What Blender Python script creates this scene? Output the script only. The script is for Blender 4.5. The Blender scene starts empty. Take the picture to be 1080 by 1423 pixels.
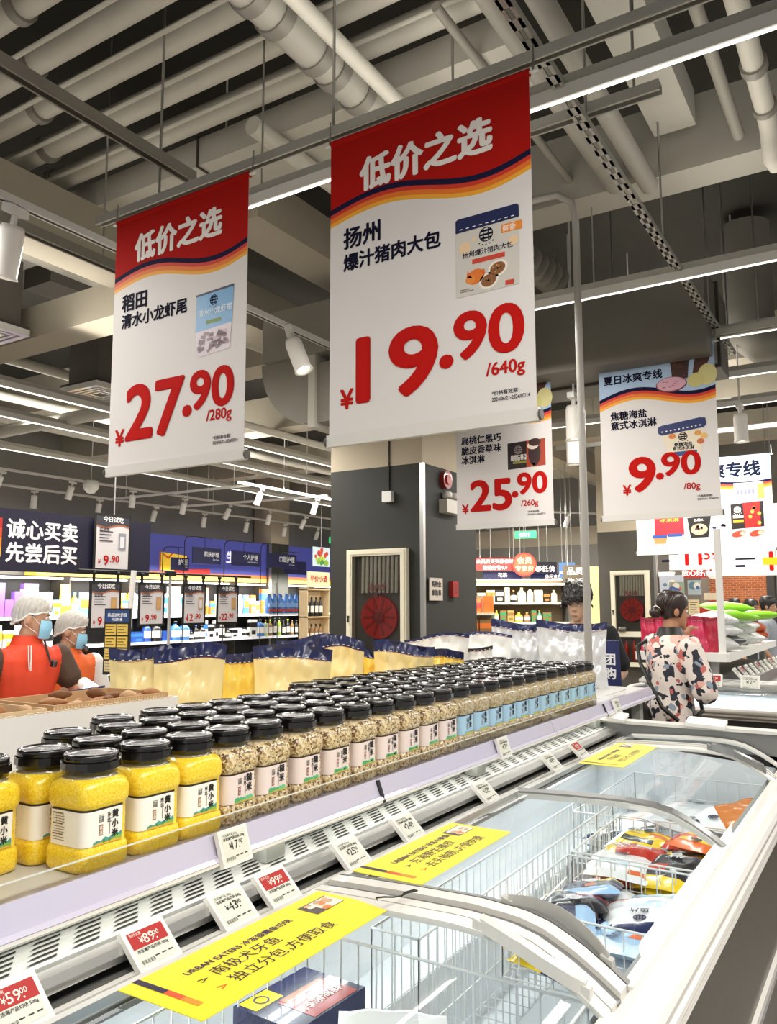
import bpy, bmesh, math, random
from mathutils import Vector as V, Matrix

SC = bpy.context.scene
COL = SC.collection
rnd = random.Random(7)

# ---------------------------------------------------------------- camera, world, exposure
def make_camera():
    yaw, pitch, roll = math.radians(31.88), math.radians(6.62), math.radians(-.114)
    cy, sy, cp, sp = math.cos(yaw), math.sin(yaw), math.cos(pitch), math.sin(pitch)
    F = V((-sy*cp, cy*cp, sp)); r = V((cy, sy, 0)); u = r.cross(F)
    c, s = math.cos(roll), math.sin(roll)
    R, U = r*c + u*s, u*c - r*s
    cam = bpy.data.cameras.new('camera')
    cam.sensor_fit = 'HORIZONTAL'; cam.sensor_width = 36
    cam.lens = 1125.2/1080*36
    cam.clip_start = .02; cam.clip_end = 80
    o = bpy.data.objects.new('camera', cam); COL.objects.link(o)
    m = Matrix((R, U, -F)).transposed().to_4x4()
    m.translation = V((0, 0, 1.6))
    o.matrix_world = m
    SC.camera = o
make_camera()
SC.view_settings.view_transform = 'Standard'
SC.view_settings.look = 'None'
SC.view_settings.gamma = 1
SC.view_settings.use_curve_mapping = False
SC.view_settings.exposure = 0.1

world = bpy.data.worlds.new('world'); SC.world = world
world.use_nodes = True
world.node_tree.nodes['Background'].inputs[0].default_value = (1, .97, .92, 1)
world.node_tree.nodes['Background'].inputs[1].default_value = .55

def lamp(name, kind, loc, energy, rot=(0, 0, 0), size=1, size_y=None, color=(1, .96, .9), spot=None):
    L = bpy.data.lights.new(name, kind)
    L.energy = energy; L.color = color
    if kind == 'AREA':
        L.shape = 'RECTANGLE' if size_y else 'SQUARE'
        L.size = size
        if size_y: L.size_y = size_y
    elif kind == 'SPOT':
        L.spot_size = math.radians(spot or 60); L.spot_blend = .6; L.shadow_soft_size = .06
    else:
        L.shadow_soft_size = size
    o = bpy.data.objects.new(name, L); COL.objects.link(o)
    o.location = loc; o.rotation_euler = rot
    return o

# the store's rows of linear ceiling lamps (long thin area lamps along the aisles)
for x, y, ln, e in ((.9, 1.6, 3.0, 70), (-.05, .2, 3.0, 60), (.6, 5.2, 3.0, 60), (-2.1, 4.0, 2.4, 45), (-3.6, 1.6, 3.0, 70),
                    (-5.2, 5.0, 4.0, 110), (-7.2, 4.5, 5.0, 130), (-7.5, 10.0, 6.0, 130), (-2.2, 9.0, 5.0, 120), (-5.5, 13.0, 5.0, 150),
                    (1.2, 10.5, 5.0, 120), (-1.8, 13.0, 4.0, 120)):
    lamp('linear_lamp_light', 'AREA', (x, y, 3.34), e, (0, 0, 0), .22, ln)
# upward fill added in place of bounced light on the pipes and beams
for x, y, ln, e in ((-1.6, 2.2, 3.0, 8), (-4.6, 3.2, 3.0, 13), (-.6, 4.2, 2.0, 4.5), (-7.6, 6.5, 5.0, 60), (-5.5, 10.0, 6.0, 45), (-1.5, 8.5, 4.0, 25)):
    lamp('ceiling_bounce_fill', 'AREA', (x, y, 3.55), e, (math.pi, 0, 0), .6, ln, (1, .95, .88))
# the wall shelving is lit by its own lamp strips
for y in (7.5, 10.5, 13.5):
    lamp('wall_shelf_light', 'AREA', (-10.5, y, 2.03), 75, (0, math.radians(32), 0), .3, 3.0)

lamp('banner_light', 'AREA', (-1.6, 8.15, 3.42), 45, (math.radians(38), 0, 0), 1.6, .15)
lamp('rack_fill_light', 'AREA', (-4.55, 10.7, 2.3), 35, (math.radians(50), 0, math.radians(30)), 1.2, .2)  # unseen fill added to brighten the shelves between the columns
# fill lamps added under the jar shelf's front edge to lighten the grille
for y in (.3, 1.3, 2.3, 3.3, 4.3):
    lamp('shelf_edge_fill', 'AREA', (-1.325, y, 1.04), .55, (0, math.radians(8), 0), .03, .95)
# fill lamps added to brighten the freezer inside, under its back ledge
for y in (.5, 1.35, 2.2, 3.0, 3.7):
    lamp('freezer_fill_light', 'AREA', (-1.22, y, .90), 1.7, (0, math.radians(-24), 0), .04, .8, (.93, .98, 1))

# ---------------------------------------------------------------- materials
def lin(c):
    c = c/255
    return c/12.92 if c <= .04045 else ((c+.055)/1.055)**2.4
def rgb(h):
    if isinstance(h, str):
        h = h.lstrip('#'); h = tuple(int(h[i:i+2], 16) for i in (0, 2, 4))
    return (lin(h[0]), lin(h[1]), lin(h[2]), 1)
_M = {}
def mat(h, rough=.5, metal=0, coat=0, emit=0, noise=0, scale=30, alpha=None, trans=0, name=None, stretch=None, spec=None):
    """principled material; noise > 0 adds a fine procedural variation of its own colour"""
    key = (str(h), rough, metal, coat, emit, noise, scale, alpha, trans, stretch, spec)
    if key in _M: return _M[key]
    m = bpy.data.materials.new(name or ('mat_%s' % h)); m.use_nodes = True
    nt = m.node_tree; b = nt.nodes['Principled BSDF']
    b.inputs['Base Color'].default_value = rgb(h)
    b.inputs['Roughness'].default_value = rough
    b.inputs['Metallic'].default_value = metal
    b.inputs['Coat Weight'].default_value = coat
    if spec is not None: b.inputs['Specular IOR Level'].default_value = spec
    if trans: b.inputs['Transmission Weight'].default_value = trans
    if emit:
        b.inputs['Emission Color'].default_value = rgb(h); b.inputs['Emission Strength'].default_value = emit
    if alpha is not None: b.inputs['Alpha'].default_value = alpha
    if noise:
        tc = nt.nodes.new('ShaderNodeTexCoord'); mp = nt.nodes.new('ShaderNodeMapping')
        if stretch: mp.inputs['Scale'].default_value = stretch
        n = nt.nodes.new('ShaderNodeTexNoise'); n.inputs['Scale'].default_value = scale; n.inputs['Detail'].default_value = 4
        mx = nt.nodes.new('ShaderNodeMix'); mx.data_type = 'RGBA'
        c = rgb(h)
        mx.inputs[6].default_value = tuple(max(0, v*(1-noise)) for v in c[:3])+(1,)
        mx.inputs[7].default_value = tuple(min(1, v*(1+noise)) for v in c[:3])+(1,)
        nt.links.new(tc.outputs['Object'], mp.inputs[0]); nt.links.new(mp.outputs[0], n.inputs[0])
        nt.links.new(n.outputs[0], mx.inputs[0]); nt.links.new(mx.outputs[2], b.inputs['Base Color'])
    _M[key] = m
    return m
def grain_mat(name, stops, scale, rough=.35, coat=.5, bump=.3):
    """voronoi cells coloured by a ramp: seeds and cereals packed behind clear plastic"""
    if name in _M: return _M[name]
    m = bpy.data.materials.new(name); m.use_nodes = True
    nt = m.node_tree; b = nt.nodes['Principled BSDF']
    tc = nt.nodes.new('ShaderNodeTexCoord'); v = nt.nodes.new('ShaderNodeTexVoronoi'); v.inputs['Scale'].default_value = scale
    sep = nt.nodes.new('ShaderNodeSeparateColor'); r = nt.nodes.new('ShaderNodeValToRGB')
    e = r.color_ramp.elements
    e[0].position, e[0].color = stops[0][0], rgb(stops[0][1]); e[1].position, e[1].color = stops[-1][0], rgb(stops[-1][1])
    for p, c in stops[1:-1]: e.new(p).color = rgb(c)
    nt.links.new(tc.outputs['Object'], v.inputs['Vector']); nt.links.new(v.outputs['Color'], sep.inputs[0])
    nt.links.new(sep.outputs[0], r.inputs[0]); nt.links.new(r.outputs[0], b.inputs['Base Color'])
    bp = nt.nodes.new('ShaderNodeBump'); bp.inputs['Strength'].default_value = bump; bp.inputs['Distance'].default_value = .002
    nt.links.new(v.outputs['Distance'], bp.inputs['Height']); nt.links.new(bp.outputs[0], b.inputs['Normal'])
    b.inputs['Roughness'].default_value = rough; b.inputs['Coat Weight'].default_value = coat; b.inputs['Coat Roughness'].default_value = .06
    _M[name] = m
    return m
def glass_mat(name, tint=(.93, .97, .97), refl=1.0, rough=.02):
    if name in _M: return _M[name]
    m = bpy.data.materials.new(name); m.use_nodes = True
    nt = m.node_tree; nt.nodes.remove(nt.nodes['Principled BSDF'])
    out = nt.nodes['Material Output']
    t = nt.nodes.new('ShaderNodeBsdfTransparent'); t.inputs[0].default_value = (*tint, 1)
    g = nt.nodes.new('ShaderNodeBsdfGlossy'); g.inputs['Roughness'].default_value = rough
    lw = nt.nodes.new('ShaderNodeLayerWeight'); lw.inputs['Blend'].default_value = .28
    mul = nt.nodes.new('ShaderNodeMath'); mul.operation = 'MULTIPLY'; mul.inputs[1].default_value = refl; mul.use_clamp = True
    mx = nt.nodes.new('ShaderNodeMixShader')
    nt.links.new(lw.outputs['Fresnel'], mul.inputs[0]); nt.links.new(mul.outputs[0], mx.inputs[0])
    nt.links.new(t.outputs[0], mx.inputs[1]); nt.links.new(g.outputs[0], mx.inputs[2]); nt.links.new(mx.outputs[0], out.inputs[0])
    _M[name] = m
    return m
def brick_mat(name, c1, c2, mortar, scale, w=.5, h=.25, rough=.8):
    if name in _M: return _M[name]
    m = bpy.data.materials.new(name); m.use_nodes = True
    nt = m.node_tree; b = nt.nodes['Principled BSDF']; b.inputs['Roughness'].default_value = rough
    tc = nt.nodes.new('ShaderNodeTexCoord'); mp = nt.nodes.new('ShaderNodeMapping')
    mp.inputs['Rotation'].default_value = (math.radians(90), 0, 0) if h < .5 else (0, 0, 0)
    k = nt.nodes.new('ShaderNodeTexBrick'); k.inputs['Color1'].default_value = rgb(c1); k.inputs['Color2'].default_value = rgb(c2)
    k.inputs['Mortar'].default_value = rgb(mortar); k.inputs['Scale'].default_value = scale
    k.inputs['Mortar Size'].default_value = .015; k.inputs['Brick Width'].default_value = w; k.inputs['Row Height'].default_value = h
    if h >= .5: k.offset = 0
    nt.links.new(tc.outputs['Object'], mp.inputs[0]); nt.links.new(mp.outputs[0], k.inputs[0]); nt.links.new(k.outputs[0], b.inputs['Base Color'])
    _M[name] = m
    return m
def print_mat(name, base, blobs, scale=9, rough=.7):
    """fabric or film print: large noise zones of several colours over a base colour"""
    if name in _M: return _M[name]
    m = bpy.data.materials.new(name); m.use_nodes = True
    nt = m.node_tree; b = nt.nodes['Principled BSDF']; b.inputs['Roughness'].default_value = rough
    tc = nt.nodes.new('ShaderNodeTexCoord'); prev = None
    for i, (col, th, sc) in enumerate(blobs):
        mp = nt.nodes.new('ShaderNodeMapping'); mp.inputs['Location'].default_value = (i*3.7, i*1.9, i*5.1)
        n = nt.nodes.new('ShaderNodeTexNoise'); n.inputs['Scale'].default_value = scale*sc; n.inputs['Detail'].default_value = 1
        r = nt.nodes.new('ShaderNodeMath'); r.operation = 'GREATER_THAN'; r.inputs[1].default_value = th
        mx = nt.nodes.new('ShaderNodeMix'); mx.data_type = 'RGBA'; mx.inputs[7].default_value = rgb(col)
        nt.links.new(tc.outputs['Object'], mp.inputs[0]); nt.links.new(mp.outputs[0], n.inputs[0]); nt.links.new(n.outputs[0], r.inputs[0])
        nt.links.new(r.outputs[0], mx.inputs[0])
        if prev: nt.links.new(prev.outputs[2], mx.inputs[6])
        else: mx.inputs[6].default_value = rgb(base)
        prev = mx
    nt.links.new(prev.outputs[2], b.inputs['Base Color'])
    _M[name] = m
    return m

# ---------------------------------------------------------------- mesh builder
_T = {}
def glyphs(body, res=2):
    if (body, res) in _T: return _T[(body, res)]
    c = bpy.data.curves.new('glyphs', 'FONT'); c.body = body; c.resolution_u = res
    o = bpy.data.objects.new('glyphs', c); COL.objects.link(o)
    dg = bpy.context.evaluated_depsgraph_get()
    me = bpy.data.meshes.new_from_object(o.evaluated_get(dg))
    vs = [(v.co.x, v.co.y) for v in me.vertices]; fs = [tuple(p.vertices) for p in me.polygons]
    bpy.data.objects.remove(o); bpy.data.curves.remove(c); bpy.data.meshes.remove(me)
    if not vs: vs = [(0, 0)]
    x0 = min(v[0] for v in vs); x1 = max(v[0] for v in vs); y0 = min(v[1] for v in vs); y1 = max(v[1] for v in vs)
    _T[(body, res)] = (vs, fs, x0, x1, y0, y1)
    return _T[(body, res)]

X, Y, Z = V((1, 0, 0)), V((0, 1, 0)), V((0, 0, 1))
class MB:
    def __init__(s): s.v = []; s.f = []; s.m = []; s.s = []; s.mats = []
    def mi(s, m):
        if m not in s.mats: s.mats.append(m)
        return s.mats.index(m)
    def add(s, vs, fs, m, smooth=False):
        b = len(s.v); i = s.mi(m)
        s.v += [tuple(v) for v in vs]
        for f in fs:
            s.f.append(tuple(b+k for k in f)); s.m.append(i); s.s.append(smooth)
        return s
    def box(s, x0, x1, y0, y1, z0, z1, m):
        return s.add([(x, y, z) for z in (z0, z1) for y in (y0, y1) for x in (x0, x1)],
                     [(0, 2, 3, 1), (4, 5, 7, 6), (0, 1, 5, 4), (2, 6, 7, 3), (0, 4, 6, 2), (1, 3, 7, 5)], m)
    def obox(s, c, ex, ey, ez, m):
        """box by centre and three half-extent vectors"""
        c, ex, ey, ez = V(c), V(ex), V(ey), V(ez)
        return s.add([c+ex*i+ey*j+ez*k for k in (-1, 1) for j in (-1, 1) for i in (-1, 1)],
                     [(0, 2, 3, 1), (4, 5, 7, 6), (0, 1, 5, 4), (2, 6, 7, 3), (0, 4, 6, 2), (1, 3, 7, 5)], m)
    def loft(s, rings, m, caps=True, smooth=True, closed=True):
        n = len(rings[0]); vs = [p for r in rings for p in r]; fs = []
        for i in range(len(rings)-1):
            for j in range(n if closed else n-1):
                k = (j+1) % n
                fs.append((i*n+j, i*n+k, (i+1)*n+k, (i+1)*n+j))
        s.add(vs, fs, m, smooth)
        if caps and closed:
            s.add(rings[0], [tuple(range(n))[::-1]], m); s.add(rings[-1], [tuple(range(n))], m)
        return s
    def cyl(s, p0, p1, r0, m, r1=None, n=12, caps=True, smooth=True):
        p0, p1 = V(p0), V(p1); d = (p1-p0).normalized()
        a = d.cross(Z) if abs(d.z) < .95 else d.cross(X)
        a.normalize(); b = d.cross(a); r1 = r0 if r1 is None else r1
        R = [[p+(a*math.cos(t)+b*math.sin(t))*r for t in [2*math.pi*k/n for k in range(n)]] for p, r in ((p0, r0), (p1, r1))]
        return s.loft(R, m, caps, smooth)
    def tube(s, pts, r, m, n=8, caps=True):
        pts = [V(p) for p in pts]; R = []; a = None
        for i, p in enumerate(pts):
            d = ((pts[min(i+1, len(pts)-1)]-pts[max(i-1, 0)])).normalized()
            if a is None: a = d.cross(Z) if abs(d.z) < .95 else d.cross(X)
            a = (a-d*a.dot(d)).normalized(); b = d.cross(a)
            R.append([p+(a*math.cos(t)+b*math.sin(t))*(r[i] if isinstance(r, (list, tuple)) else r) for t in [2*math.pi*k/n for k in range(n)]])
        return s.loft(R, m, caps)
    def lathe(s, prof, c, m, n=20, smooth=True, axis=None):
        c = V(c)
        return s.loft([[c+V((r*math.cos(t), r*math.sin(t), z)) for t in [2*math.pi*k/n for k in range(n)]] for r, z in prof], m, True, smooth)
    def grid(s, fn, nu, nv, m, smooth=True):
        """fn(u,v) -> point; m is a material or a function (u,v) -> material"""
        P = [fn(i/nu, j/nv) for j in range(nv+1) for i in range(nu+1)]
        b = len(s.v); s.v += [tuple(p) for p in P]
        for j in range(nv):
            for i in range(nu):
                mm = m((i+.5)/nu, (j+.5)/nv) if callable(m) else m
                a = b+j*(nu+1)+i
                s.f.append((a, a+1, a+nu+2, a+nu+1)); s.m.append(s.mi(mm)); s.s.append(smooth)
        return s
    def poly(s, pts, m):
        return s.add(pts, [tuple(range(len(pts)))], m)
    def quad(s, o, ex, ey, m):
        o, ex, ey = V(o), V(ex), V(ey)
        return s.add([o, o+ex, o+ex+ey, o+ey], [(0, 1, 2, 3)], m)
    def text(s, body, o, r, u, size, m, bold=0, align='l', width=None, lift=0, res=2, heavy=False):
        """flat lettering: o is the baseline start, r/u unit vectors along the line and up the glyph, size the em height"""
        o, r, u = V(o), V(r), V(u); n = r.cross(u).normalized()
        vs, fs, x0, x1, y0, y1 = glyphs(body, res)
        sx = size if width is None else width/max(1e-6, x1-x0)
        if not size: size = sx
        off = {'l': x0, 'c': (x0+x1)/2, 'r': x1}[align]
        dirs = [(0, 0)]
        if bold:
            dirs = [(0, 0), (1, 0), (-1, 0), (0, .8), (0, -.8)]
            if heavy: dirs += [(.7, .6), (-.7, .6), (.7, -.6), (-.7, -.6), (.5, 0), (-.5, 0), (0, .45), (0, -.45)]
        for k, (dx, dy) in enumerate(dirs):
            s.add([o+r*((x-off)*sx+dx*bold*size)+u*(y*size+dy*bold*size)+n*(lift+k*.00006*max(1, size*10)) for x, y in vs], fs, m)
        return s
    def build(s, name, parent=None, loc=None):
        me = bpy.data.meshes.new(name)
        me.from_pydata(s.v, [], s.f)
        for m in s.mats: me.materials.append(m)
        me.polygons.foreach_set('material_index', s.m); me.polygons.foreach_set('use_smooth', s.s)
        me.update()
        o = bpy.data.objects.new(name, me); COL.objects.link(o)
        if parent: o.parent = parent
        if loc is not None: o.location = loc
        return o

def tag(o, label=None, cat=None, group=None, kind=None):
    if label: o['label'] = label
    if cat: o['category'] = cat
    if group: o['group'] = group
    if kind: o['kind'] = kind
    return o
def thing(name, label, cat, loc=(0, 0, 0), rz=0, group=None):
    o = bpy.data.objects.new(name, None); COL.objects.link(o)
    o.empty_display_size = .05
    o.location = loc; o.rotation_euler = (0, 0, rz)
    return tag(o, label, cat, group)
def struct(mb, name):
    return tag(mb.build(name), kind='structure')
def dup(root, loc=None, rot=None, label=None, group=None):
    r = root.copy(); COL.objects.link(r)
    if loc is not None: r.location = loc
    if rot is not None: r.rotation_euler = rot
    if label: r['label'] = label
    if group: r['group'] = group
    for ch in list(root.children):
        c = ch.copy(); COL.objects.link(c); c.parent = r
        for g in list(ch.children):
            d = g.copy(); COL.objects.link(d); d.parent = c
    return r
ORD = 'first second third fourth fifth sixth seventh eighth ninth tenth eleventh twelfth thirteenth fourteenth fifteenth sixteenth seventeenth eighteenth nineteenth twentieth twenty-first twenty-second twenty-third twenty-fourth twenty-fifth twenty-sixth twenty-seventh twenty-eighth twenty-ninth thirtieth thirty-first thirty-second thirty-third thirty-fourth thirty-fifth thirty-sixth thirty-seventh thirty-eighth thirty-ninth fortieth'.split()
# ---------------------------------------------------------------- room shell
M_SLAB = mat('#38362f', .95, noise=.15, scale=3)
M_WALL = mat('#96948c', .9, noise=.06, scale=4)
M_CREAM = mat('#b9ad97', .85, noise=.05, scale=4)
M_BLACKP = mat('#3c3d36', .75, noise=.08, scale=6)
M_GALV = mat('#b9b7ae', .42, metal=.4, noise=.1, scale=14)
M_GREYP = mat('#bdb9ad', .6, noise=.06, scale=8)
M_PIPE = mat('#c9c5b8', .55, noise=.08, scale=9)
M_DUCT = mat('#8a867b', .55, metal=.25, noise=.1, scale=7)
M_DARK = mat('#3b3832', .7)
M_WHITE = mat('#eceae4', .45)
M_WHITEM = mat('#dcdad4', .4, coat=.2)
M_BLACK = mat('#15140f', .45)
M_BLACKG = mat('#100f10', .18, coat=.6)
M_STEEL = mat('#b8b8b4', .3, metal=.9, noise=.08, scale=20)

b = MB(); b.box(-13, 7, -5, 22, -.1, 0, brick_mat('floor_tiles', '#8d877c', '#857f74', '#6a655c', 1.2, 1.0, 1.0, .25)); struct(b, 'floor')
b = MB(); b.box(-13, 7, -5, 22, 5.0, 5.15, M_SLAB); struct(b, 'ceiling')
b = MB(); b.box(-11.6, -11.4, -5, 18, 0, 5, M_WALL); struct(b, 'wall_left')
b = MB(); b.box(-11.4, -3.05, 17.0, 17.2, 0, 5, M_WALL); b.box(-11.4, -3.05, 16.96, 17, 2.9, 3.3, mat('#c9bda6', .8)); struct(b, 'wall_back')
b = MB(); b.box(-3.05, 1.5, 15.2, 15.4, 0, 5, M_WALL); struct(b, 'wall_rear')
# brick-faced shop front in front of the rear wall
b = MB(); b.box(-2.85, -1.72, 15.05, 15.2, 0, 2.75, brick_mat('bricks', '#b5622f', '#9c4f25', '#c9a184', 5.2, .5, .2)); struct(b, 'wall_brick')

def column(name, x0, x1, y0, y1, zp, low, edge):
    b = MB(); b.box(x0, x1, y0, y1, 0, zp, low); b.box(x0, x1, y0, y1, zp, 5, M_CREAM)
    b.box(x1-.025, x1+.012, y0-.012, y0+.03, 0, zp, M_STEEL)
    struct(b, name)
column('column_near', -4.72, -3.67, 6.5, 7.62, 2.93, mat('#2b2c26', .7, noise=.08, scale=6), True)
column('column_far', -3.63, -2.82, 11.6, 12.4, 2.66, mat('#4a463e', .7, noise=.08, scale=6), True)
column('column_aisle', -11.35, -10.9, 12.9, 13.5, 2.9, M_BLACKP, True)

# concrete and steel beams under the slab
def beam(name, x0, x1, y0, y1, z0, z1, m): 
    b = MB(); b.box(x0, x1, y0, y1, z0, z1, m); return struct(b, name)
M_BEAM = mat('#a9a18f', .85, noise=.06, scale=5)
M_BEAMD = mat('#77726a', .85, noise=.06, scale=5)
beam('beam_cross', -1.95, 5, 4.47, 4.72, 4.0, 4.42, mat('#a7a397', .6, noise=.05, scale=6))
beam('beam_aisle', -4.5, -4.18, 2.0, 16, 3.8, 4.15, M_BEAM)
beam('beam_tasting', -5.95, -5.6, 3.87, 14, 4.2, 4.6, M_BEAMD)
beam('beam_middle', -3.55, -3.2, 3.62, 9, 4.0, 4.3, M_BEAM)
beam('beam_lateral', -9.5, -4.2, 3.58, 3.85, 3.6, 3.85, M_BEAM)
for k, y in enumerate((5.9, 8.2, 11.0, 14.0)):
    beam('beam_girder', -11.4, -3.3, y, y+.35, 3.95, 4.4, M_BEAM)
beam('beam_upper', -.98, -.76, 2.6, 4.4, 4.2, 4.4, M_GREYP)
for k, y in enumerate((8.0, 9.6, 12.0)):
    beam('beam_rear', -3.2, 4, y, y+.3, 3.9, 4.3, M_BEAM)

# ---------------------------------------------------------------- pipes, ducts and rails under the ceiling
def pipe(name, pts, r, m, label, group=None, rings=None, n=14):
    b = MB(); b.tube(pts, r, m, n)
    o = tag(b.build(name), label, 'pipe' if 'pipe' in name else 'duct', group)
    if rings:
        for k, (p, d, w, rr) in enumerate(rings):
            c = MB(); p = V(p); d = V(d); c.cyl(p-d*w/2, p+d*w/2, rr, mat('#8e8a80', .5, metal=.3), n=16); c.build('pipe_collar', o)
    return o
for k, y in enumerate((1.74, 1.99, 2.26, 2.51, 2.78, 3.04)):
    pipe('ceiling_pipe', [(-8, y, 4.3), (-1.0, y, 4.3)], .062, M_PIPE,
         'thick pale ceiling pipe, %s of its row counted from the nearest' % ORD[k], 'parallel ceiling pipes above the banners',
         [((-2.9-.3*k, y, 4.3), (1, 0, 0), .05, .078)])
for k, y in enumerate((1.86, 2.13, 2.39, 2.66, 2.93)):
    pipe('sprinkler_pipe', [(-8, y, 4.22), (-.6, y, 4.24)], .012, M_PIPE,
         'thin pale pipe between the thick ceiling pipes, %s from the nearest' % ORD[k], 'thin pipes between the thick ceiling pipes')
b = MB(); b.box(-8, -1.35, 3.2, 3.56, 4.15, 4.32, M_GREYP); b.box(-3.3, -3.29, 3.19, 3.57, 4.14, 4.33, M_DARK)
tag(b.build('flat_duct'), 'flat beige ventilation duct beside the parallel ceiling pipes', 'duct')
pipe('drain_pipe', [(-2.0, .8, 4.0), (-2.0, 3.35, 4.0)], .085, mat('#b3afa4', .5, noise=.08, scale=9),
     'fat grey jointed drain pipe crossing above the middle banner', None,
     [((-2.0, y, 4.0), (0, 1, 0), .06, .095) for y in (1.55, 1.85, 2.2, 2.35, 2.62, 2.75, 2.95, 3.15)])
pipe('conduit_pipe', [(-1.8, .8, 3.9), (-1.8, 3.6, 3.9)], .035, M_PIPE, 'slim pale conduit pipe parallel to the jointed drain pipe')
for k, (x, y0, y1, r) in enumerate(((-1.03, 2.0, 4.45, .05), (-1.22, 2.6, 4.45, .055), (-.55, 2.4, 4.4, .03), (-1.5, 2.8, 4.6, .022))):
    pipe('overhead_pipe', [(x, y0, 3.95+.06*k), (x, y1, 3.95+.06*k)], r, mat('#938f84', .55),
         ['medium grey pipe behind the slotted channel', 'thick grey pipe right above the middle banner edge', 'thin grey pipe near the pale upper beam', 'thin pipe beside the tall bent pole top'][k])
pipe('outlet_pipe', [(-.38, 2.2, 3.95), (-.38, 4.05, 3.95), (-.38, 4.16, 3.93), (-.38, 4.2, 3.86), (-.38, 4.22, 3.8), (-.36, 4.27, 3.78)], .045, M_PIPE,
     'pale outlet pipe with a downturned end beside the cross beam', None, [((-.38, 3.65, 3.95), (0, 1, 0), .05, .058), ((-.38, 4.0, 3.95), (0, 1, 0), .04, .056)])
pipe('corrugated_duct', [(-2.12, 4.2, 4.0), (-2.05, 5.0, 3.98), (-2.0, 5.5, 3.95)], .085, mat('#908c82', .5), 'corrugated flexible duct behind the tall bent pole', None,
     [((-2.1+.0125*k, 4.25+.1*k, 4.0-.003*k), (0, 1, 0), .03, .095) for k in range(13)])
b = MB(); b.box(-2.35, -.95, 5.5, 6.35, 3.28, 3.86, mat('#6b675e', .6, metal=.1, noise=.08, scale=5)); b.box(-2.37, -.93, 5.9, 5.93, 3.26, 3.88, M_DARK)
tag(b.build('supply_duct'), 'big dark grey box duct above the ice cream banner', 'duct')
pipe('elbow_duct', [(-.92, 7.4, 4.9), (-.92, 7.4, 4.1), (-.9, 7.4, 3.92), (-.8, 7.4, 3.82), (-.6, 7.4, 3.8), (1.5, 7.4, 3.8)], .2, M_DUCT,
     'fat round grey duct bending beside the box duct', n=20)
# round elbow duct behind the left banner, and its box
b = MB(); b.box(-3.95, -3.15, 4.55, 5.2, 3.42, 3.8, M_DUCT)
o = tag(b.build('elbow_box_duct'), 'grey box duct with a rounded elbow between the two red banners', 'duct')
c = MB()
R = []
for t in range(9):
    a = math.pi/2*t/8
    c0 = V((-3.5, 4.9, 3.42)); d = V((-math.cos(a), 0, -math.sin(a)))
    R.append([c0+d*.02+V((0, -.3, 0)), c0+d*.02+V((0, .3, 0)), c0+d*.5+V((0, .3, 0)), c0+d*.5+V((0, -.3, 0))])
c.loft(R, M_DUCT, smooth=False); c.box(-3.5, -2.2, 4.6, 5.2, 2.92, 3.36, M_DUCT); c.box(-3.53, -3.47, 4.57, 5.23, 2.88, 3.42, M_GREYP); c.build('duct_elbow', o)
# air diffusers on square drop ducts
def diffuser(x, y, z, s, top, label):
    t = thing('air_diffuser', label, 'vent', (x, y, z), 0, 'square ceiling air diffusers')
    b = MB(); b.box(-s*.8, s*.8, -s*.8, s*.8, .05, top, mat('#5b574f', .7, noise=.06)); b.build('drop_duct', t)
    b = MB()
    for r0, r1 in ((1, .82), (.72, .62), (.52, .42), (.32, .22)):
        for (a0, a1, c0, c1) in ((-r0, r0, -r0, -r1), (-r0, r0, r1, r0), (-r0, -r1, -r1, r1), (r1, r0, -r1, r1)):
            b.box(a0*s, a1*s, c0*s, c1*s, -.02, .03, M_WHITEM)
    b.box(-s, s, -s, s, .03, .05, M_DARK); b.build('diffuser_face', t)
diffuser(-5.55, 3.28, 3.6, .24, 1.1, 'square white air diffuser under the dark drop duct at the left edge')
diffuser(-6.3, 4.95, 3.62, .26, .8, 'square white air diffuser half behind the left banner')
pipe('spiral_pipe', [(-10.5, 5.28, 3.55), (-6.0, 5.28, 3.55)], .07, M_PIPE, 'pale round pipe left of the left banner, below the diffusers')
for k, (x, z) in enumerate(((-6.9, 3.9), (-8.0, 3.85), (-9.2, 3.9), (-5.1, 4.1), (-2.7, 4.1))):
    pipe('far_ceiling_pipe', [(x, 3, z), (x, 16.5, z)], .05, M_PIPE, 'long pale pipe running down the store ceiling, %s of five' % ORD[k], 'long pipes down the store ceiling')

# strut rails that carry banners and lamps
def rail(name, p0, p1, w, h, m, label, cat='rail', group=None, hang=None, slots=False, up=4.98):
    p0, p1 = V(p0), V(p1); d = (p1-p0).normalized(); sd = d.cross(Z).normalized(); L = (p1-p0).length
    b = MB(); t = .004 if w < .06 else .006
    b.obox((p0+p1)/2+sd*(w/2), d*L/2, sd*t/2, Z*h/2, m); b.obox((p0+p1)/2-sd*(w/2), d*L/2, sd*t/2, Z*h/2, m)
    if slots:
        n = int(L/.11)
        for k in range(n):
            c = p0+d*(.05+k*L/n)
            b.obox(c-Z*(h/2), d*.026, sd*w/2, Z*t/2, m)
        for s in (-1, 1): b.obox((p0+p1)/2-Z*(h/2)+sd*s*w*.36, d*L/2, sd*w*.14, Z*t/2, m)
    else:
        b.obox((p0+p1)/2+Z*(h/2), d*L/2, sd*w/2, Z*t/2, m)
        for s in (-1, 1): b.obox((p0+p1)/2-Z*(h/2)+sd*s*w*.4, d*L/2, sd*w*.1, Z*t/2, m)
    o = tag(b.build(name), label, cat, group)
    for f in hang or ():
        p = p0+d*L*f
        c = MB(); c.cyl(p+Z*h/2, V((p.x, p.y, up)), .006, M_STEEL, n=6); c.build('hanger_rod', o)
    return o
rail('strut_rail', (-3.15, 2.42, 3.44), (1.5, 2.42, 3.44), .036, .036, M_GALV, 'galvanised strut rail from which both red banners hang', hang=(.09, .3, .55, .75, .95))
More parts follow.
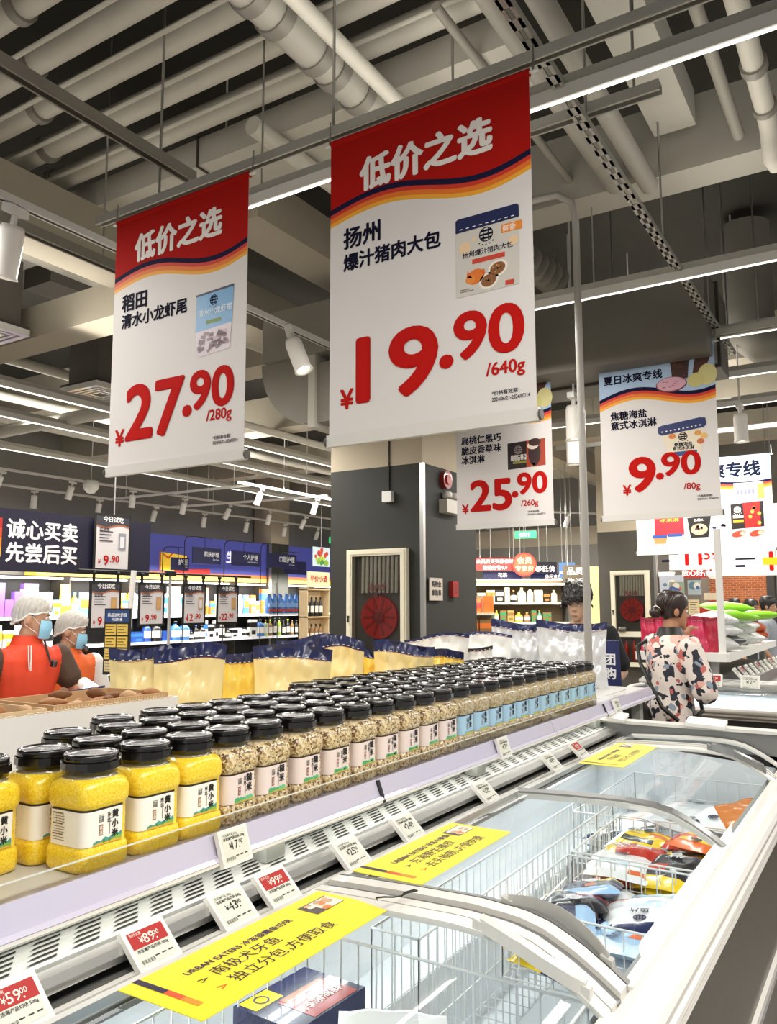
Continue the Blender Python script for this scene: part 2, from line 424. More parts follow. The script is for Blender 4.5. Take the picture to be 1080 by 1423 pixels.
rail('strut_rail', (-.93, .7, 3.5), (-.93, 6.45, 3.5), .042, .028, M_GALV, 'slotted galvanised channel running up to the ice cream banner', slots=True, hang=(.4, .62, .84, .97))
rail('strut_rail', (-2.71, .6, 3.62), (-2.71, 2.6, 3.62), .05, .05, M_DUCT, 'dark strut rail crossing the thick pipes above the left banner', hang=(.9,))
rail('strut_rail', (-3.62, 1.2, 3.5), (-3.62, 3.0, 3.5), .05, .05, M_DUCT, 'dark strut rail running behind the left banner top', hang=(.3, .9))
rail('strut_rail', (-3.3, 5.74, 3.45), (1.5, 5.74, 3.45), .045, .045, M_GALV, 'galvanised strut rail carrying the two pale blue banners', hang=(.1, .35, .55, .9))
rail('strut_rail', (-3.3, 9.08, 3.45), (2, 9.08, 3.45), .045, .045, M_GALV, 'galvanised strut rail carrying the rear pale blue banner', hang=(.3, .7))
rail('strut_rail', (-1.65, 3.05, 3.6), (-.65, 3.05, 3.6), .05, .04, M_GALV, 'short galvanised strut beside the slotted channel', hang=(.1, .9))
M_LED = mat('#fffaf0', emit=2.2)
def linear_light(p0, p1, label, group, w=.05, hang=(.15, .85)):
    p0, p1 = V(p0), V(p1); d = (p1-p0).normalized(); sd = d.cross(Z).normalized(); L = (p1-p0).length; c = (p0+p1)/2
    b = MB(); b.obox(c, d*L/2, sd*w/2, Z*.025, M_WHITEM); b.obox(c+Z*.045, d*L/2, sd*w*.3, Z*.02, M_GALV)
    o = tag(b.build('linear_lamp'), label, 'lamp', group)
    b = MB(); b.obox(c-Z*.027, d*(L/2-.02), sd*w*.16, Z*.004, M_LED); b.build('led_strip', o)
    for f in hang:
        p = p0+d*L*f; b = MB(); b.cyl(p+Z*.06, V((p.x, p.y, 4.98)), .005, M_STEEL, n=6); b.build('hanger_rod', o)
linear_light((-3.1, 2.7, 3.47), (1.8, 2.7, 3.47), 'long slim linear lamp running just behind the red banners', 'cross aisle linear lamps', w=.03)  # metal rail, no lamp: its bright lines are put in as a glowing strip
linear_light((-1.95, 4.62, 3.46), (1.6, 4.62, 3.46), 'long slim linear lamp under the cross beam', 'cross aisle linear lamps', w=.03)
for k, y in enumerate((5.95, 7.05, 8.1)):
    linear_light((-3.3, y, 3.5), (1.8, y, 3.5), 'linear lamp across the aisle behind the pale blue banner, %s from the front' % ORD[k], 'cross aisle linear lamps', w=.035)
for k, (x, y0, y1) in enumerate(((-6.2, 2.6, 14), (-7.2, 3, 15), (-8.7, 3.5, 15.5))):
    linear_light((x, y0, 3.45), (x, y1, 3.45), ['long linear lamp just left of the left banner', 'long linear lamp below the spiral pipe', 'long linear lamp closest to the blue wall', 'long linear lamp right behind the dark column'][k], 'left aisle linear lamps', w=.05, hang=(.1, .35, .6, .85))

# track rails with spotlights
TR = {}
def track(name, p0, p1, label, up=4.9, hang=(.12, .5, .88)):
    p0, p1 = V(p0), V(p1); d = (p1-p0).normalized(); sd = d.cross(Z).normalized(); L = (p1-p0).length
    b = MB(); b.obox((p0+p1)/2, d*L/2, sd*.02, Z*.018, M_WHITEM); b.obox((p0+p1)/2-Z*.019, d*L/2, sd*.006, Z*.002, M_DARK)
    o = tag(b.build('light_track'), label, 'track')
    for f in hang:
        p = p0+d*L*f; c = MB(); c.cyl(p+Z*.018, V((p.x, p.y, up)), .006, M_WHITEM, n=6); c.build('hanger_rod', o)
track('t', (-3.27, 1.3, 3.42), (-3.27, 5.5, 3.42), 'white light track with the big spotlights beside the left banner')
track('t', (-9.55, 3.4, 3.34), (-9.55, 16, 3.34), 'white light track over the tasting sign and blue wall')
track('t', (-10.55, 5.2, 3.3), (-10.55, 16.5, 3.3), 'white light track closest to the blue wall')
track('t', (-10.55, 8.55, 3.3), (-7.6, 8.6, 3.3), 'white cross bar between the light tracks, nearer of two')
track('t', (-10.55, 9.8, 3.3), (-7.4, 10.1, 3.3), 'white cross bar between the light tracks, farther of two')
track('t', (-7.6, 8.3, 3.3), (-7.6, 16.5, 3.3), 'white light track running behind the dark column to the right')
track('t', (-6.2, 13.0, 3.3), (-3.4, 16.2, 3.3), 'white slanting light track above the red and navy shop signs')
def make_spot(s):
    t = thing('track_spotlight', 'x', 'lamp')
    b = MB(); b.box(-.02*s, .02*s, -.05*s, .05*s, -.03*s, 0, M_WHITEM); b.build('track_adapter', t)
    b = MB(); b.cyl((0, 0, -.03*s), (0, 0, -.1*s), .012*s, M_WHITEM, n=8); b.build('lamp_arm', t)
    b = MB(); b.lathe([(.0, .09*s), (.04*s, .09*s), (.045*s, .07*s), (.045*s, -.09*s), (.05*s, -.1*s), (.038*s, -.1*s), (.034*s, -.085*s), (.0, -.085*s)], (0, 0, -.16*s), mat('#eeeae2', .45, coat=.2), 16)
    h = b.build('lamp_head', t)
    b = MB(); b.lathe([(0, 0), (.033*s, 0), (.03*s, .004*s), (0, .004*s)], (0, 0, -.26*s+.012*s), mat('#fff6e4', emit=9), 14); b.build('lens', h)
    return t
big = make_spot(1.25); big.location = (-3.27, 2.07, 3.4); big.rotation_euler = (.15, .25, .4)
tag(big, 'big white track spotlight at the left edge under the pipes', 'lamp', 'large track spotlights')
dup(big, (-3.27, 4.02, 3.4), (-.25, -.35, .6), 'lit white track spotlight between the two red banners')
sm = make_spot(1.0)
spots = []
for k in range(9): spots.append(((-9.55, 5.0+k*1.05, 3.32), 'on the track over the tasting sign'))
for k in range(8): spots.append(((-10.55, 7.2+k*1.15, 3.28), 'on the track closest to the blue wall'))
for k in range(6): spots.append(((-7.6, 8.8+k*1.3, 3.28), 'on the track behind the dark column'))
for k in range(6): spots.append(((-6.0+k*.5, 13.2+k*.57, 3.28), 'on the slanting track above the red shop sign'))
cnt = {}
for i, (p, w) in enumerate(spots):
    n = cnt[w] = cnt.get(w, 0)+1
    lab = 'small spotlight, %s from the near end %s' % (ORD[n-1], w)
    ro = (rnd.uniform(-.2, .2), rnd.uniform(.15, .5), rnd.uniform(-.5, .5))
    if i == 0: sm.location = p; sm.rotation_euler = ro; tag(sm, lab, 'lamp', 'small track spotlights')
    else: dup(sm, p, ro, lab)
for k, (x, y, z, s, lab) in enumerate(((-1.98, 5.85, 3.2, 1.2, 'lit white spotlight hanging between the pale blue banners'), (-2.35, 6.9, 3.2, 1.2, 'white spotlight below the lit one between the pale blue banners'),
                                        (-1.02, 7.3, 3.3, 1.1, 'white spotlight right of the ice cream tub banner'), (-2.0, 7.6, 3.25, 1.1, 'tilted white spotlight left of the ice cream tub banner'))):
    t = dup(sm, (x, y, z), (0, 0, 0), lab); t.scale = (s*1.15,)*3
    b = MB(); b.cyl((0, 0, 0), (0, 0, (4.99-z)/(s*1.15)), .006, M_WHITEM, n=8); b.build('hanger_rod', t)
# round smoke detector and exit lights far along the ceiling
for k, (x, y, z) in enumerate(((-9.3, 7.2, 3.25), (-6.4, 10.0, 3.1))):
    b = MB(); b.lathe([(.02, .18), (.09, .17), (.11, .12), (.1, .06), (.05, .0), (0, 0)], (x, y, z-.1), M_WHITE, 16); b.cyl((x, y, z+.07), (x, y, 4.99), .006, M_WHITEM, n=6)
    tag(b.build('camera_dome'), ['white security camera dome under the left banner', 'white security camera dome beside the dark column'][k], 'camera')
def exit_sign(x, y, z, rz, lab):
    t = thing('exit_sign', lab, 'sign', (x, y, z), rz)
    b = MB(); b.box(-.2, .2, -.02, .02, -.07, .07, mat('#2fb56a', emit=1.1)); b.build('sign_box', t)
    b = MB(); b.text('EXIT', (0, -.022, -.03), X, Z, .09, mat('#f2fff6', emit=1.5), .03, 'c'); b.build('lettering', t)
    b = MB(); b.cyl((0, 0, .07), (0, 0, 4.99-z), .005, M_STEEL, n=6); b.build('hanger_rod', t)
exit_sign(-5.85, 14.3, 2.93, .35, 'green lit exit sign above the red shop sign')
exit_sign(-10.4, 14.6, 3.05, .8, 'green lit exit sign by the dark column over the blue wall')
# tall bent power pole standing on the shelf
pipe('power_pole', [(-1.43, 4.35, 1.1), (-1.43, 4.35, 3.8), (-1.45, 4.35, 3.92), (-1.53, 4.35, 3.99), (-1.65, 4.35, 4.0), (-1.95, 4.35, 4.0)], .021, mat('#a7a39c', .45, coat=.2),
     'tall grey pole bent at the top rising from the end of the shelf', n=12)
# ---------------------------------------------------------------- hanging price banners
C_RED, C_NAVY, C_ORED, C_ORG, C_YEL = mat('#b0140c', .8, spec=.15), mat('#171338', .8, spec=.2), mat('#d0301a', .6), mat('#e8761d', .6), mat('#f0a92c', .6)
C_WHT = mat('#dfdad7', .6, noise=.02, scale=6); C_SKY = mat('#a9c2df', .6); C_LET = mat('#f6efe9', .6); C_PRICE = mat('#bd140e', .8, spec=.15); C_INK = mat('#100e28', .8, spec=.15)
def wave_red(t): return .231-.030*math.sin(2*math.pi*t)
def wave_sky(t): return .268-.045*math.sin(2*math.pi*(t*.85+.02))-.045*t
def banner(x0, x1, y, z0, z1, head, wave, thick, label, group, yaw=0):
    w, h = x1-x0, z1-z0
    t = thing('price_banner', label, 'banner', ((x0+x1)/2, y, z0), yaw, group)
    # layout fractions were read off foreshortened prints: undo the foreshortening
    zl, zr = y*.849-x0*.528, y*.849-x1*.528
    fix = lambda f: f*zl/(zr+(zl-zr)*f)
    P = lambda u, v: V(((fix(u)-.5)*w, 0, (1-v)*h))
    b = MB(); N = 28
    bands = [(0, head), (None, C_NAVY), (None, C_ORED), (None, C_ORG), (None, C_YEL), (1, C_WHT)]
    fr = [0, .30, .52, .78, 1.0]
    for i in range(N):
        u0, u1 = i/N, (i+1)/N
        for k in range(6):
            def lim(u, e):
                if e == 0: return 0
                if e == 6: return 1
                return wave(u)+thick*fr[e-1]
            b.add([P(u0, lim(u0, k+1)), P(u1, lim(u1, k+1)), P(u1, lim(u1, k)), P(u0, lim(u0, k))], [(0, 1, 2, 3)], bands[k][1])
    # cloth back
    b.add([P(0, 0)+Y*.002, P(1, 0)+Y*.002, P(1, 1)+Y*.002, P(0, 1)+Y*.002], [(0, 1, 2, 3)], C_WHT)
    b.build('banner_cloth', t)
    b = MB(); b.obox((0, .004, .0), (w/2+.008, 0, 0), (0, .011, 0), (0, 0, .022), mat('#d9d6d0', .45)); 
    b.cyl((-w/2-.008, .004, -.002), (-w/2-.016, .004, -.002), .018, mat('#5a5650', .5), n=12); b.cyl((w/2+.008, .004, -.002), (w/2+.016, .004, -.002), .018, mat('#5a5650', .5), n=12)
    b.build('bottom_rail', t)
    b = MB(); b.cyl((-w/2, .006, h), (w/2, .006, h), .014, head, n=12); b.cyl((-w/2-.03, .006, h), (w/2+.03, .006, h), .006, M_WHITE, n=8); b.build('top_roller', t)
    b = MB()
    for s in (-1, 1): b.cyl((s*(w/2+.012), .006, h), (s*(w/2+.012), .012, h+.1), .004, M_STEEL, n=6)
    b.build('hanging_hook', t)
    return t, P, w, h
def lettering(t, P, h, rows):
    """rows: (part, text, u, v of the baseline, size, material, bold, align, width or end fraction)"""
    parts = {}
    for (part, s, u, v, size, m, bold, al, wd) in rows:
        b = parts.setdefault(part, MB()); o = P(u, v)
        if isinstance(wd, tuple): wd = P(wd[0], v).x-o.x
        b.text(s, (o.x, -.0012, o.z), X, Z, size, m, bold, al, wd, heavy=bold > .02, res=5 if size > .1 else 3)
    for part, b in parts.items(): b.build(part, t)
def price(P, big, small, unit, u0, u1, ud, s0, s1, v_base, v_small, hb, hs, yen, vy, uu, vu, notes):
    r = [('price_figures', big, u0, v_base, hb/.70, C_PRICE, .034, 'l', (u1,)), ('price_point', '.', ud, v_small+.012, hs/.62, C_PRICE, .05, 'l', None), ('price_cents', small, s0, v_small, hs/.70, C_PRICE, .034, 'l', (s1,)),
         ('price_currency', '¥', yen, vy, .10, C_PRICE, .03, 'l', None), ('price_unit', unit, uu, vu, .062, C_PRICE, .024, 'l', None)]
    if notes:
        r += [('validity_note', '*价格有效期：', notes[0], notes[1], .017, C_INK, .012, 'l', None), ('validity_note', '2024/06/21-2024/07/14', notes[0], notes[1]+.018, .019, C_INK, .012, 'l', (notes[0]+.185,))]
    return r
def emblem(b, o, r, ink, seal=True):
    """round woven seal over an arc of small dots, as on the packs"""
    o = V(o); N = 20
    for k in range(N):
        a0, a1 = 2*math.pi*k/N, 2*math.pi*(k+1)/N
        q = lambda a, rr: o+V((math.cos(a)*rr, 0, math.sin(a)*rr))
        b.add([q(a0, r*.86), q(a1, r*.86), q(a1, r), q(a0, r)], [(0, 3, 2, 1)], ink)
    for k in (-.5, 0, .5):
        hw = math.sqrt(max(.01, .74-k*k))*r
        b.quad(o+V((-hw, -.0002, k*r-.12*r)), X*2*hw, Z*.26*r, ink)
    for k in (-.35, .35):
        b.quad(o+V((k*r-.07*r, -.0003, -.8*r)), X*.14*r, Z*1.6*r, ink)
    for k in range(5):
        a = math.radians(-130+20*k); b.quad(o+V((math.cos(a)*1.5*r-.09*r, -.0002, math.sin(a)*1.5*r)), X*.18*r, Z*.18*r, ink)

BW = .405
# --- left red banner: crayfish tails
tL, P, w, h = banner(-2.925, -2.12, 2.345, 2.19, 3.345, C_RED, wave_red, .062, 'red headed price banner reading 27.90, hanging left of the 19.90 banner', 'red headed price banners', yaw=-.01)
lettering(tL, P, h, [('headline', '低价之选', .46, .178, 0, C_LET, .045, 'c', .525), ('product_name', '稻田', .065, .372, .085, C_INK, .034, 'l', None), ('product_name', '清水小龙虾尾', .065, .440, .0, C_INK, .034, 'l', .41)]
          + price(P, '27', '90', '/280g', .13, .54, .555, .60, .91, .885, .815, .235, .158, .05, .905, .72, .865, (.77, .935)))
b = MB(); q = lambda u, v: V((P(u, v).x, -.0015, P(u, v).z))
top = lambda u: .385+.008*math.sin(u*40)
pts = [q(.625, .395), q(.905, .392), q(.9, .49), q(.895, .535), q(.63, .535)]
b.poly([q(.622, .535), q(.893, .525), q(.905, .392), q(.80, .401), q(.72, .392), q(.625, .398)], mat('#5f9bc9', .4))
b.poly([q(.63, .62), q(.66, .628), q(.88, .618), q(.893, .525), q(.622, .535)], mat('#cdbfc6', .4))
b.quad(q(.622, .402)+V((0, -.0003, 0)), q(.905, .396)-q(.622, .402), Z*.009, mat('#16254a', .5))
for k in range(26):
    u, v = rnd.uniform(.65, .86), rnd.uniform(.548, .605); a = rnd.uniform(-.6, .6)
    b.obox(q(u, v)+V((0, -.0006, 0)), V((math.cos(a), 0, math.sin(a)))*rnd.uniform(.01, .028), V((0, .0002, 0)), V((-math.sin(a), 0, math.cos(a)))*rnd.uniform(.004, .01), mat(rnd.choice(['#5d3f47', '#7a5a60', '#8c6b70', '#b59aa2']), .4))
emblem(b, q(.755, .428)+V((0, -.0005, 0)), .022, C_INK)
b.text('清水小龙虾尾', q(.64, .478)+V((0, -.0004, 0)), X, Z, .0, mat('#dce9f4', .5), .02, 'l', .19); b.quad(q(.70, .512)+V((0, -.0004, 0)), X*.085, Z*.016, mat('#6a8a3d', .5))
b.build('product_picture', tL)
# --- middle red banner: pork buns
tM, P, w, h = banner(-1.745, -.93, 2.39, 2.205, 3.375, C_RED, wave_red, .062, 'big red headed price banner reading 19.90 with a bag of pork buns', 'red headed price banners')
lettering(tM, P, h, [('headline', '低价之选', .46, .188, 0, C_LET, .045, 'c', .535), ('product_name', '扬州', .068, .372, .086, C_INK, .034, 'l', None), ('product_name', '爆汁猪肉大包', .068, .447, .0, C_INK, .034, 'l', .41)]
          + price(P, '19', '90', '/640g', .14, .515, .548, .612, .94, .885, .808, .235, .158, .055, .902, .76, .872, (.785, .93)))
b = MB(); q = lambda u, v: V((P(u, v).x, -.0015, P(u, v).z))
b.poly([q(.62, .625), q(.93, .622), q(.935, .392), q(.925, .385), q(.63, .385), q(.62, .39)], mat('#cfcac1', .45))
b.poly([p+V((0, -.0005, 0)) for p in (q(.62, .428), q(.935, .426), q(.935, .392), q(.925, .385), q(.63, .385), q(.62, .39))], mat('#1b2350', .45))
for k in range(9): b.quad(q(.64+k*.032, .420)+V((0, -.0009, 0)), X*.011, Z*.003, C_LET)
b.quad(q(.845, .462)+V((0, -.0004, 0)), X*.075, Z*.03, mat('#e98a33', .5)); b.text('鲜香', q(.853, .457)+V((0, -.0006, 0)), X, Z, .024, C_LET, .01)
emblem(b, q(.77, .452)+V((0, -.0005, 0)), .026, C_INK)
b.text('扬州爆汁猪肉大包', q(.775, .508)+V((0, -.0004, 0)), X, Z, 0, C_INK, .02, 'c', .185); b.quad(q(.70, .533)+V((0, -.0004, 0)), X*.12, Z*.017, mat('#c8432f', .5))
def disc(b, c, rx, rz, m, n=18, rot=0):
    c = V(c); b.poly([c+V((rx*math.cos(t)*math.cos(rot)-rz*math.sin(t)*math.sin(rot), 0, rx*math.cos(t)*math.sin(rot)+rz*math.sin(t)*math.cos(rot))) for t in [2*math.pi*k/n for k in range(n)]], m)
L1 = V((0, -.0006, 0)); L2 = V((0, -.001, 0)); L3 = V((0, -.0014, 0))
for u, v, rx, rz, m in ((.665, .478, .022, .022, '#e8c9a0'), (.71, .458, .008, .008, '#e8c9a0'), (.905, .49, .018, .016, '#e8c9a0')): disc(b, q(u, v)+L1, rx, rz, mat(m, .5))
disc(b, q(.715, .572)+L1, .034, .026, mat('#e0762c', .5), rot=.3); disc(b, q(.69, .578)+L2, .018, .014, mat('#e68a3c', .5))
b.poly([q(.672, .57)+L2, q(.70, .575)+L2, q(.677, .55)+L2], mat('#d96a22', .5)); b.poly([q(.735, .562)+L2, q(.765, .57)+L2, q(.758, .553)+L2], mat('#d96a22', .5))
for u, v in ((.825, .562), (.78, .592)):
    disc(b, q(u, v)+L1, .037, .028, mat('#efe6d8', .5), rot=.25); disc(b, q(u, v)+L2, .028, .021, mat('#8a5a34', .5), rot=.25)
    for k in range(12): a = rnd.uniform(0, 6.3); r = rnd.uniform(0, .02); disc(b, q(u, v)+L3+V((math.cos(a)*r, 0, math.sin(a)*r*.75)), .004, .003, mat(rnd.choice(['#6b3f22', '#a8763f', '#c79a5c']), .5), 6)
b.quad(q(.862, .618)+L2, X*.03, Z*.016, mat('#c8432f', .5)); b.quad(q(.64, .612)+L1, X*.05, Z*.004, mat('#8d8578', .5)); b.quad(q(.64, .606)+L1, X*.035, Z*.004, mat('#8d8578', .5))
b.build('product_picture', tM)
# --- pale blue summer ice cream banners
def summer(x0, x1, y, z0, z1, label, rows, yaw=0):
    t, P, w, h = banner(x0, x1, y, z0, z1, C_SKY, wave_sky, .075, label, 'pale blue ice cream price banners', yaw)
    q = lambda u, v: V((P(u, v).x, -.0012, P(u, v).z))
    b = MB()
    b.poly([q(.615, .075)+L1, q(.63, .185)+L1, q(.69, .2)+L1, q(.765, .195)+L1, q(.78, .09)+L1, q(.74, .045)+L1, q(.66, .05)+L1][::-1][::-1], mat('#3d1d16', .5))
    b.poly([q(.80, .2)+L2, q(.89, .19)+L2, q(.965, .09)+L2, q(.96, .04)+L2, q(.915, .035)+L2, q(.90, .08)+L2, q(.83, .09)+L2][::-1][::-1], mat('#4a251b', .5))
    b.poly([q(.815, .09)+L3, q(.9, .075)+L3, q(.895, .04)+L3, q(.84, .05)+L3], mat('#e6dccb', .5))
    for k in range(14): disc(b, q(rnd.uniform(.64, .76), rnd.uniform(.07, .18))+L2, .006, .004, mat('#6b3a2a', .5), 6)
    disc(b, q(.935, .19)+L3, .062, .075, mat('#d5cc8d', .5)); disc(b, q(.835, .215)+L3*1.2, .058, .05, mat('#cfc67f', .5))
    disc(b, q(.62, .222)+L2, .105, .055, mat('#7a2f35', .5)); disc(b, q(.62, .219)+L3, .098, .048, mat('#d9a6b6', .5))
    for k in range(10): disc(b, q(rnd.uniform(.54, .70), rnd.uniform(.2, .24))+L3*1.2, .008, .004, mat('#b5687f', .5), 6)
    b.build('ice_cream_picture', t)
    lettering(t, P, h, [('headline', '夏日冰爽专线', .04, .168, 0, C_INK, .034, 'l', .52*w)]+rows(P))
    return t, P, q
tS, P, q = summer(-1.735, -.94, 5.70, 2.215, 3.385, 'pale blue headed price banner reading 9.90 with an ice cream tub',
    lambda P: [('product_name', '焦糖海盐', .09, .395, 0, C_INK, .034, 'l', .255), ('product_name', '意式冰淇淋', .09, .455, 0, C_INK, .034, 'l', .32)]
    + price(P, '9', '90', '/80g', .24, .445, .472, .515, .835, .845, .765, .235, .158, .175, .865, .69, .855, (.80, .905)))
b = MB()
b.poly([q(.545, .575)+L1, q(.57, .655)+L1, q(.62, .665)+L1, q(.80, .66)+L1, q(.85, .65)+L1, q(.885, .51)+L1, q(.52, .515)+L1][::-1][::-1], mat('#e8dcc4', .5))
b.poly([q(.49, .51)+L2, q(.52, .525)+L2, q(.88, .5)+L2, q(.905, .485)+L2, q(.90, .445)+L2, q(.85, .44)+L2, q(.52, .465)+L2, q(.49, .475)+L2], mat('#1f2d66', .5))
for k in range(10): b.quad(q(.52+k*.036, .507-.002*k)+L3, X*.01, Z*.008, C_LET)
emblem(b, q(.70, .543)+L2, .03, C_INK)
b.text('焦糖海盐', q(.70, .598)+L2, X, Z, 0, C_INK, .03, 'c', .12); b.text('意式冰淇淋', q(.70, .62)+L2, X, Z, 0, C_INK, .03, 'c', .14); b.quad(q(.62, .655)+L2, X*.15, Z*.03, mat('#2b4a8c', .5))
for u, v, m in ((.83, .53, '#d99a4e'), (.61, .535, '#d8823c'), (.85, .58, '#c96a3a'), (.88, .55, '#e7b86b')): disc(b, q(u, v)+L2, .025, .02, mat(m, .5), 8)
b.build('product_picture', tS)
tH, P, q = summer(-2.905, -2.105, 5.70, 2.215, 3.385, 'pale blue headed price banner reading 25.90, half hidden behind the 19.90 banner',
    lambda P: [('product_name', '扁桃仁黑巧', .055, .50-.065, 0, C_INK, .034, 'l', .34), ('product_name', '脆皮香草味', .055, .505, 0, C_INK, .034, 'l', .34), ('product_name', '冰淇淋', .055, .57, 0, C_INK, .034, 'l', .2)]
    + price(P, '25', '90', '/260g', .15, .56, .585, .635, .935, .895, .805, .235, .158, .055, .91, .665, .885, (.73, .93)))
b = MB()
b.poly([q(.535, .64), q(.93, .63), q(.93, .455), q(.535, .465)], mat('#221417', .5)); b.poly([q(.73, .635)+L1, q(.93, .63)+L1, q(.93, .455)+L1, q(.735, .46)+L1], mat('#a83c1c', .5))
disc(b, q(.815, .545)+L2, .05, .10, mat('#33191a', .5)); disc(b, q(.80, .495)+L3, .045, .03, mat('#e2d3c5', .5)); disc(b, q(.82, .475)+L3*1.2, .05, .03, mat('#3a1d16', .5))
b.quad(q(.79, .635)+L2, X*.022, Z*.03, mat('#c79a5c', .5)); emblem(b, q(.645, .515)+L2, .033, mat('#8e7d7d', .5))
b.text('扁桃仁黑巧', q(.65, .565)+L2, X, Z, 0, C_LET, .02, 'c', .13); b.text('脆皮香草味', q(.65, .583)+L2, X, Z, 0, C_LET, .02, 'c', .13); b.quad(q(.59, .605)+L2, X*.11, Z*.02, mat('#8d8a3a', .5))
b.build('product_picture', tH)
# --- rear wide banner with three products
tR, P, w, h = banner(-2.36, -.99, 8.95, 2.165, 3.13, C_SKY, wave_sky, .085, 'wide brightly lit pale blue banner with three product photos near the right edge', 'pale blue ice cream price banners')
q = lambda u, v: V((P(u, v).x, -.0012, P(u, v).z))
lettering(tR, P, h, [('headline', '夏日冰爽专线', .92, .20, 0, C_INK, .036, 'r', 1.0)])
b = MB()
b.poly([q(.13, .82), q(.345, .81), q(.345, .59), q(.13, .60)], mat('#b52430', .5)); b.text('冰淇淋', q(.24, .66)+L1, X, Z, 0, C_YEL, .02, 'c', .2)
for u, v, c1, c2 in ((.17, .84, '#d8854a', '#2f4a8f'), (.28, .83, '#cfe0ee', '#2f4a8f')):
    b.poly([q(u-.05, v)+L2, q(u-.04, v+.06)+L2, q(u+.04, v+.06)+L2, q(u+.05, v)+L2][::1], mat(c1, .5)); b.quad(q(u-.055, v)+L3, X*.11*w, Z*.035, mat(c2, .5))
b.poly([q(.37, .63), q(.39, .85), q(.52, .85), q(.545, .615)], mat('#15120f', .5)); disc(b, q(.455, .76)+L1, .085, .06, mat('#c8a98a', .5))
for k in range(12): disc(b, q(rnd.uniform(.42, .5), rnd.uniform(.72, .8))+L2, .014, .012, mat(rnd.choice(['#e9dccb', '#5b3926', '#3a2417']), .5), 7)
b.text('DARK', q(.455, .67)+L1, X, Z, .035, C_LET, .01, 'c'); emblem(b, q(.455, .655)+L1, .014, C_LET)
for k in range(10): disc(b, q(rnd.uniform(.56, .66), rnd.uniform(.6, .78))+L1, .02, .016, mat(rnd.choice(['#d8cbb2', '#f0e8d6', '#c53f33', '#34306a']), .5), 8)
b.poly([q(.69, .78), q(.93, .76), q(.93, .49), q(.69, .51)], mat('#1c1413', .5)); b.poly([q(.79, .773)+L1, q(.905, .762)+L1, q(.905, .49)+L1, q(.78, .5)+L1], mat('#b11f1c', .5))
emblem(b, q(.74, .57)+L1, .035, C_LET); b.quad(q(.705, .71)+L1, X*.1, Z*.03, C_YEL); b.quad(q(.705, .66)+L1, X*.1, Z*.03, C_LET)
for k in range(6): disc(b, q(rnd.uniform(.83, .9), rnd.uniform(.55, .74))+L2, .02, .02, mat('#e8b04a', .5), 6)
for u in (.74, .87): disc(b, q(u, .83)+L1, .07, .032, mat('#b5432c', .5), rot=.2); disc(b, q(u+.03, .825)+L2, .025, .02, mat('#ecc9a4', .5))
b.quad(q(.72, .46)+L1, X*.28, Z*.17, mat('#e9c8b2', .5)); b.quad(q(.895, .46)+L2, X*.06, Z*.15, mat('#e0a24e', .5))
for k in range(5): b.quad(q(.74+k*.028, .41)+L2, X*.025, Z*.05, mat('#7c7fa8', .5))
b.build('product_picture', tR)
# partly seen price banners behind it
for k, (x0, x1, y, z0, big, lab) in enumerate(((-2.72, -2.05, 12.0, 2.12, '11', 'white price banner strip left of the far post, showing only the foot of its digits'), (-2.02, -.75, 12.0, 2.02, '1', 'white price banner with a red 1 behind the rear post'))):
    t = thing('price_banner', lab, 'banner', ((x0+x1)/2, y, z0), 0, 'white far price banners')
    w = x1-x0; b = MB(); b.box(-w/2, w/2, -.003, .003, 0, .95, C_WHT); b.build('banner_cloth', t)
    b = MB(); b.text(big, (0, -.005, .05), X, Z, .36, C_PRICE, .025, 'c'); b.text('.59', (.1, -.005, .12), X, Z, .2, C_PRICE, .02); b.quad((-.45, -.005, .2), X*.25, Z*.02, C_INK); b.quad((-.45, -.005, .1), X*.12, Z*.03, C_INK); b.build('lettering', t)
    b = MB(); b.obox((0, 0, 0), (w/2, 0, 0), (0, .012, 0), (0, 0, .02), M_WHITE); b.build('bottom_rail', t)
    b = MB(); b.cyl((0, 0, .95), (0, 0, 4.98-z0), .006, M_STEEL, n=6); b.build('hanging_hook', t)
# ---------------------------------------------------------------- island chest freezer with curved glass lids
M_RAIL = mat('#e6e3dc', .3, coat=.3, noise=.03, scale=4)
M_LINER = mat('#e9edef', .35, coat=.2)
M_BRUSH = mat('#6c675e', .42, metal=.55, noise=.22, scale=22, stretch=(1, 1, 14))
M_ALU = mat('#c4c4c0', .28, metal=.85, noise=.06, scale=16)
M_ALUD = mat('#8c8d8c', .35, metal=.6)
M_FRAME = mat('#dedcd5', .35, coat=.25)
M_GASK = mat('#4a4b4a', .5)
M_GLASS = glass_mat('lid_glass', (.96, .99, .99), .45, .015)
M_WIRE = mat('#e3e6e6', .35, coat=.3)
PROF = [(-1.175, .944), (-1.1, .948), (-.96, .954), (-.80, .958), (-.70, .952), (-.64, .938), (-.58, .91), (-.53, .88), (-.49, .852)]
def prof(n=24):
    """evenly resampled lid profile"""
    L = [0]
    for a, c in zip(PROF, PROF[1:]): L.append(L[-1]+math.hypot(c[0]-a[0], c[1]-a[1]))
    out = []
    for k in range(n+1):
        s = L[-1]*k/n; i = max(j for j in range(len(PROF)-1) if L[j] <= s+1e-9); f = (s-L[i])/(L[i+1]-L[i])
        out.append((PROF[i][0]+(PROF[i+1][0]-PROF[i][0])*f, PROF[i][1]+(PROF[i+1][1]-PROF[i][1])*f))
    return out
PR = prof(28)
FY0, FY1 = -.55, 4.28
